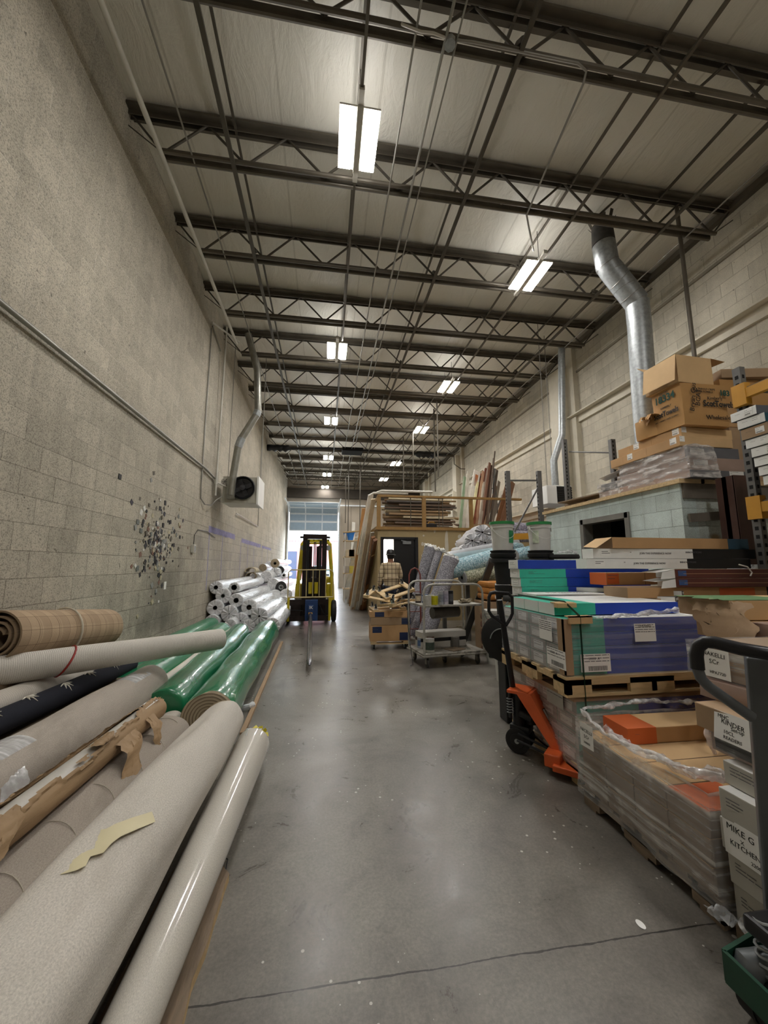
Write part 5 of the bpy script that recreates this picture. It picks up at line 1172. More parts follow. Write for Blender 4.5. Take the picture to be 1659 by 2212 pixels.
# rack between office and block room
rk = thing('pallet_rack','grey pallet rack frame with a yellow beam rising behind the lidded buckets','rack',(3.9,7.2,0))
for px in (1097,1165):
    p = PY(px,1050,7.1); zt = PY(px,1018,7.1).z; m = MB(); m.bar((p.x,7.1,0),(p.x,7.1,zt),.085,.07); u_ = m.build('upright', M_rack, rk)
    m = MB()
    for k in range(40): m.box((p.x-.05,7.09,.3+k*.075),(p.x-.044,7.11,.33+k*.075)) 
    m.build('slots', M_dark, u_)
a, b_ = PY(1100,1038,7.1), PY(1163,1038,7.1); m = MB(); m.bar(a,b_,.03,.03); m.build('horizontal_brace', M_rack, rk)
a, b_ = PY(1112,1148,7.1), PY(1163,1052,7.1); m = MB(); m.bar(a,b_,.03,.03); m.build('diagonal_brace', M_rack, rk)
a, b_ = PY(1090,1160,7.05), PY(1180,1157,7.05); m = MB(); m.bar(a,b_,.05,.12); m.build('beam', M_rackorange, rk)
m = MB(); z = PY(1100,1215,7.1).z-.1; m.box((2.7,7.2,1.12),(5.3,8.9,1.16)); m.build('deck', M_wood, rk)
for x,y in ((2.75,7.3),(2.75,8.8),(5.2,8.8),(4.2,8.8)):
    m = MB(); m.box((x-.04,y-.04,0),(x+.04,y+.04,1.12)); m.build('leg', M_rack, rk)
# orange sacks
for k in range(3):
    p = PY(1066,1262+k*13,6.3); m = MB(); m.box((p.x-.14,6.2,p.z-.06),(p.x+.45,6.7,p.z+.045),bev=.04); o = m.build('sack', mat('orange_sack','b97a35',.6,0,.2,8,.3,12),smooth=True)
    top(o,'orange brown paper sack, '+['top','middle','bottom'][k]+' of the stack right of the leaning bar','sack')
    m = MB(); m.box((p.x-.02,6.195,p.z-.03),(p.x+.25,6.2,p.z+.02)); m.build('label', M_paper, o)
o = carton('carton','kraft carton under the orange sacks behind the cart',(2.98,6.45,0),(.66,.5,PY(1066,1290,6.3).z-.07),0,M_kraft3)
# red hand truck
ht = thing('hand_truck','dull red hand truck with an arched handle left of the grey pad rolls','hand truck',PY(895,1290,6.95)); ht.location.z = 0
q0, q1 = PY(884,1262,6.95), PY(908,1262,6.95); zt = PY(895,1227,6.95).z; M_red = mat('dull_red_paint','7b4038',.5,0,.2,6)
m = MB(); m.tube([(q0.x,6.95,.1),(q0.x,6.95,zt-.12),(q0.x+.04,6.95,zt-.03),((q0.x+q1.x)/2,6.95,zt),(q1.x-.04,6.95,zt-.03),(q1.x,6.95,zt-.12),(q1.x,6.95,.1)],.014,8); m.build('frame', M_red, ht, True)
for z in (.3,.6,.95):
    m = MB(); m.bar((q0.x,6.95,z),(q1.x,6.95,z),.03,.012); m.build('cross_bar', M_red, ht)
for x in (q0.x-.05,q1.x+.05):
    m = MB(); m.cyl((x-.025,7.0,.11),(x+.025,7.0,.11),.11); m.build('wheel', M_rubber, ht, True)
m = MB(); m.box((q0.x,6.75,.02),(q1.x,6.95,.03)); m.build('toe_plate', M_red, ht)
# white buckets by the pallet jack
def bucket(label, p, r=.145, h=.36, c='cfcec8', lid=None, name='bucket', lab=None):
    o = thing(name,label,'bucket',p); Mb = Matrix.Translation(p)
    m = MB(); m.lathe([(0,0),(0,r*.86),(h*.78,r*.97),(h*.78,r*1.03),(h*.82,r*1.03),(h*.82,r*.98),(h*.9,r),(h*.9,r*1.04),(h*.95,r*1.04),(h*.95,r*.96),(h*.93,0)],Mb,32); m.build('pail_body', mat('pail_'+c,c,.4,0,.06,9), o, True)
    m = MB(); m.lathe([(h*.9,r*1.05),(h*.9,r*1.08),(h*1.0,r*1.08),(h*1.0,r*.96),(h*.97,r*.94),(h*.97,0)],Mb,32); m.build('lid', lid or mat('pail_'+c,c,.4), o, True)
    m = MB(); m.tube([V(p)+V((1.04*r*math.cos(a),-.3*r-.5*r*math.sin(a) if 0 else 1.04*r*math.sin(a)*-.35-0.0,h*.85-.45*h*math.sin(a))) for a in [math.pi*i/12 for i in range(13)]],.003,5)
    for v in m.bm.verts:
        d_ = v.co-V(p); q = math.hypot(d_.x,d_.y)
        if q < r*1.03: 
            k_ = math.sqrt(max(0,(r*1.05)**2-d_.x**2)); v.co.y = p[1]-k_
    m.build('bail_handle', M_galv if lid is None else M_bucket, o)
    if lab:
        m = MB(); m.lathe([(h*.25,r*.915),(h*.68,r*.965)],Mb,32)
        bmesh.ops.delete(m.bm,geom=[f for f in m.bm.faces if not (f.calc_center_median().y < p[1]-.3*r and lab[1] < (f.calc_center_median().x-p[0])/r < lab[2])],context='FACES')
        for v in m.bm.verts: v.co.x = p[0]+(v.co.x-p[0])*1.02; v.co.y = p[1]+(v.co.y-p[1])*1.02
        m.build('label', mat('bl_'+lab[0],lab[0],.5,0,.25,20), o, True)
    return o
p = V((2.52,5.6,0)); bucket('white bucket with a black and white label on the floor right of the cart',p,.15,.38,lab=('2b3130',-.9,.5)); bucket('white bucket with a red label standing on another bucket right of the cart',p+V((0,0,.385)),.15,.38,lab=('a5322c',-.9,.2))
bucket('white lidded bucket on the floor behind the black jack handle',V((2.28,4.75,0)),.15,.38); bucket('upper white ribbed bucket behind the black jack handle',V((2.28,4.75,.385)),.15,.38)
sk = [V((2.62,6.0,.0))]
for k in range(5):
    m = MB(); m.box((2.55,5.95,.02+k*.13),(3.0,6.25,.14+k*.13),bev=.04); o = m.build('sack', mat('brown_sack','6d4a34',.8,0,.2,8),smooth=True); top(o,'small brown mesh sack between the steel bar and buckets, tier %s from the floor' % ['one','two','three','four','five'][k],'sack')
# black disc on stand
dk = thing('disc_fan','large round black disc on a black stand behind the orange pallet jack','disc',(1.50,3.62,0))
c_ = PY(1090,1378,3.55); Mr = Matrix.Translation(c_) @ Matrix.Rotation(R(48),4,'Z') @ Matrix.Rotation(R(90),4,'Y')
m = MB(); m.lathe([(-.05,0),(-.05,.19),(-.035,.215),(.035,.215),(.05,.19),(.05,0)],Mr,40); m.build('disc', M_rubber, dk, True)
m = MB(); m.tube([Mr @ V((.12*math.cos(a)+.03,.12*math.sin(a),-.056)) for a in [R(100)+R(150)*i/16 for i in range(17)]],.006,6); m.build('white_arc', M_galv, dk, True)
m = MB(); m.box((c_.x-.03,3.5,0),(c_.x+.12,3.66,c_.z-.16),bev=.01); m.build('stand', M_black, dk)
# ---------------------------------------------------------------- pale blue block room
BX, BY0, BY1, BZ = 4.2, 3.95, 6.8, 2.40
wy0, wy1 = PX(1357,1108,BX).y, PX(1255,1120,BX).y
m = MB(); m.box((BX,BY0,0),(BX+.2,wy0,BZ)); m.box((BX,wy1,0),(BX+.2,BY1,BZ)); m.box((BX,wy0,2.15),(BX+.2,wy1,BZ)); struct('wall_block_room_side', m, M_blue_block)
m = MB(); m.box((BX+.2,BY0,0),(XR,BY0+.2,BZ)); struct('wall_block_room_front', m, M_blue_block2)
m = MB(); m.box((BX+.2,BY1-.2,0),(XR,BY1,BZ)); m.box((BX+.2,BY0+.2,BZ-.06),(XR,BY1-.2,BZ-.0)); struct('wall_block_room_back', m, mat('grimy_block','8c8c84',.8))
m = MB(); m.box((BX+1.2,BY0+.2,0),(BX+1.25,BY1-.2,BZ-.1)); struct('room_dark_backing', m, M_dark)  # near-black sheet stands in for the unlit depth behind the doorway
d3 = thing('door_3',None,None,(BX,(wy0+wy1)/2,0)); d3['kind'] = 'structure'
m = MB(); f = .06; m.box((BX-.02,wy0-.02,0),(BX+.15,wy0+f,2.17)); m.box((BX-.02,wy1-f,0),(BX+.15,wy1+.02,2.17)); m.box((BX-.02,wy0,2.15-f),(BX+.15,wy1,2.17)); m.build('door_frame', mat('grey_door_frame','77756f',.5,.1), d3)
m = MB(); m.box((BX-.05,BY0-.05,BZ),(BX+.3,BY1+.05,BZ+.05)); m.box((BX+.25,BY0-.05,BZ),(XR,BY0+.25,BZ+.05)); struct('trim_50', m, M_wood)
m = MB(); m.box((BX+.02,BY0-.03,2.22),(XR-.6,BY0,BZ)); m.bar((BX+.05,BY0-.035,1.98),(XR-.7,BY0-.035,2.08),.03,.1,up=(0,0,1)); m.box((BX+.25,BY0+.2,BZ),(XR,BY1,BZ+.03)); struct('trim_51', m, mat('grimy_board','6d655a',.8,0,.2,4))
# rust brown column
m = MB(); m.box((4.47,3.55,0),(4.52,3.75,2.42)); m.box((4.66,3.55,0),(4.71,3.75,2.42)); m.box((4.47,3.63,0),(4.71,3.68,2.42)); m.box((4.47,3.545,0),(4.71,3.56,2.42)); o = m.build('steel_column', mat('rust_brown_paint','4b3027',.55,.1,.2,5)); top(o,'rust brown painted steel column right of the pale blue block room','column')
ZT2 = BZ+.05
# offcut boards and pallet pieces on the room top
for i,(y,x,lb) in enumerate(((6.2,4.35,'far'),(5.6,4.42,'middle'),(6.5,4.8,'rear'))):
    pt = thing('pallet','broken timber pallet piece lying on the block room top, %s one' % lb,'pallet',(x+.3,y,ZT2))
    for k in range(3):
        m = MB(); m.box((x+.02,y-.3+k*.22,ZT2+.05*(i%2)),(x+.8,y-.3+k*.22+.12,ZT2+.018+.05*(i%2))); m.build('deck_board', M_woodgrey, pt)
    for k in (0,1):
        m = MB(); m.box((x+.02+k*.7,y-.3,ZT2+.018+.05*(i%2)),(x+.08+k*.7,y+.26,ZT2+.09+.05*(i%2))); m.build('stringer', M_woodgrey, pt)
m = MB(); m.bar((4.3,6.35,ZT2+.10),(4.5,5.1,ZT2+.12),.3,.02); o = m.build('thin_board', M_woodgrey); top(o,'thin weathered board on the pallet pieces above the dark doorway','board')
# rack posts and rail over the room
for px,yy,zt,nm_ in ((1223,6.6,None,'left perforated'),(1327,5.4,None,'right short')):
    a = PY(px,1000,yy); zt = PY(px,950,yy).z; m = MB(); m.box((a.x-.05,yy-.03,ZT2),(a.x+.03,yy+.04,zt)); o = m.build('rack_post', M_rack); top(o,'grey rack post standing on the block room, '+nm_+' one','rack post')
    m = MB()
    for k in range(int((zt-ZT2)/.07)): m.box((a.x-.03,yy-.034,ZT2+.03+k*.07),(a.x-.01,yy-.029,ZT2+.065+k*.07))
    m.build('slots', M_dark, o)
a, b_ = PY(1230,976,6.5), PY(1322,978,5.45); m = MB(); m.cyl(a,b_,.013,n=8); o = m.build('tie_bar', M_rack); top(o,'thin grey tie bar between the two posts above the block room','bar')
M_filmlip = wrap_mat('thin_crumpled_film',.62,'f0f2f4',(16,16,16),.08,3)
# -- goods on top: wrapped bundles
def film_box(name, p0, p1, mt, parent, seed=0, amp=.006, top_=True, n=(14,14,8), rim=0):
    """stretch film skin around a box"""
    (x0,y0,z0),(x1,y1,z1) = p0,p1; m = MB()
    def fx_(u,v,o_): return u
    def grid(o_, a, b_, na, nb):
        vs = []
        for i in range(na+1):
            row = []
            for j in range(nb+1):
                p = V(o_)+V(a)*(i/na)+V(b_)*(j/nb); q = noise.noise(p*7+V((seed,0,0)))*amp*1.5+noise.noise(V((p.x*3,p.y*3,p.z*40)))*amp*.5
                c_ = V(((x0+x1)/2,(y0+y1)/2,(z0+z1)/2)); d_ = (p-c_); d_.x /= (x1-x0); d_.y /= (y1-y0); d_.z /= (z1-z0); row.append(m.bm.verts.new(p+d_.normalized()*q))
            vs.append(row)
        for i in range(na):
            for j in range(nb): m._f([vs[i][j],vs[i+1][j],vs[i+1][j+1],vs[i][j+1]])
    X_,Y_,Z_ = (x1-x0,0,0),(0,y1-y0,0),(0,0,z1-z0)
    grid((x0,y0,z0),X_,Z_,n[0],n[2]); grid((x0,y1,z0),X_,Z_,n[0],n[2]); grid((x0,y0,z0),Y_,Z_,n[1],n[2]); grid((x1,y0,z0),Y_,Z_,n[1],n[2])
    if top_: grid((x0,y0,z1),X_,Y_,n[0],n[1])
    bmesh.ops.remove_doubles(m.bm, verts=m.bm.verts[:], dist=.004)
    return m.build(name, mt, parent, True)
M_pinkgrey = mat('pinkish_film_carton','9c8478',.5,0,.1,5,.3,20); M_slate = mat('slate_grey_carton','5d5e63',.6,0,.1,5)
M_filmshiny = wrap_mat('shiny_film_over_bundles',.68,'e3dedb',(3,3,22),.08,5)
z = ZT2
lay = [(.10,M_slate,'lowest grey film wrapped carton bundle on the block room'),(.17,M_pinkgrey,'middle pinkish film wrapped carton bundle, puffed with film'),(.15,M_slate,'upper grey film wrapped carton bundle with two white labels')]
for i,(h_,mt,lb) in enumerate(lay):
    x0 = BX+.03+.02*i; o = carton('wrapped_carton',lb,(x0+.42,4.37+.03*i,z),(.86-.04*i,1.1-.05*i,h_-.006),0,mt,mt,M_pinkgrey)
    film_box('stretch_film',(x0-.015,3.79+.03*i,z),(x0+.38,4.95,z+h_-.004),M_filmshiny,o,i,.02)
    plate(o,'front',-.55 if i else .5,.2,.2,.07,M_paper,'label',lines=2,bar=True); z += h_
for i in range(2):
    o = carton('wrapped_carton',['flat grey film wrapped parcel at the left of the goods on the block room','silver film wrapped parcel stacked on the flat grey one'][i],(BX+.3,5.12,ZT2+.11*i),(.5,.42,.105),.05*i,M_pinkgrey if i == 0 else M_slate)
    film_box('stretch_film',(BX+.03,4.88,ZT2+.11*i),(BX+.56,5.36,ZT2+.11*i+.11),M_filmshiny,o,i+4,.02)
m = MB(); m.bar((BX+.06,5.3,ZT2+.30),(BX+.3,4.95,ZT2+.42),.3,.004); o = m.build('sheet_offcut', M_paper); o2 = carton('carton','small open kraft carton behind the long kraft cartons on the left',(BX+.35,5.0,ZT2+.222),(.32,.3,.2),.1,M_kraft3); top(o,'white sheet lying tilted on the small open carton','sheet')
zk = z
for i,(h_,dx,sy,lb) in enumerate(((.125,.02,1.25,'lower of two long kraft cartons with white labels on the wrapped bundles'),(.125,.06,1.1,'upper of two long kraft cartons, taped round, under the paper towel box'))):
    o = carton('carton',lb,(BX+.40+dx,4.50-i*.05,zk),(.76,sy-.1,h_-.003),.03*i,M_kraft2,M_kraft2,M_kraft)
    plate(o,'left',.85,.3,.09,.08,M_paper,lines=2,bar=True); plate(o,'left',-.35,.3,.09,.08,M_paper,lines=2,bar=True); plate(o,'front',-.9,.4,.07,.07,M_paper,lines=2)
    plate(o,'left',.1,0,.05,h_-.005,M_kraft,'tape'); plate(o,'left',-.62,0,.05,h_-.005,M_kraft,'tape'); zk += h_
# paper towel box, sagging
def soft_box(name, label, c, sz, rz, mt, bulge=.02, seed=0, open_=False, cat='carton', n=10):
    x,y,z_ = sz; Mx = Matrix.Translation(c) @ Matrix.Rotation(rz,4,'Z'); m = MB(); m.box((-x/2,-y/2,0),(x/2,y/2,z_),None)
    bmesh.ops.subdivide_edges(m.bm, edges=m.bm.edges[:], cuts=n, use_grid_fill=True)
    if open_: bmesh.ops.delete(m.bm, geom=[f for f in m.bm.faces if f.calc_center_median().z > z_-.001 and f.normal.z != 5], context='FACES')
    for v in m.bm.verts:
        q = v.co; u = V((q.x/x*2,q.y/y*2,q.z/z_*2-1)); b_ = bulge
        d_ = V((0,0,0))
        if abs(u.x) > .99: d_.x += math.copysign(b_*(1-u.y*u.y)*(1-u.z*u.z*.6),u.x)
        if abs(u.y) > .99: d_.y += math.copysign(b_*(1-u.x*u.x)*(1-u.z*u.z*.6),u.y)
        if u.z > .99 : d_.z -= b_*.6*(1-u.x*u.x)*(1-u.y*u.y)
        nn = noise.noise_vector(V((q.x*5+seed,q.y*5,q.z*5)))*bulge*.5
        v.co = q+d_+nn*(1 if q.z > .01 else 0)
    o = m.build(name, mt, None, True); o.matrix_basis = Mx; tag(o,label,cat); return o
zt = zk
M_kraftt = mat('towel_box_kraft','b58a55',.75,0,.1,3,.15,9,bd=.01)
tb = soft_box('carton','big crumpled kraft paper towel box printed 18334, on the long kraft cartons',(4.60,4.08,zt),(.64,.42,.54),R(0),M_kraftt,.022,3)
def on_face(o, face, u, v, txt, size, mt, rot=0, sx=1, bold=.0, off=.035):
    hx, hy, hz = .32, .21, .54
    if face == 'front': c_ = V((u*hx,-hy-off,hz*(v+1)/2)); n_ = (0,-1,0)
    else: c_ = V((-hx-off,-u*hy,hz*(v+1)/2)); n_ = (-1,0,0)
    return text_mesh(txt,size,wm(o) @ facem(c_,n_) @ Matrix.Rotation(R(rot),4,'Z'),mt,o,'print',.001,sx=sx,bold=bold)
bpy.context.view_layer.update()
on_face(tb,'left',.0,.55,'18334',.13,M_inkg,sx=.9,bold=.003,off=.03); on_face(tb,'left',.0,-.18,'ScotTowels',.10,M_ink,sx=.75,bold=.002,off=.03); on_face(tb,'left',.05,.12,'KIMBERLY',.035,M_ink,off=.03); on_face(tb,'left',.0,.82,'#KC00-',.04,M_ink,off=.03); on_face(tb,'left',.0,-.48,'NO. 1 WHITE CREPE TOWELS',.025,M_ink,off=.028)
on_face(tb,'front',.5,.0,'ScotTowels',.11,M_ink,sx=.85,bold=.003); on_face(tb,'front',-.1,.62,'NO. TRIFOLD CREPE\nPAPER TOWELS',.035,M_ink); on_face(tb,'front',.82,.55,'183',.1,M_inkg,bold=.003); on_face(tb,'front',-.62,.28,'Bryan Gus',.09,M_ink,rot=80); on_face(tb,'front',-.38,.28,'BCAT',.09,M_ink,rot=80); on_face(tb,'front',.35,.28,'Kimberly',.06,M_ink,rot=3)
on_face(tb,'front',.45,-.62,'Wholesale',.08,M_ink,rot=2,off=.025)
# torn kraft sack box left of it
o = soft_box('carton','small torn kraft carton with crumpled paper left of the paper towel box',(4.42,4.42,zt),(.34,.30,.26),R(8),M_kraftt,.02,9)
for k in range(7):
    c_ = V((4.28+rand(-.06,.16),4.30+rand(-.08,.12),zt+.24)); q = V((rand(-.14,.02),rand(-.12,.05),rand(.02,.10)))
    flap(o,None,[(c_,(0,.05,0)),(c_+q*.6,(.02,.06,.01)),(c_+q*1.1+V((0,0,-.03)),(.03,.05,.02)),(c_+q*1.4+V((-.02,0,-.12)),(.02,.03,.02))],4,M_kraftt,'torn_paper')
# open box on top
zo = zt+.54; ob = thing('carton','open kraft carton with raised flaps, topmost of the heap by the round duct','carton',(4.44,4.0,zo))
Mo = Matrix.Translation((4.50,4.10,zo)) @ Matrix.Rotation(R(3),4,'Z'); hx,hy,hz = .27,.23,.36; t_ = .005
m = MB(); m.box((-hx,-hy,0),(hx,hy,t_),Mo); m.box((-hx,-hy,0),(-hx+t_,hy,hz),Mo); m.box((hx-t_,-hy,0),(hx,hy,hz),Mo); m.box((-hx,-hy,0),(hx,-hy+t_,hz-.0),Mo); m.box((-hx,hy-t_,0),(hx,hy,hz),Mo); m.build('box_walls', M_kraft2, ob)
for a,b_,c_,d_ in (((-hx,-hy,hz),(-hx,hy,hz),(-hx-.05,hy,hz-.34),(-hx-.05,-hy,hz-.34)),((-hx,hy,hz),(hx,hy,hz),(hx,hy+.1,hz+.1),(-hx,hy+.1,hz+.1)),((hx,-hy,hz),(hx,hy,hz),(hx+.22,hy,hz+.02),(hx+.22,-hy,hz-.02))):
    m = MB(); m.poly([Mo @ V(q) for q in (a,b_,c_,d_)]); m.poly([Mo @ (V(q)+V((0,0,.004))) for q in (d_,c_,b_,a)]); m.build('flap', M_kraft2, ob)
# boxes behind to the right
soft_box('carton','water stained kraft carton right of the open carton on the high rack',(5.42,4.2,zo-.16),(.72,.4,.34),R(-4),M_kraftt,.015,5)
o = carton('carton','kraft carton beneath the water stained carton on the high rack',(5.42,4.2,zo-.48),(.7,.4,.3),0,M_kraft)
o = carton('carton','lowest kraft carton under the two at the right end of the block room top',(5.42,4.2,ZT2),(.7,.4,zo-.48-ZT2-.005),0,M_kraft3)
carton('carton','long dull kraft carton lying above the water stained one at the photo edge',(5.6,4.1,zo+.19),(1.0,.4,.12),R(-12),M_kraft3)

# ---------------------------------------------------------------- tall rack at the right edge
RX = 3.88
r2 = thing('pallet_rack','tall grey pallet rack with yellow beams at the right edge of the photo','rack',(RX+.5,1.6,0))
for y in (2.95,.2):
    for x in (RX+.05,RX+1.0):
        m = MB(); m.box((x-.03,y-.035,0),(x+.03,y+.035,3.32)); u_ = m.build('upright', M_rack, r2)
        m = MB()
        for k in range(40): m.box((x-.011,y-.037,.2+k*.077),(x+.013,y-.034,.235+k*.077)); m.box((x-.032,y-.015,.2+k*.077),(x-.029,y+.015,.235+k*.077))
        m.build('slots', M_dark, u_)['kind'] = 'stuff'
for z_ in (1.90,2.98):
    for x in (RX,RX+1.0):
        m = MB(); m.box((x-.02,.2,z_),(x+.03,2.95,z_+.09)); m.build('beam', M_rackorange, r2)
    m = MB(); m.box((RX-.025,2.86,z_-.06),(RX+.04,2.98,z_+.15)); m.build('beam_connector', M_rackorange, r2)
    m = MB(); m.box((RX,.2,z_+.09),(RX+1.0,2.92,z_+.105)); m.build('shelf_deck', mat('grimy_board','6d655a',.8), r2)
M_teals = mat('dull_teal_carton','2d5560',.6)
zb = 2.007; k = 0; ords = ['bottom','second','third','fourth','fifth','sixth','seventh','eighth','ninth']
for i in range(9):
    h_ = .082 if i != 6 else .10; sh = (8-i)*.035
    o = carton('flooring_carton','white ended flooring carton in the left stack on the high rack, %s from its base' % ords[i],(RX-.33+sh*.3+.5,2.64-sh*.55,zb),(1.0,.22,h_-.004),R(-3+rand(-2,2)),M_slate if i != 7 else M_teals,M_greycard,M_whitecard if i != 6 else M_kraft3,group='flooring cartons stacked on the high rack')
    plate(o,'left',-.3,.0,.08,.03,None,lines=1); plate(o,'left',.4,0,.07,.05,M_paper,lines=2,bar=(i%2 == 0)); zb += h_
zb = 2.007
for i in range(10):
    h_ = .082; o = carton('flooring_carton','white ended flooring carton in the right stack by the photo edge, %s' % ((ords+['top'])[i] + (' from its base' if i < 9 else ' one')),(RX-.36+.5,2.24+.02*math.sin(i*2),zb),(1.0,.26,h_-.004),R(rand(-3,3)),M_teals if i > 6 else M_slate,M_greycard,M_whitecard,group='flooring cartons stacked on the high rack')
    plate(o,'left',-.2,0,.1,.05,M_paper,lines=3,bar=(i%3 == 0)); zb += h_
soft_box('plastic_sheet','heap of clear grey plastic low by the rack upright at the photo edge',(4.25,3.2,1.0),(.5,.4,.42),.3,M_foilwrap,.05,4,cat='plastic')
carton('carton','dull carton carrying the grey plastic heap beside the rack upright',(4.25,3.2,0),(.6,.5,.995),0,M_kraft3)

# ---------------------------------------------------------------- pallets
def pallet(name,label,x0,y0,x1,y1,z0,h=.125,mt=None):
    mt = mt or M_wood; p = thing(name,label,'pallet',((x0+x1)/2,(y0+y1)/2,z0))
    t_ = .016; n = 6
    for k in range(n):
        y = y0+(y1-y0-.1)*k/(n-1); m = MB(); m.box((x0,y,z0+h-t_),(x1,y+.1,z0+h)); m.build('top_board', mt, p)
    for k in range(3):
        y = y0+(y1-y0-.1)*k/2; m = MB(); m.box((x0,y,z0),(x1,y+.1,z0+t_)); m.build('bottom_board', mt, p)
    for k in range(3):
        x = x0+(x1-x0-.04)*k/2; m = MB(); a0 = z0+t_; a1 = z0+h-t_
        m.box((x,y0,a0),(x+.04,y0+(y1-y0)*.16,a1)); m.box((x,y0+(y1-y0)*.38,a0),(x+.04,y0+(y1-y0)*.62,a1)); m.box((x,y0+(y1-y0)*.84,a0),(x+.04,y1,a1)); m.box((x,y0,a1-.03),(x+.04,y1,a1)); m.build('stringer', mt, p)
    m = MB(); a0 = z0+t_; a1 = z0+h-t_
    L_ = x1-x0
    for fa,fb in ((0,.14),(.36,.62),(.84,1)): m.box((x0+L_*fa,y0,a0),(x0+L_*fb,y0+.03,a1))
    m.box((x0,y0,a1-.035),(x1,y0+.03,a1)); m.build('front_stringer', mt, p)
    return p
def stack(x0,y0,x1,y1,z0,h,nx_y,nz,name,labf,m0,mtop,mend,split=None,group=None):
    """cartons lying along x"""
    out = []
    for k in range(nz):
        for j in range(nx_y):
            ya = y0+(y1-y0)*j/nx_y; yb = y0+(y1-y0)*(j+1)/nx_y; c_ = V(((x0+x1)/2,(ya+yb)/2,z0+h*k)); 
            m = MB()
            def fm(n,c): return 1 if n.z > .7 else (2 if abs(n.x) > .7 else 0)
            hx = (x1-x0)/2; hy = (yb-ya)/2-.002
            if split:
                s = -hx+(x1-x0)*split
                m.box((-hx,-hy,0),(s,hy,h-.003),None,0,lambda n,c: 4 if n.z > .7 else (2 if n.x < -.7 else 3)); m.box((s,-hy,0),(hx,hy,h-.003),None,0,lambda n,c: 1 if n.z > .7 else (2 if n.x > .7 else 0))
                o = m.build(name,[m0,mtop,mend,split_m[0],split_m[1]])
            else: m.box((-hx,-hy,0),(hx,hy,h-.003),None,.003,fm); o = m.build(name,[m0,mtop,mend])
            o.location = c_; tag(o,labf(j,k),'carton',group); out.append(o)
    bpy.context.view_layer.update(); return out
split_m = (M_teal,M_teal)
rows = ['front','second','third','back']; tiers = ['bottom','second','third','fourth','fifth','top']
# lower and upper wrapped pallets of teal/blue cartons
A1 = (1.66,2.47,2.95,3.40); A2 = (1.60,2.47,2.88,3.38)
pallet('pallet','timber pallet on the floor under the lower teal and blue carton block',*A1[:2],*A1[2:],0)
M_endgrey = mat('end_carton_grey','b3b0aa',.6,0,.1,6)
def lab_t(w): return lambda j,k: 'teal and blue film wrapped carton in the %s block, %s row, %s tier' % (w, rows[j], ['bottom','second','third','fourth','top'][k])
st = stack(A1[0]+.01,A1[1]+.01,A1[2],A1[3],.125,.1,4,4,'flooring_carton',lab_t('lower pallet'),M_blue,M_whitecard,M_endgrey,.36,'teal and blue cartons on the lower pallet')
o = film_box('stretch_film',(A1[0]-.008,A1[1]-.01,.10),(A1[2]+.01,A1[3]+.01,.535),wrap_mat('pink_tinted_film',.68,'d6c2c0',(.3,.3,24),.14,8,.5),None,1,.006,False,(22,18,10)); top(o,'clear stretch film around the lower teal and blue carton block','stretch film')
m = MB(); m.box((A1[0]-.02,A1[1]-.01,.53),(A1[2],A1[3],.565)); o = m.build('cardboard_sheet', M_kraft3); top(o,'grey brown cardboard sheet between the two stacked pallets','cardboard')
pallet('pallet','timber pallet stacked on the lower block, carrying the upper teal and blue cartons',A2[0]-.02,A2[1]-.03,A2[2],A2[3],.565,.125)
st2 = stack(A2[0]+.01,A2[1]+.01,A2[2],A2[3],.692,.0925,4,4,'flooring_carton',lab_t('upper pallet'),M_blue,M_whitecard,M_endgrey,.24,'teal and blue cartons on the upper pallet')
ZU = .692+.37
fb = film_box('stretch_film',(A2[0]-.008,A2[1]-.012,.665),(A2[2]+.01,A2[3]+.01,ZU+.01),wrap_mat('clear_film_upper',.74,'b9bbc4',(.3,.3,30),.14,2,.3),None,2,.006,False,(24,18,10)); top(fb,'clear stretch film around the upper teal and blue carton block','stretch film')
for q,oo in enumerate(st2+st):
    j_, k_ = (q//1)%4, (q%16)//4
    plate(oo,'left',-.1+.1*(q%3),0,.13,.06,M_whitecard if q%3 else M_paper,lines=2)
    if j_ == 0:
        plate(oo,'front',-.82 if q < 16 else -.7,.1,.16,.05,None,lines=2)
# crumpled film lip along the top
def lip(name,label,pts,r,mt,seed=0,parent=None,n=10):
    m = MB(); P_ = []; rs = []
    pts = [V(p) for p in pts]; N = 14
    for a,b_ in zip(pts,pts[1:]):
        for i in range(N): P_.append(a.lerp(b_,i/N))
    P_.append(pts[-1])
    Q = [p+noise.noise_vector(p*9+V((seed,0,0)))*r*.9 for p in P_]; rs = [r*(.35+.8*abs(noise.noise(p*14+V((0,seed,0))))) for p in P_]
    m.tube(Q,rs,n); 
    for v in m.bm.verts: v.co += noise.noise_vector(v.co*30)*r*.45
    o = m.build(name, mt, parent, True)
    if not parent: top(o,label,'stretch film')
    return o
lip('film_edge','crumpled white film edge along the front top of the upper carton block',[(1.78,2.46,ZU+.01),(2.2,2.46,ZU+.025),(2.55,2.46,ZU+.04),(2.8,2.46,ZU+.02)],.022,M_filmlip,2)
# loose top layer
st3 = stack(1.64,2.62,2.66,3.26,ZU+.004,.085,3,1,'flooring_carton',lambda j,k:'unwrapped teal and blue carton lying on the upper block, %s of three' % ['nearest','middle','farthest'][j],M_blue,M_whitecard,M_whitecard,.32)
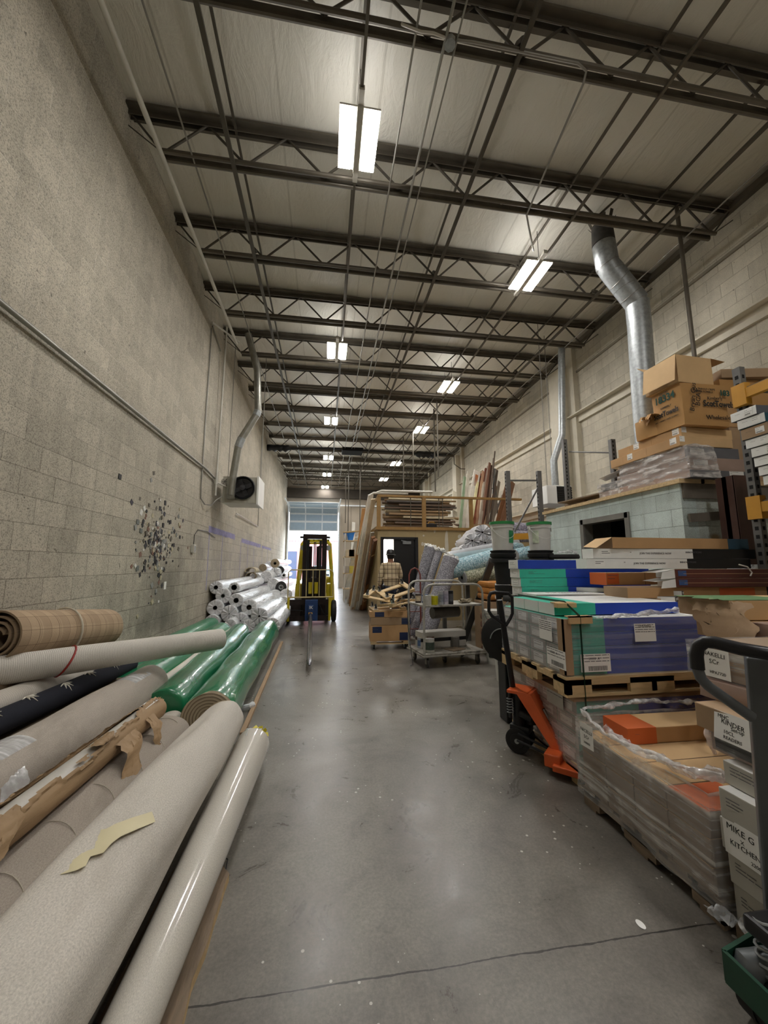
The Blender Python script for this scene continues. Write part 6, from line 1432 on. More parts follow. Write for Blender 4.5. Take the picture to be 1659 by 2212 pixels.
# cardboard edge boards, labels and straps
plate(st2[12],'front',0,0,.001,.001,None)
m = MB(); m.box((A2[0]-.012,A2[1]-.018,.70),(A2[0]+.05,A2[1]-.004,ZU)); m.box((A2[0]-.012,A2[1]-.018,.70),(A2[0]-.004,A2[1]+.05,ZU)); o = m.build('corner_board', M_kraft3); top(o,'brown cardboard corner guard on the near corner of the upper carton block','corner guard')
def hang(label, M, w, h, body, name='shipping_label', lines=3, bar=True, txt=None, ts=.02, mt=None, tf=None):
    m = MB(); m.box((-w/2,-h/2,0),(w/2,h/2,.001),M); o = m.build(name, mt or M_paper)
    m = MB()
    for i in range(lines):
        yy = h*.42-i*h*.5/lines; x0 = -w*.46
        while x0 < w*.42:
            x1 = min(w*.46,x0+w*rand(.05,.3)); m.box((x0,yy-h*.016,.001),(x1,yy+h*.02,.0014),M); x0 = x1+w*.03
    if lines: m.build('print', M_inkb, o)
    if bar:
        m = MB(); x0 = -w*.25
        while x0 < w*.38: q = w*rand(.008,.03); m.box((x0,-h*.44,.001),(x0+q*.6,-h*.18,.0014),M); x0 += q*1.25
        m.build('barcode', M_ink, o)
    if txt:
        for i,(s,u,v,sz,rt) in enumerate(txt): text_mesh(s,sz,M @ Matrix.Translation((u*w/2,v*h/2,.0015)) @ Matrix.Rotation(R(rt),4,'Z'),M_ink,o,'writing',.0003)
    top(o,label,'label'); return o
def fr(px,py,y,dy=-.022): p = PY(px,py,y); p.y += dy; return p
p = fr(1282,1430,2.47); hang('shipping label with barcode low on the teal face of the upper carton block',facem(p,(0,-1,0)),.22,.115,None,txt=[('35333  A',-.1,.45,.022,0)])
p = fr(1388,1365,2.47); hang('white delivery sheet UVA204663 on the blue face of the upper carton block',facem(p,(0,-1,0)),.165,.12,None,lines=4,bar=False,txt=[('UVA204663',0,.72,.02,0)])
p = PX(1201,1421,1.585); hang('shipping label with barcode low on the end face of the upper carton block',facem(p,(-1,0,0)),.22,.12,None,txt=[('35333  A',-.2,.5,.022,0)])
p = PX(1178,1360,1.585); hang('slanted white delivery sheet on the end face of the upper carton block',facem(p,(-1,0,0)),.16,.14,None,lines=5,bar=False)
p = PX(1198,1503,1.645); hang('black marked label on the end face of the lower carton block',facem(p,(-1,0,0)),.2,.13,None,lines=3,bar=False,mt=M_endgrey)
sx = PY(1255,1400,2.45).x
m = MB(); m.bar((sx,2.44,.40),(sx,2.44,ZU+.02),.016,.002,up=(1,0,0)); m.bar((sx,2.44,ZU+.02),(sx,2.60,ZU+.10),.016,.002,up=(1,0,0)); m.bar((sx,2.60,ZU+.10),(sx,3.28,ZU+.10),.016,.002,up=(1,0,0)); o = m.build('strap', M_strap); 
top(o,'dark green strap running down the teal front of both carton blocks','strap')
sx2 = PY(1538,1440,2.45).x; m = MB(); m.bar((sx2,2.44,.55),(sx2,2.44,1.0),.016,.002,up=(1,0,0)); o = m.build('strap', M_strap); top(o,'second dark green strap on the blue front behind the bent black handle','strap')
m = MB(); m.box((sx-.075,2.57,ZU+.06),(sx+.075,2.62,ZU+.095),bev=.004); m.box((sx-.075,2.60,ZU+.088),(sx+.075,2.66,ZU+.097)); o = m.build('edge_guard', M_kraft2); top(o,'upper folded cardboard guard under the green strap on the loose cartons','edge guard')
m = MB(); m.box((sx-.08,2.435,ZU-.03),(sx+.09,2.452,ZU+.02)); m.box((sx-.08,2.435,ZU+.012),(sx+.09,2.49,ZU+.02)); o = m.build('edge_guard', M_kraft2); top(o,'lower folded cardboard guard under the green strap at the front edge','edge guard')
# third pallet behind, mostly hidden
M3 = (1.98,3.62,3.75,4.28); pallet('pallet','hidden timber pallet on the floor behind the teal and blue carton blocks',*M3[:2],*M3[2:],0)
carton('carton','large kraft carton block behind the teal and blue blocks, carrying the blue cartons',((M3[0]+M3[2])/2,(M3[1]+M3[3])/2,.126),(1.7,.62,.93),0,M_kraft3)
zz = 1.06
# folded grey bag
soft_box('folded_bag','grey black folded plastic bag left under the stack of blue cartons',(2.08,3.68,zz-.0),(.5,.3,.06),.1,M_rubber,.02,2,cat='bag')
BZ0 = 1.125
for i in range(4):
    nmz = ['lowest','second lowest','second highest','top'][i]
    m = MB(); L_ = 1.45; d_ = .20; x0 = 1.93-.008*i if i < 3 else 1.90; hb = .088; y0 = 3.62
    if i == 3: m.box((x0,y0,0),(x0+L_,y0+d_,hb),None,.002,lambda n,c: 1 if n.z > .7 else (2 if abs(n.x) > .7 else 0)); o = m.build('flooring_carton',[M_blue,M_whitecard,M_whitecard])
    else:
        m.box((x0,y0,0),(x0+.5,y0+d_,hb-.003),None,0,lambda n,c: 1 if n.z > .7 else (2 if n.x < -.7 else 3)); m.box((x0+.5,y0,0),(x0+L_,y0+d_,hb-.003),None,0,lambda n,c: 1 if n.z > .7 else (2 if n.x > .7 else 0))
        o = m.build('flooring_carton',[M_blue,M_whitecard,M_whitecard,M_teal])
    for v in o.data.vertices: v.co.z += BZ0+i*hb
    top(o,'%s carton with white end, %s of the stack behind the jack handle' % ('blue' if i == 3 else 'teal and blue', nmz),'carton'); bpy.context.view_layer.update()
    if i < 3:
        plate(o,'front',-.75,.0,.2,.05,None,lines=3) ; 
        for v_ in range(5):
            pass
    plate(o,'left',-.1,0,.12,.05,M_paper,lines=3)
    if i == 3: text_mesh('LIFEPROOF',.018,wm(o) @ facem((-.6,-.1008,.055),(0,-1,0)),M_paper,o) if False else None
m = MB(); m.box((1.95,3.60,1.056),(3.3,3.9,1.12)); o = m.build('carton_pad', M_greycard); top(o,'pale flat carton under the stack of blue cartons','carton')
# white boxes with THE RESOLUTE print
for i in range(2):
    o = carton('flooring_carton',['lower','upper'][i]+' white flat carton with black lettering, behind the loose teal cartons',(2.27,3.43,1.105+.05*i-.04),(.72,.30,.048),R(-4),M_greycard,M_whitecard,M_whitecard)
    plate(o,'left',0,0,.1,.03,M_paper,lines=2)
    if i: text_mesh('THE RESOLUTE',.055,wm(o) @ facem((0,0,.0485),(0,0,1),(0,1,0)),M_inkb,o)
for i,(x,lb) in enumerate(((2.66,'lower'),(2.78,'upper'))):
    o = carton('flooring_carton','thin grey carton with black lettered end, %s of the slanted pair' % lb,(x+.02,3.30+.05*i,1.12+.045*i),(.15,.95,.04),R(35),M_black,M_inkb if 0 else M_slate,M_whitecard)
    text_mesh('STARTER',.03,wm(o) @ facem((.0,-.4765,.02),(0,-1,0)),M_paper,o)
# goods to the right of it: kraft with orange end, long white cartons
carton('carton','dull kraft carton base under the long white cartons, behind the blue front block',(3.25,3.20,0),(1.0,.5,1.14),0,M_kraft3)
zq = 1.145
def long_c(label, pxl, pyl, L_, d_, h_, rz, m0, mt_, me, z_, y_, split=None, ms=None):
    a = PY(pxl,pyl,y_); m = MB()
    def fm(n,c): return 1 if n.z > .7 else (2 if abs(n.x) > .7 else 0)
    if split:
        m.box((0,0,0),(L_*split,d_,h_),None,0,fm); m.box((L_*split,0,0),(L_,d_,h_),None,0,lambda n,c:3)
    else: m.box((0,0,0),(L_,d_,h_),None,.003,fm)
    o = m.build('long_carton',[m0,mt_,me,ms or m0]); o.location = (a.x,y_,z_); o.rotation_euler = (0,0,rz); tag(o,label,'carton'); bpy.context.view_layer.update(); return o
def lplate(o,x,z_,w,h,mt,lines=0,txt=None,ts=.02,tm=None):
    M = wm(o) @ facem((x,-.001,z_),(0,-1,0)); 
    if mt: m = MB(); m.box((-w/2,-h/2,0),(w/2,h/2,.0008),M); m.build('label',mt,o)
    if lines: 
        m = MB()
        for i in range(lines): m.box((-w*.4,h*.3-i*h*.6/lines-.002,.0008),(w*rand(0,.4),h*.3-i*h*.6/lines+.003,.0012),M)
        m.build('print',M_inkb,o)
    if txt: text_mesh(txt,ts,M @ Matrix.Translation((0,0,.001)),tm or M_ink,o)
o = long_c('kraft carton with torn open left end, under the maroon cartons',1258+100,1310,1.35,.3,.09,R(-2),M_kraft,M_kraft3,M_kraft3,1.145,2.98); lplate(o,1.05,.05,.35,.06,M_orangep)
o = long_c('kraft carton with an orange printed end under the long white cartons',1310,1255,1.1,.22,.115,R(2),M_kraft,M_kraft3,M_orangep,1.24,3.28); lplate(o,.07,.06,.13,.10,M_orangep,txt='FRAGILE' if 0 else None,lines=2); lplate(o,.42,.06,.003,.11,M_ink)
M_maroon = mat('maroon_carton','5f332b',.6,0,.1,5)
for i in range(2):
    o = long_c(['lower','upper'][i]+' maroon carton with small blue label and torn open white end',1462-18*i*0,1280,1.0,.2,.075,R(-3+2*i),M_maroon,M_kraft3,M_whitecard,1.237+.078*i,2.93); lplate(o,.07,.04,.08,.045,mat('muted_blue_label','3f5c92',.5),lines=1)
    m = MB(); w0 = wm(o); m.poly([w0 @ V(q) for q in ((0,0,.073),(0,.2,.073),(-.16,.18,.05),(-.17,.02,.045))]); m.poly([w0 @ V(q) for q in ((0,0,0),(-.14,.0,-.01),(-.12,.0,.05),(0,0,.07))]); m.build('torn_flap', M_whitecard, o)
    m = MB(); m.box((.08,-.002,.034),(1.0,-.001,.037),w0); m.build('pale_line', M_kraft2, o)
m = MB(); m.tube([(3.62,2.92,1.43),(3.68,2.9,1.41),(3.72,2.9,1.36),(3.70,2.9,1.33)],[.006]*4,6); o = m.build('white_strap', M_paper, smooth=True); top(o,'white strap scrap hanging over the maroon cartons','strap')
for i,(px,lb) in enumerate(((1268,'lower'),(1282,'upper'))):
    o = long_c('long white carton with a black right end, %s of two'%lb,px,1225-18*i,1.62,.15,.085,R(-1.5),M_whitecard,M_whitecard,M_whitecard,1.395+.088*i,3.05,.60,M_black)
    lplate(o,.12,.045,.10,.05,M_paper,lines=2); lplate(o,.36,.045,.02,.03,None,lines=1); text_mesh('JOIN THE EXPERIENCE NOW',.024,wm(o) @ facem((.60,-.002,.045),(0,-1,0)),M_inkb,o); text_mesh('INNOVATIONS',.024,wm(o) @ facem((.98,-.002,.055),(0,-1,0)),M_inkb,o)
ob2 = long_c('open kraft carton with a slate blue right end lying on the long white cartons',1325,1200,1.45,.2,.095,R(1.5),M_kraft,M_whitecard,M_kraft3,1.572,3.02,.84,mat('slate_blue_carton','3c5f78',.6))
w0 = wm(ob2); m = MB(); m.poly([w0 @ V(q) for q in ((0,0,.095),(0,.2,.095),(-.14,.19,.02),(-.17,-.01,.0))]); m.poly([w0 @ V(q) for q in ((-.002,0,.093),(-.172,-.01,-.002),(-.142,.19,.018),(-.002,.2,.093))]); m.build('open_flap', M_kraft2, ob2)
# buckets with green lids on black stacks
for i,(px,lb) in enumerate(((1086,'left bucket with green lid and green label on black pails'),(1167,'right bucket with green lid, plain front, on black pails'))):
    p = PY(px,1190,4.35); zb_ = PY(px,1189,4.35).z
    for k in range(4):
        hb = zb_/4; q = thing('black_pail','black pail in the column under the %s lidded bucket, %s' % (['left','right'][i],['at the floor','second up','third up','topmost'][k]),'pail',(p.x,4.35,k*hb))
        kr = 1 if k == 3 else .72
        m = MB(); m.lathe([(0,0),(0,.125*kr),(hb*.7,.14*kr),(hb*.72,.15*kr),(hb*.8,.15*kr),(hb*.82,.143*kr),(hb*.9,.15*kr),(hb*.97,.15*kr),(hb*.975,0)] if k < 3 else [(0,0),(0,.09),(hb*.62,.11),(hb*.65,.15),(hb*.74,.15),(hb*.76,.13),(hb*.82,.15),(hb*.9,.15),(hb*.92,.135),(hb*.99,.15),(hb*.995,0)],Matrix.Translation((p.x,4.35,k*hb)),28); m.build('pail_body', M_rubber, q, True)
    o = bucket(lb,V((p.x,4.35,zb_)),.135,.34,lid=M_green_lid,lab=('2b8a55',.25,.95) if i == 0 else ('c9d3bb',-.95,-.45))
m = MB(); m.lathe([(0,0),(0,.17),(.02,.18),(.05,.17),(.05,0)],Matrix.Translation((2.78,4.2,1.50)),24); o = m.build('pail_cover', M_rubber, smooth=True); 
for v in o.data.vertices: v.co.z += 0
top(o,'flat black lid with plastic on it just right of the right lidded bucket','lid')
lip('film_scrap','crumpled clear film lying on the flat black lid',[(2.66,4.1,1.575),(2.9,4.12,1.58)],.03,M_filmlip,6)
carton('carton','tall dull kraft carton supporting the flat black lid',(2.85,4.3,0),(.3,.3,1.498),0,M_kraft3) if False else None

# ---------------------------------------------------------------- front kraft pallet
F0 = (1.57,1.50,2.62,2.33)
pallet('pallet','low timber pallet under the film wrapped kraft block in the foreground',F0[0]+.01,F0[1],F0[2],F0[3],0,.10,M_woodgrey)
M_greyk = mat('grey_brown_kraft','8a7766',.8,0,.08,3)  # grey-brown colour of the carton sides, tops are paler
for k in range(4):
    for j in range(4):
        ya = F0[1]+.02+.2*j
        if k == 3: continue
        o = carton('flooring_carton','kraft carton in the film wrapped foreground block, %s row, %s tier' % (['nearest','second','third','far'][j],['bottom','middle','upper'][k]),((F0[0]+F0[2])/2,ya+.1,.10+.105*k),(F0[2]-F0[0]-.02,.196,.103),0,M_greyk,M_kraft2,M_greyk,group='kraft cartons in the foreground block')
        if k == 2:
            m = MB(); c_ = V((F0[0]+.012,ya+.004,.10+.105*3-.0025)); m.box(c_,c_+V((.26 if j == 0 else .0001,.188,.0012))); 
            if j == 0: m.build('orange_print', M_orangep, o)
            else: m.bm.free()
o = carton('flooring_carton','single kraft carton with orange end lying on the far side of the foreground block',(F0[0]+.64,2.19,.4155),(.98,.2,.085),R(-1),M_kraft,M_kraft2,M_orangep)
m = MB(); w0 = wm(o); m.box((-.491,-.101,.0),(-.31,.101,.0862),w0); m.build('orange_end', M_orangep, o); plate(o,'front',-.82,.1,.1,.02,None,lines=1)
fshell = film_box('stretch_film',(F0[0]-.012,F0[1]-.012,.07),(F0[2]+.01,F0[3]+.01,.50),wrap_mat('heavy_stretch_film',.68,'dedcd8',(.25,.25,26),.13,11),None,7,.008,False,(22,26,12))
# slope the film lip: lower towards the middle of the near side
for v in fshell.data.vertices:
    if v.co.z > .47: v.co.z += .02*noise.noise(v.co*5)
top(fshell,'heavy stretch film wrapped round the foreground kraft block','stretch film')
lip('film_rope','thick twisted film rope along the aisle side top edge of the foreground block',[(1.60,2.34,.53),(1.575,2.2,.50),(1.585,1.95,.49),(1.62,1.7,.51),(1.66,1.52,.535)],.02,wrap_mat('film_rope_mat',.5,'f0eeed',(10,10,10),.08,4),3)
lip('film_rope','looser film fold inside the aisle side edge of the foreground block',[(1.66,2.2,.47),(1.64,1.95,.45),(1.70,1.7,.47),(1.80,1.55,.50)],.035,M_filmlip,8)
lip('film_rope','film fold along the far top edge of the foreground block',[(1.62,2.34,.53),(1.9,2.345,.545),(2.2,2.345,.55),(2.5,2.34,.52)],.022,M_filmlip,5)
lip('film_tail','hanging twisted film tail at the right of the foreground block',[PY(1545,1530,2.05),PY(1532,1550,2.0),PY(1530,1590,1.95),PY(1545,1625,1.93)],.018,wrap_mat('film_tail_mat',.5,'d9c9c0',(8,8,8),.12,9),6)
lip('film_loop','torn white film loop hanging from the pallet to the floor',[PZ(1338,1745,.09),PZ(1350,1790,.02),PZ(1385,1815,.015),PZ(1398,1785,.07),PZ(1365,1735,.11)],.016,M_filmlip,7)
lip('film_heap','long heap of crumpled film on the floor at the corner of the foreground pallet',[PZ(1500,1890,.05),PZ(1530,1925,.05),PZ(1560,1965,.05),PZ(1600,2010,.06)],.045,M_filmlip,8,n=14)
lip('film_heap','second fold of crumpled film on the floor beside the white carton stack',[PZ(1555,1915,.08),PZ(1590,1960,.07),PZ(1625,2000,.08)],.04,M_filmlip,9,n=14)
p = PX(1267,1590,1.535); hang('white paper tag with handwriting at the far corner of the foreground block',facem(p,(-1,-.1,0)),.1,.13,None,lines=0,bar=False,txt=[('NICELLI',0,.4,.026,-3),('SCr',0,-.1,.026,0),('2008A5',0,-.6,.016,0)])
m = MB(); q = PZ(1384,1997,.001); m.poly([q+V((.014*math.cos(a),.022*math.sin(a),.001)) for a in [i/16*6.283 for i in range(16)]]); o = m.build('paint_spot', M_paper); top(o,'small white oval spot on the floor near the photo bottom','spot')

# ---------------------------------------------------------------- narrow stack by the near jack
zs = 0.0
m = MB(); m.box((1.60,1.10,0),(1.98,1.47,.05)); o = m.build('board', M_woodgrey); top(o,'weathered board on the floor under the narrow white carton stack','board')
zs = .051
M_wtxt = mat('printed_pale_carton','b5b2a8',.65,0,.06,4)
for i,(h_,ox,lb) in enumerate(((.15,.03,'bottom'),(.115,.01,'second'),(.115,.0,'third, carrying a note'),(.115,.0,'fourth'),(.09,.045,'top'))):
    o = carton('flooring_carton','pale printed carton in the narrow stack by the grey jack, '+lb+(' from the floor' if i in (1,3) else '' if i == 2 else ' one'),(1.585+ox+.5,1.305,zs),(1.0,.34,h_-.003),R(1.5*(i%2)),M_wtxt,M_whitecard,M_wtxt)
    for u in (-.5,.35): plate(o,'left',u,.1,.13,.06,None,lines=3)
    zs += h_
p = V((1.583,1.36,.375)); hang('taped white handwritten note on the narrow white carton stack',facem(p,(-1,0,0)),.20,.13,None,name='note',lines=0,bar=False,txt=[('MIKE G',-.35,.55,.032,-2),('X',-.3,.08,.02,0),('KITCHEN TUB',.05,-.25,.026,0),('2208A-10',.3,-.72,.018,0)])
z1 = zs
o = carton('carton','film wrapped brown carton with dark bars on top of the narrow white stack',(2.09,1.40,z1),(.82,.34,.083),R(2),M_pinkgrey,M_pinkgrey,M_pinkgrey); plate(o,'left',-.3,-.1,.2,.05,M_black,'dark_bar'); film_box('stretch_film',(1.67,1.22,z1),(2.51,1.58,z1+.083),M_film,o,3,.003); z1 += .086
o = carton('carton','brown carton bearing a curled taped note, over the narrow white stack',(2.07,1.42,z1),(.86,.34,.10),R(1),M_kraft3,M_kraft3,M_kraft3); p = PX(1592,1585,1.66); p.z = z1+.05; hang('curled white handwritten note on the lower noted brown carton',facem((1.633,1.42,z1+.045),(-1,0,.15)),.15,.11,None,name='note',lines=0,bar=False,txt=[('MNC',-.5,.65,.02,0),('KINDER',.0,.3,.026,-4),('Set-up',.25,.0,.02,0),('10CL',-.2,-.35,.02,0),('READERS',.0,-.72,.018,0)]); z1 += .103
o = soft_box('carton','brown bag wrapped carton between the two noted brown cartons',(2.15,1.52,z1),(.8,.30,.08),R(3),M_pinkgrey,.012,6); z1 += .085
o = carton('carton','brown carton with a big taped note behind the bent black handle',(2.20,1.56,z1),(.82,.30,.15),R(2),M_pinkgrey,M_kraft3,M_kraft3); film_box('stretch_film',(1.77,1.395,z1),(2.64,1.725,z1+.152),M_film,o,4,.004)
hang('big white handwritten note behind the bent black jack handle',facem((1.762,1.575,z1+.07),(-1,-.05,.02)),.12,.125,None,name='note',lines=0,bar=False,txt=[('NAKELLI',-.1,.6,.026,-3),('SCr',-.1,.1,.028,0),('HPA7720',.1,-.65,.018,0)]); z1 += .155
# torn kraft boxes at right
carton('carton','tall dull kraft carton standing behind the noted cartons as base of the torn ones',(2.95,1.95,0),(.6,.7,.985),0,M_kraft3)
o = carton('carton','long kraft carton lying under the torn green topped one',(2.83,1.95,.99),(1.0,.42,.12),R(-4),M_kraft2,M_kraft2,M_kraft3); plate(o,'front',-.8,.1,.06,.045,M_kraft3,'stamp',lines=2); plate(o,'front',-.6,.1,.05,.045,M_kraft3,'stamp',lines=2)
tg = carton('carton','long kraft carton with green printed torn end at the right edge',(2.85,2.02,1.115),(1.15,.36,.11),R(-6),M_kraft2,M_kraft2,M_kraft3)
w0 = wm(tg); m = MB(); N = 10; A_ = [w0 @ V((-.575-.07*(.5+noise.noise(V((i*.9,2,0)))),-.18+.36*i/N,.112+.012*noise.noise(V((i*.7,5,0))))) for i in range(N+1)]; B_ = [w0 @ V((-.12,-.18+.36*i/N,.112)) for i in range(N+1)]
for i in range(N): m.poly([A_[i],A_[i+1],B_[i+1],B_[i]])
m.build('green_printed_flap', mat('dull_green_print','5d8155',.7,0,.12,7,dirt=('b79a72',.68)), tg)
flap(tg,None,[(w0 @ V((-.57,-.08,.10)),w0.to_3x3() @ V((0,.18,0))),(w0 @ V((-.60,-.14,.04)),w0.to_3x3() @ V((0,.19,0))),(w0 @ V((-.62,-.18,-.04)),w0.to_3x3() @ V((0.02,.19,0))),(w0 @ V((-.62,-.20,-.13)),w0.to_3x3() @ V((.02,.19,0))),(w0 @ V((-.67,-.24,-.16)),w0.to_3x3() @ V((.02,.19,0)))],8,M_kraft3,'torn_flap')
o = soft_box('carton','film wrapped brown parcel with a white note at the right photo edge',(2.62,1.66,1.02),(.72,.24,.10),R(-5),M_pinkgrey,.012,8); hang('crumpled white note on the film wrapped parcel',facem((2.252,1.60,1.07),(-1,-.4,.1)),.12,.09,None,name='note',lines=0,bar=False,txt=[('NAKELLI',-.1,.4,.022,0),('SCr',-.1,-.3,.022,0)])
carton('carton','plain kraft carton under the film wrapped parcel at the right photo edge',(2.72,1.52,0),(.6,.28,1.015),0,M_kraft3)

# ---------------------------------------------------------------- orange pallet jack
O = PZ(1124,1622,0); u = V((.70,-.71,0)).normalized(); vv_ = V((-u.y,u.x,0))
JM = Matrix(((u.x,vv_.x,0,O.x),(u.y,vv_.y,0,O.y),(0,0,1,0),(0,0,0,1)))
pj = thing('pallet_jack','orange hand pallet jack with a black steering handle at the carton blocks','pallet jack',(O.x,O.y,0))
for y in (-.045,.075):
    m = MB(); m.lathe([(-.025,0),(-.025,.05),(-.018,.055),(-.022,.075),(-.018,.09),(.018,.09),(.022,.075),(.018,.055),(.025,.05),(.025,0)],JM @ Matrix.Translation((0,y,.092)) @ Matrix.Rotation(R(90),4,'X'),28); w_ = m.build('steer_wheel', M_rubber, pj, True)
    m = MB(); m.cyl(JM @ V((0,y-.028,.092)),JM @ V((0,y+.028,.092)),.018,n=12); m.build('hub', M_galv, w_)
m = MB(); m.cyl(JM @ V((0,.0,.19)),JM @ V((0,.0,.46)),.045,n=16); m.box((-.06,-.05,.15),(.09,.07,.20),JM,.01); m.cyl(JM @ V((.07,.06,.2)),JM @ V((.07,.06,.40)),.05,n=16); m.cyl(JM @ V((.03,-.06,.3)),JM @ V((.12,-.06,.28)),.03,n=12); m.build('pump_unit', M_black, pj, True)
m = MB(); c0 = JM @ V((-.045,-.055,.28)); m.tube([c0+V((.024*math.cos(i/10*6.2832),.024*math.sin(i/10*6.2832),.12*i/60)) for i in range(61)],.004,5); m.build('coil_spring', M_galv, pj, True)
m = MB(); m.cyl(c0+V((0,0,-.03)),c0+V((0,0,.15)),.014,n=10); m.build('spring_rod', M_black, pj, True)
# orange A-frame: tapered sheet
m = MB()
P4 = [(.02,-.11,.46),(.13,-.11,.465),(.34,-.14,.12),(.28,-.14,.12)]; Q4 = [(.02,.09,.46),(.13,.09,.465),(.34,.12,.12),(.28,.12,.12)]
pa = [JM @ V(p) for p in P4]; qa = [JM @ V(p) for p in Q4]
m.poly(pa); m.poly(qa[::-1])
for i in range(4): j = (i+1)%4; m.poly([pa[i],qa[i],qa[j],pa[j]])
m.box((-.05,-.11,.445),(.11,.09,.47),JM,.006); fr_ = m.build('orange_frame', M_orange, pj)
a_, b_ = JM @ V((.235,-.0,.31)), JM @ V((.29,0,.20))
nrm = (pa[2]-pa[1]).cross(qa[1]-pa[1]).normalized()
if nrm.y > 0: nrm = -nrm
c_ = (pa[1]+pa[2]+qa[1]+qa[2])/4+nrm*.001; up3 = (pa[1]-pa[2]).normalized(); Mx = facem(c_+up3*.02,nrm,up3)
m = MB(); m.box((-.05,-.055,0),(.03,.055,.001),Mx); sk_ = m.build('warning_label', M_black, fr_)
m = MB(); m.box((-.045,-.05,.001),(-.015,.05,.0015),Mx); m.box((.01,-.03,.001),(.014,.03,.0015),Mx); m.build('label_text', M_paper, sk_)
m = MB(); c2 = c_-up3*.17+Mx.to_3x3() @ V((.02,0,0)); m.cyl(c2,c2+nrm*.03,.018,n=16); m.build('boss', M_orange, fr_, True)
m = MB(); m.box((.24,-.24,.05),(.345,.24,.135),JM,.008); m.build('fork_bridge', M_orange, pj)
for y in (-.20,.20):
    m = MB(); m.box((.30,y-.07,.045),(1.3,y+.07,.085),JM,.006); f_ = m.build('fork', M_orange, pj)
    m = MB(); m.cyl(JM @ V((1.2,y-.04,.04)),JM @ V((1.2,y+.04,.04)),.038,n=14); m.build('load_roller', M_rubber, f_)
m = MB(); m.tube([JM @ V((.02,-.12,.12)),JM @ V((.3,-.14,.08))],.009,8); m.tube([JM @ V((.02,-.10,.16)),JM @ V((.3,-.12,.11))],.009,8); m.build('link_rod', M_black, pj, True)
hb = JM @ V((-.03,.0,.40)); ht_ = PY(1079,1296,2.95); 
m = MB(); m.tube([hb,ht_],.022,14); m.box((-.05,-.04,.38),(.03,.04,.44),JM,.006); m.build('handle_tube', M_black, pj, True)
yy = ht_.y; loop = [(1092,1352),(1062,1330),(1056,1320),(1056,1290),(1060,1281),(1068,1279),(1098,1282),(1106,1290),(1107,1325),(1102,1336),(1092,1352)]
m = MB(); m.tube([PY(a,b_,yy+.01) for a,b_ in loop],.013,10); m.build('handle_loop', M_black, pj, True)
m = MB(); m.tube([PY(1082,1300,yy),PY(1083,1330,yy)],.006,6); m.tube([PY(1098,1300,yy),PY(1086,1312,yy)],.005,6); m.build('release_lever', M_galv, pj)

# ---------------------------------------------------------------- green jack at the right photo edge
gj = thing('pallet_jack','grey handled pallet jack with green forks, cut by the right photo edge','pallet jack',PZ(1640,2060,0))
tp_, bt_ = PZ(1655,1412,1.19), PZ(1690,1990,.22); M_gpost = mat('worn_grey_handle_post','6a6e70',.4,.4,.15,4,dirt=('4a4d4e',.6))
m = MB(); m.bar(bt_,tp_,.085,.05,up=(-1,-1,0),bev=.006); po = m.build('handle_post', M_gpost, gj)
ax = (tp_-bt_).normalized(); dd = (V((0,0,0))-tp_); dd.z = 0; dd.normalize()
for k,f_ in enumerate((.03,.035)):
    c_ = PZ(1627+18*k,1450+6*k,1.13); m = MB()
    m.bm.free()
HP = [(1760,1440,.80),(1660,1412,.84),(1600,1402,.88),(1545,1388,.93),(1522,1387,.945),(1508,1397,.955),(1504,1415,.96),(1507,1445,.96),(1514,1465,.96),(1530,1482,.955),(1560,1504,.945),(1625,1550,.92)]
m = MB(); m.tube([PY(a,b_,c_) for a,b_,c_ in HP[:8]],.0165,14); m.build('rubber_grip', M_black, gj, True)
m = MB(); m.tube([PY(a,b_,c_) for a,b_,c_ in HP[6:]],.0135,14); m.build('handle_tube', M_gpost, gj, True)
M_gfork = mat('dark_green_jack_paint','1f4a38',.4,.1,.2,6,dirt=('3f4a44',.6))
z0, z1 = .10, .19
pA, pB, pC, pD = PZ(1563,2052,z1), PZ(1640,2006,z1), PZ(1720,2200,z1), PZ(1800,2120,z1)
def wall_(a,b_,t_=.012,zl=z0,zh=z1,name='fork_side'):
    m = MB(); m.bar(V((a.x,a.y,(zl+zh)/2)),V((b_.x,b_.y,(zl+zh)/2)),t_,zh-zl,up=(0,0,1)); return m.build(name, M_gfork, gj)
wall_(pA,pB,name='fork_cross_side'); wall_(pA,pC); wall_(pB,pD)
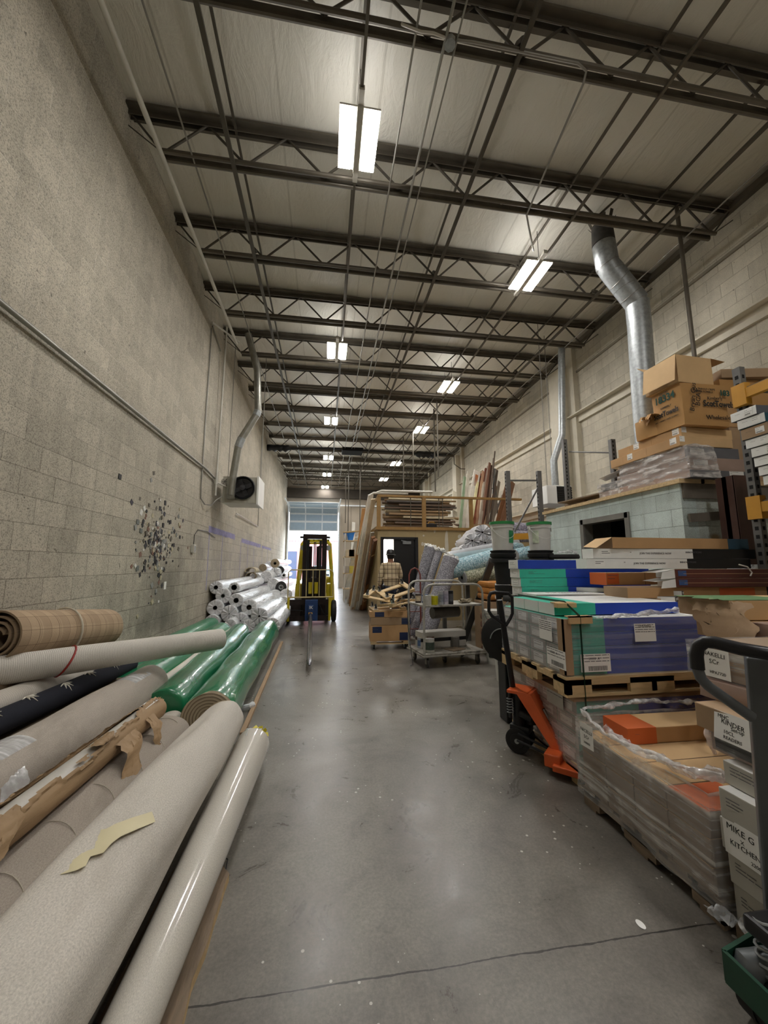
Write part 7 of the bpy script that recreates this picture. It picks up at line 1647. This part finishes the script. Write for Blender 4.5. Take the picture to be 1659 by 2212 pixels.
m = MB(); m.poly([V((p.x,p.y,z0+.002)) for p in (pA,pB,pD,pC)]); m.build('fork_base', M_black, gj)
m = MB(); c_ = PZ(1620,2085,.17); m.tube([c_+V((-.03,0,-.05)),c_+V((0,0,.0)),c_+V((.05,-.01,.01)),c_+V((.08,-.02,-.04))],[.03,.04,.04,.03],14); m.build('pump_cylinder', M_gpost, gj, True)
c0 = PZ(1664,2112,.16); m = MB(); m.tube([c0+V((.028*math.cos(i/10*6.2832),.028*math.sin(i/10*6.2832),.17*i/70)) for i in range(71)],.0045,6); m.build('coil_spring', M_galv, gj, True)
m = MB(); c_ = PZ(1668,2010,.30); m.box(c_-V((.05,.05,.03)),c_+V((.08,.05,.02)),bev=.01); m.build('pivot_block', M_black, gj)
for q in ((1690,2180),(1655,2150)):
    c_ = PZ(q[0],q[1],.08); m = MB(); m.cyl(c_+V((0,-.02,0)),c_+V((.0,.03,0)),.08,n=24); m.build('steer_wheel', M_rubber, gj, True)
# ---------------------------------------------------------------- light and camera
w = bpy.data.worlds.new('World'); bpy.context.scene.world = w; w.use_nodes = True
bg = w.node_tree.nodes['Background']; bg.inputs[0].default_value = (.80,.90,1.,1); bg.inputs[1].default_value = 4.5
cam = bpy.data.cameras.new('camera'); co = bpy.data.objects.new('camera', cam); COL.objects.link(co)
cam.sensor_fit = 'VERTICAL'; cam.sensor_height = 36; cam.lens = FPX/2212*36; cam.clip_start = .02; cam.clip_end = 200
rt = V((_X.x,_Y.x,_Z.x)); up = V((_X.y,_Y.y,_Z.y)); fw = V((_X.z,_Y.z,_Z.z))
co.matrix_world = Matrix(((rt.x,up.x,-fw.x,0),(rt.y,up.y,-fw.y,0),(rt.z,up.z,-fw.z,H),(0,0,0,1)))
sc = bpy.context.scene; sc.camera = co
sc.view_settings.view_transform = 'Standard'; sc.view_settings.look = 'None'; sc.view_settings.gamma = 1; sc.view_settings.exposure = 1.62
sc.view_settings.use_curve_mapping = False
sc.cycles.max_bounces = 8; sc.cycles.transparent_max_bounces = 24
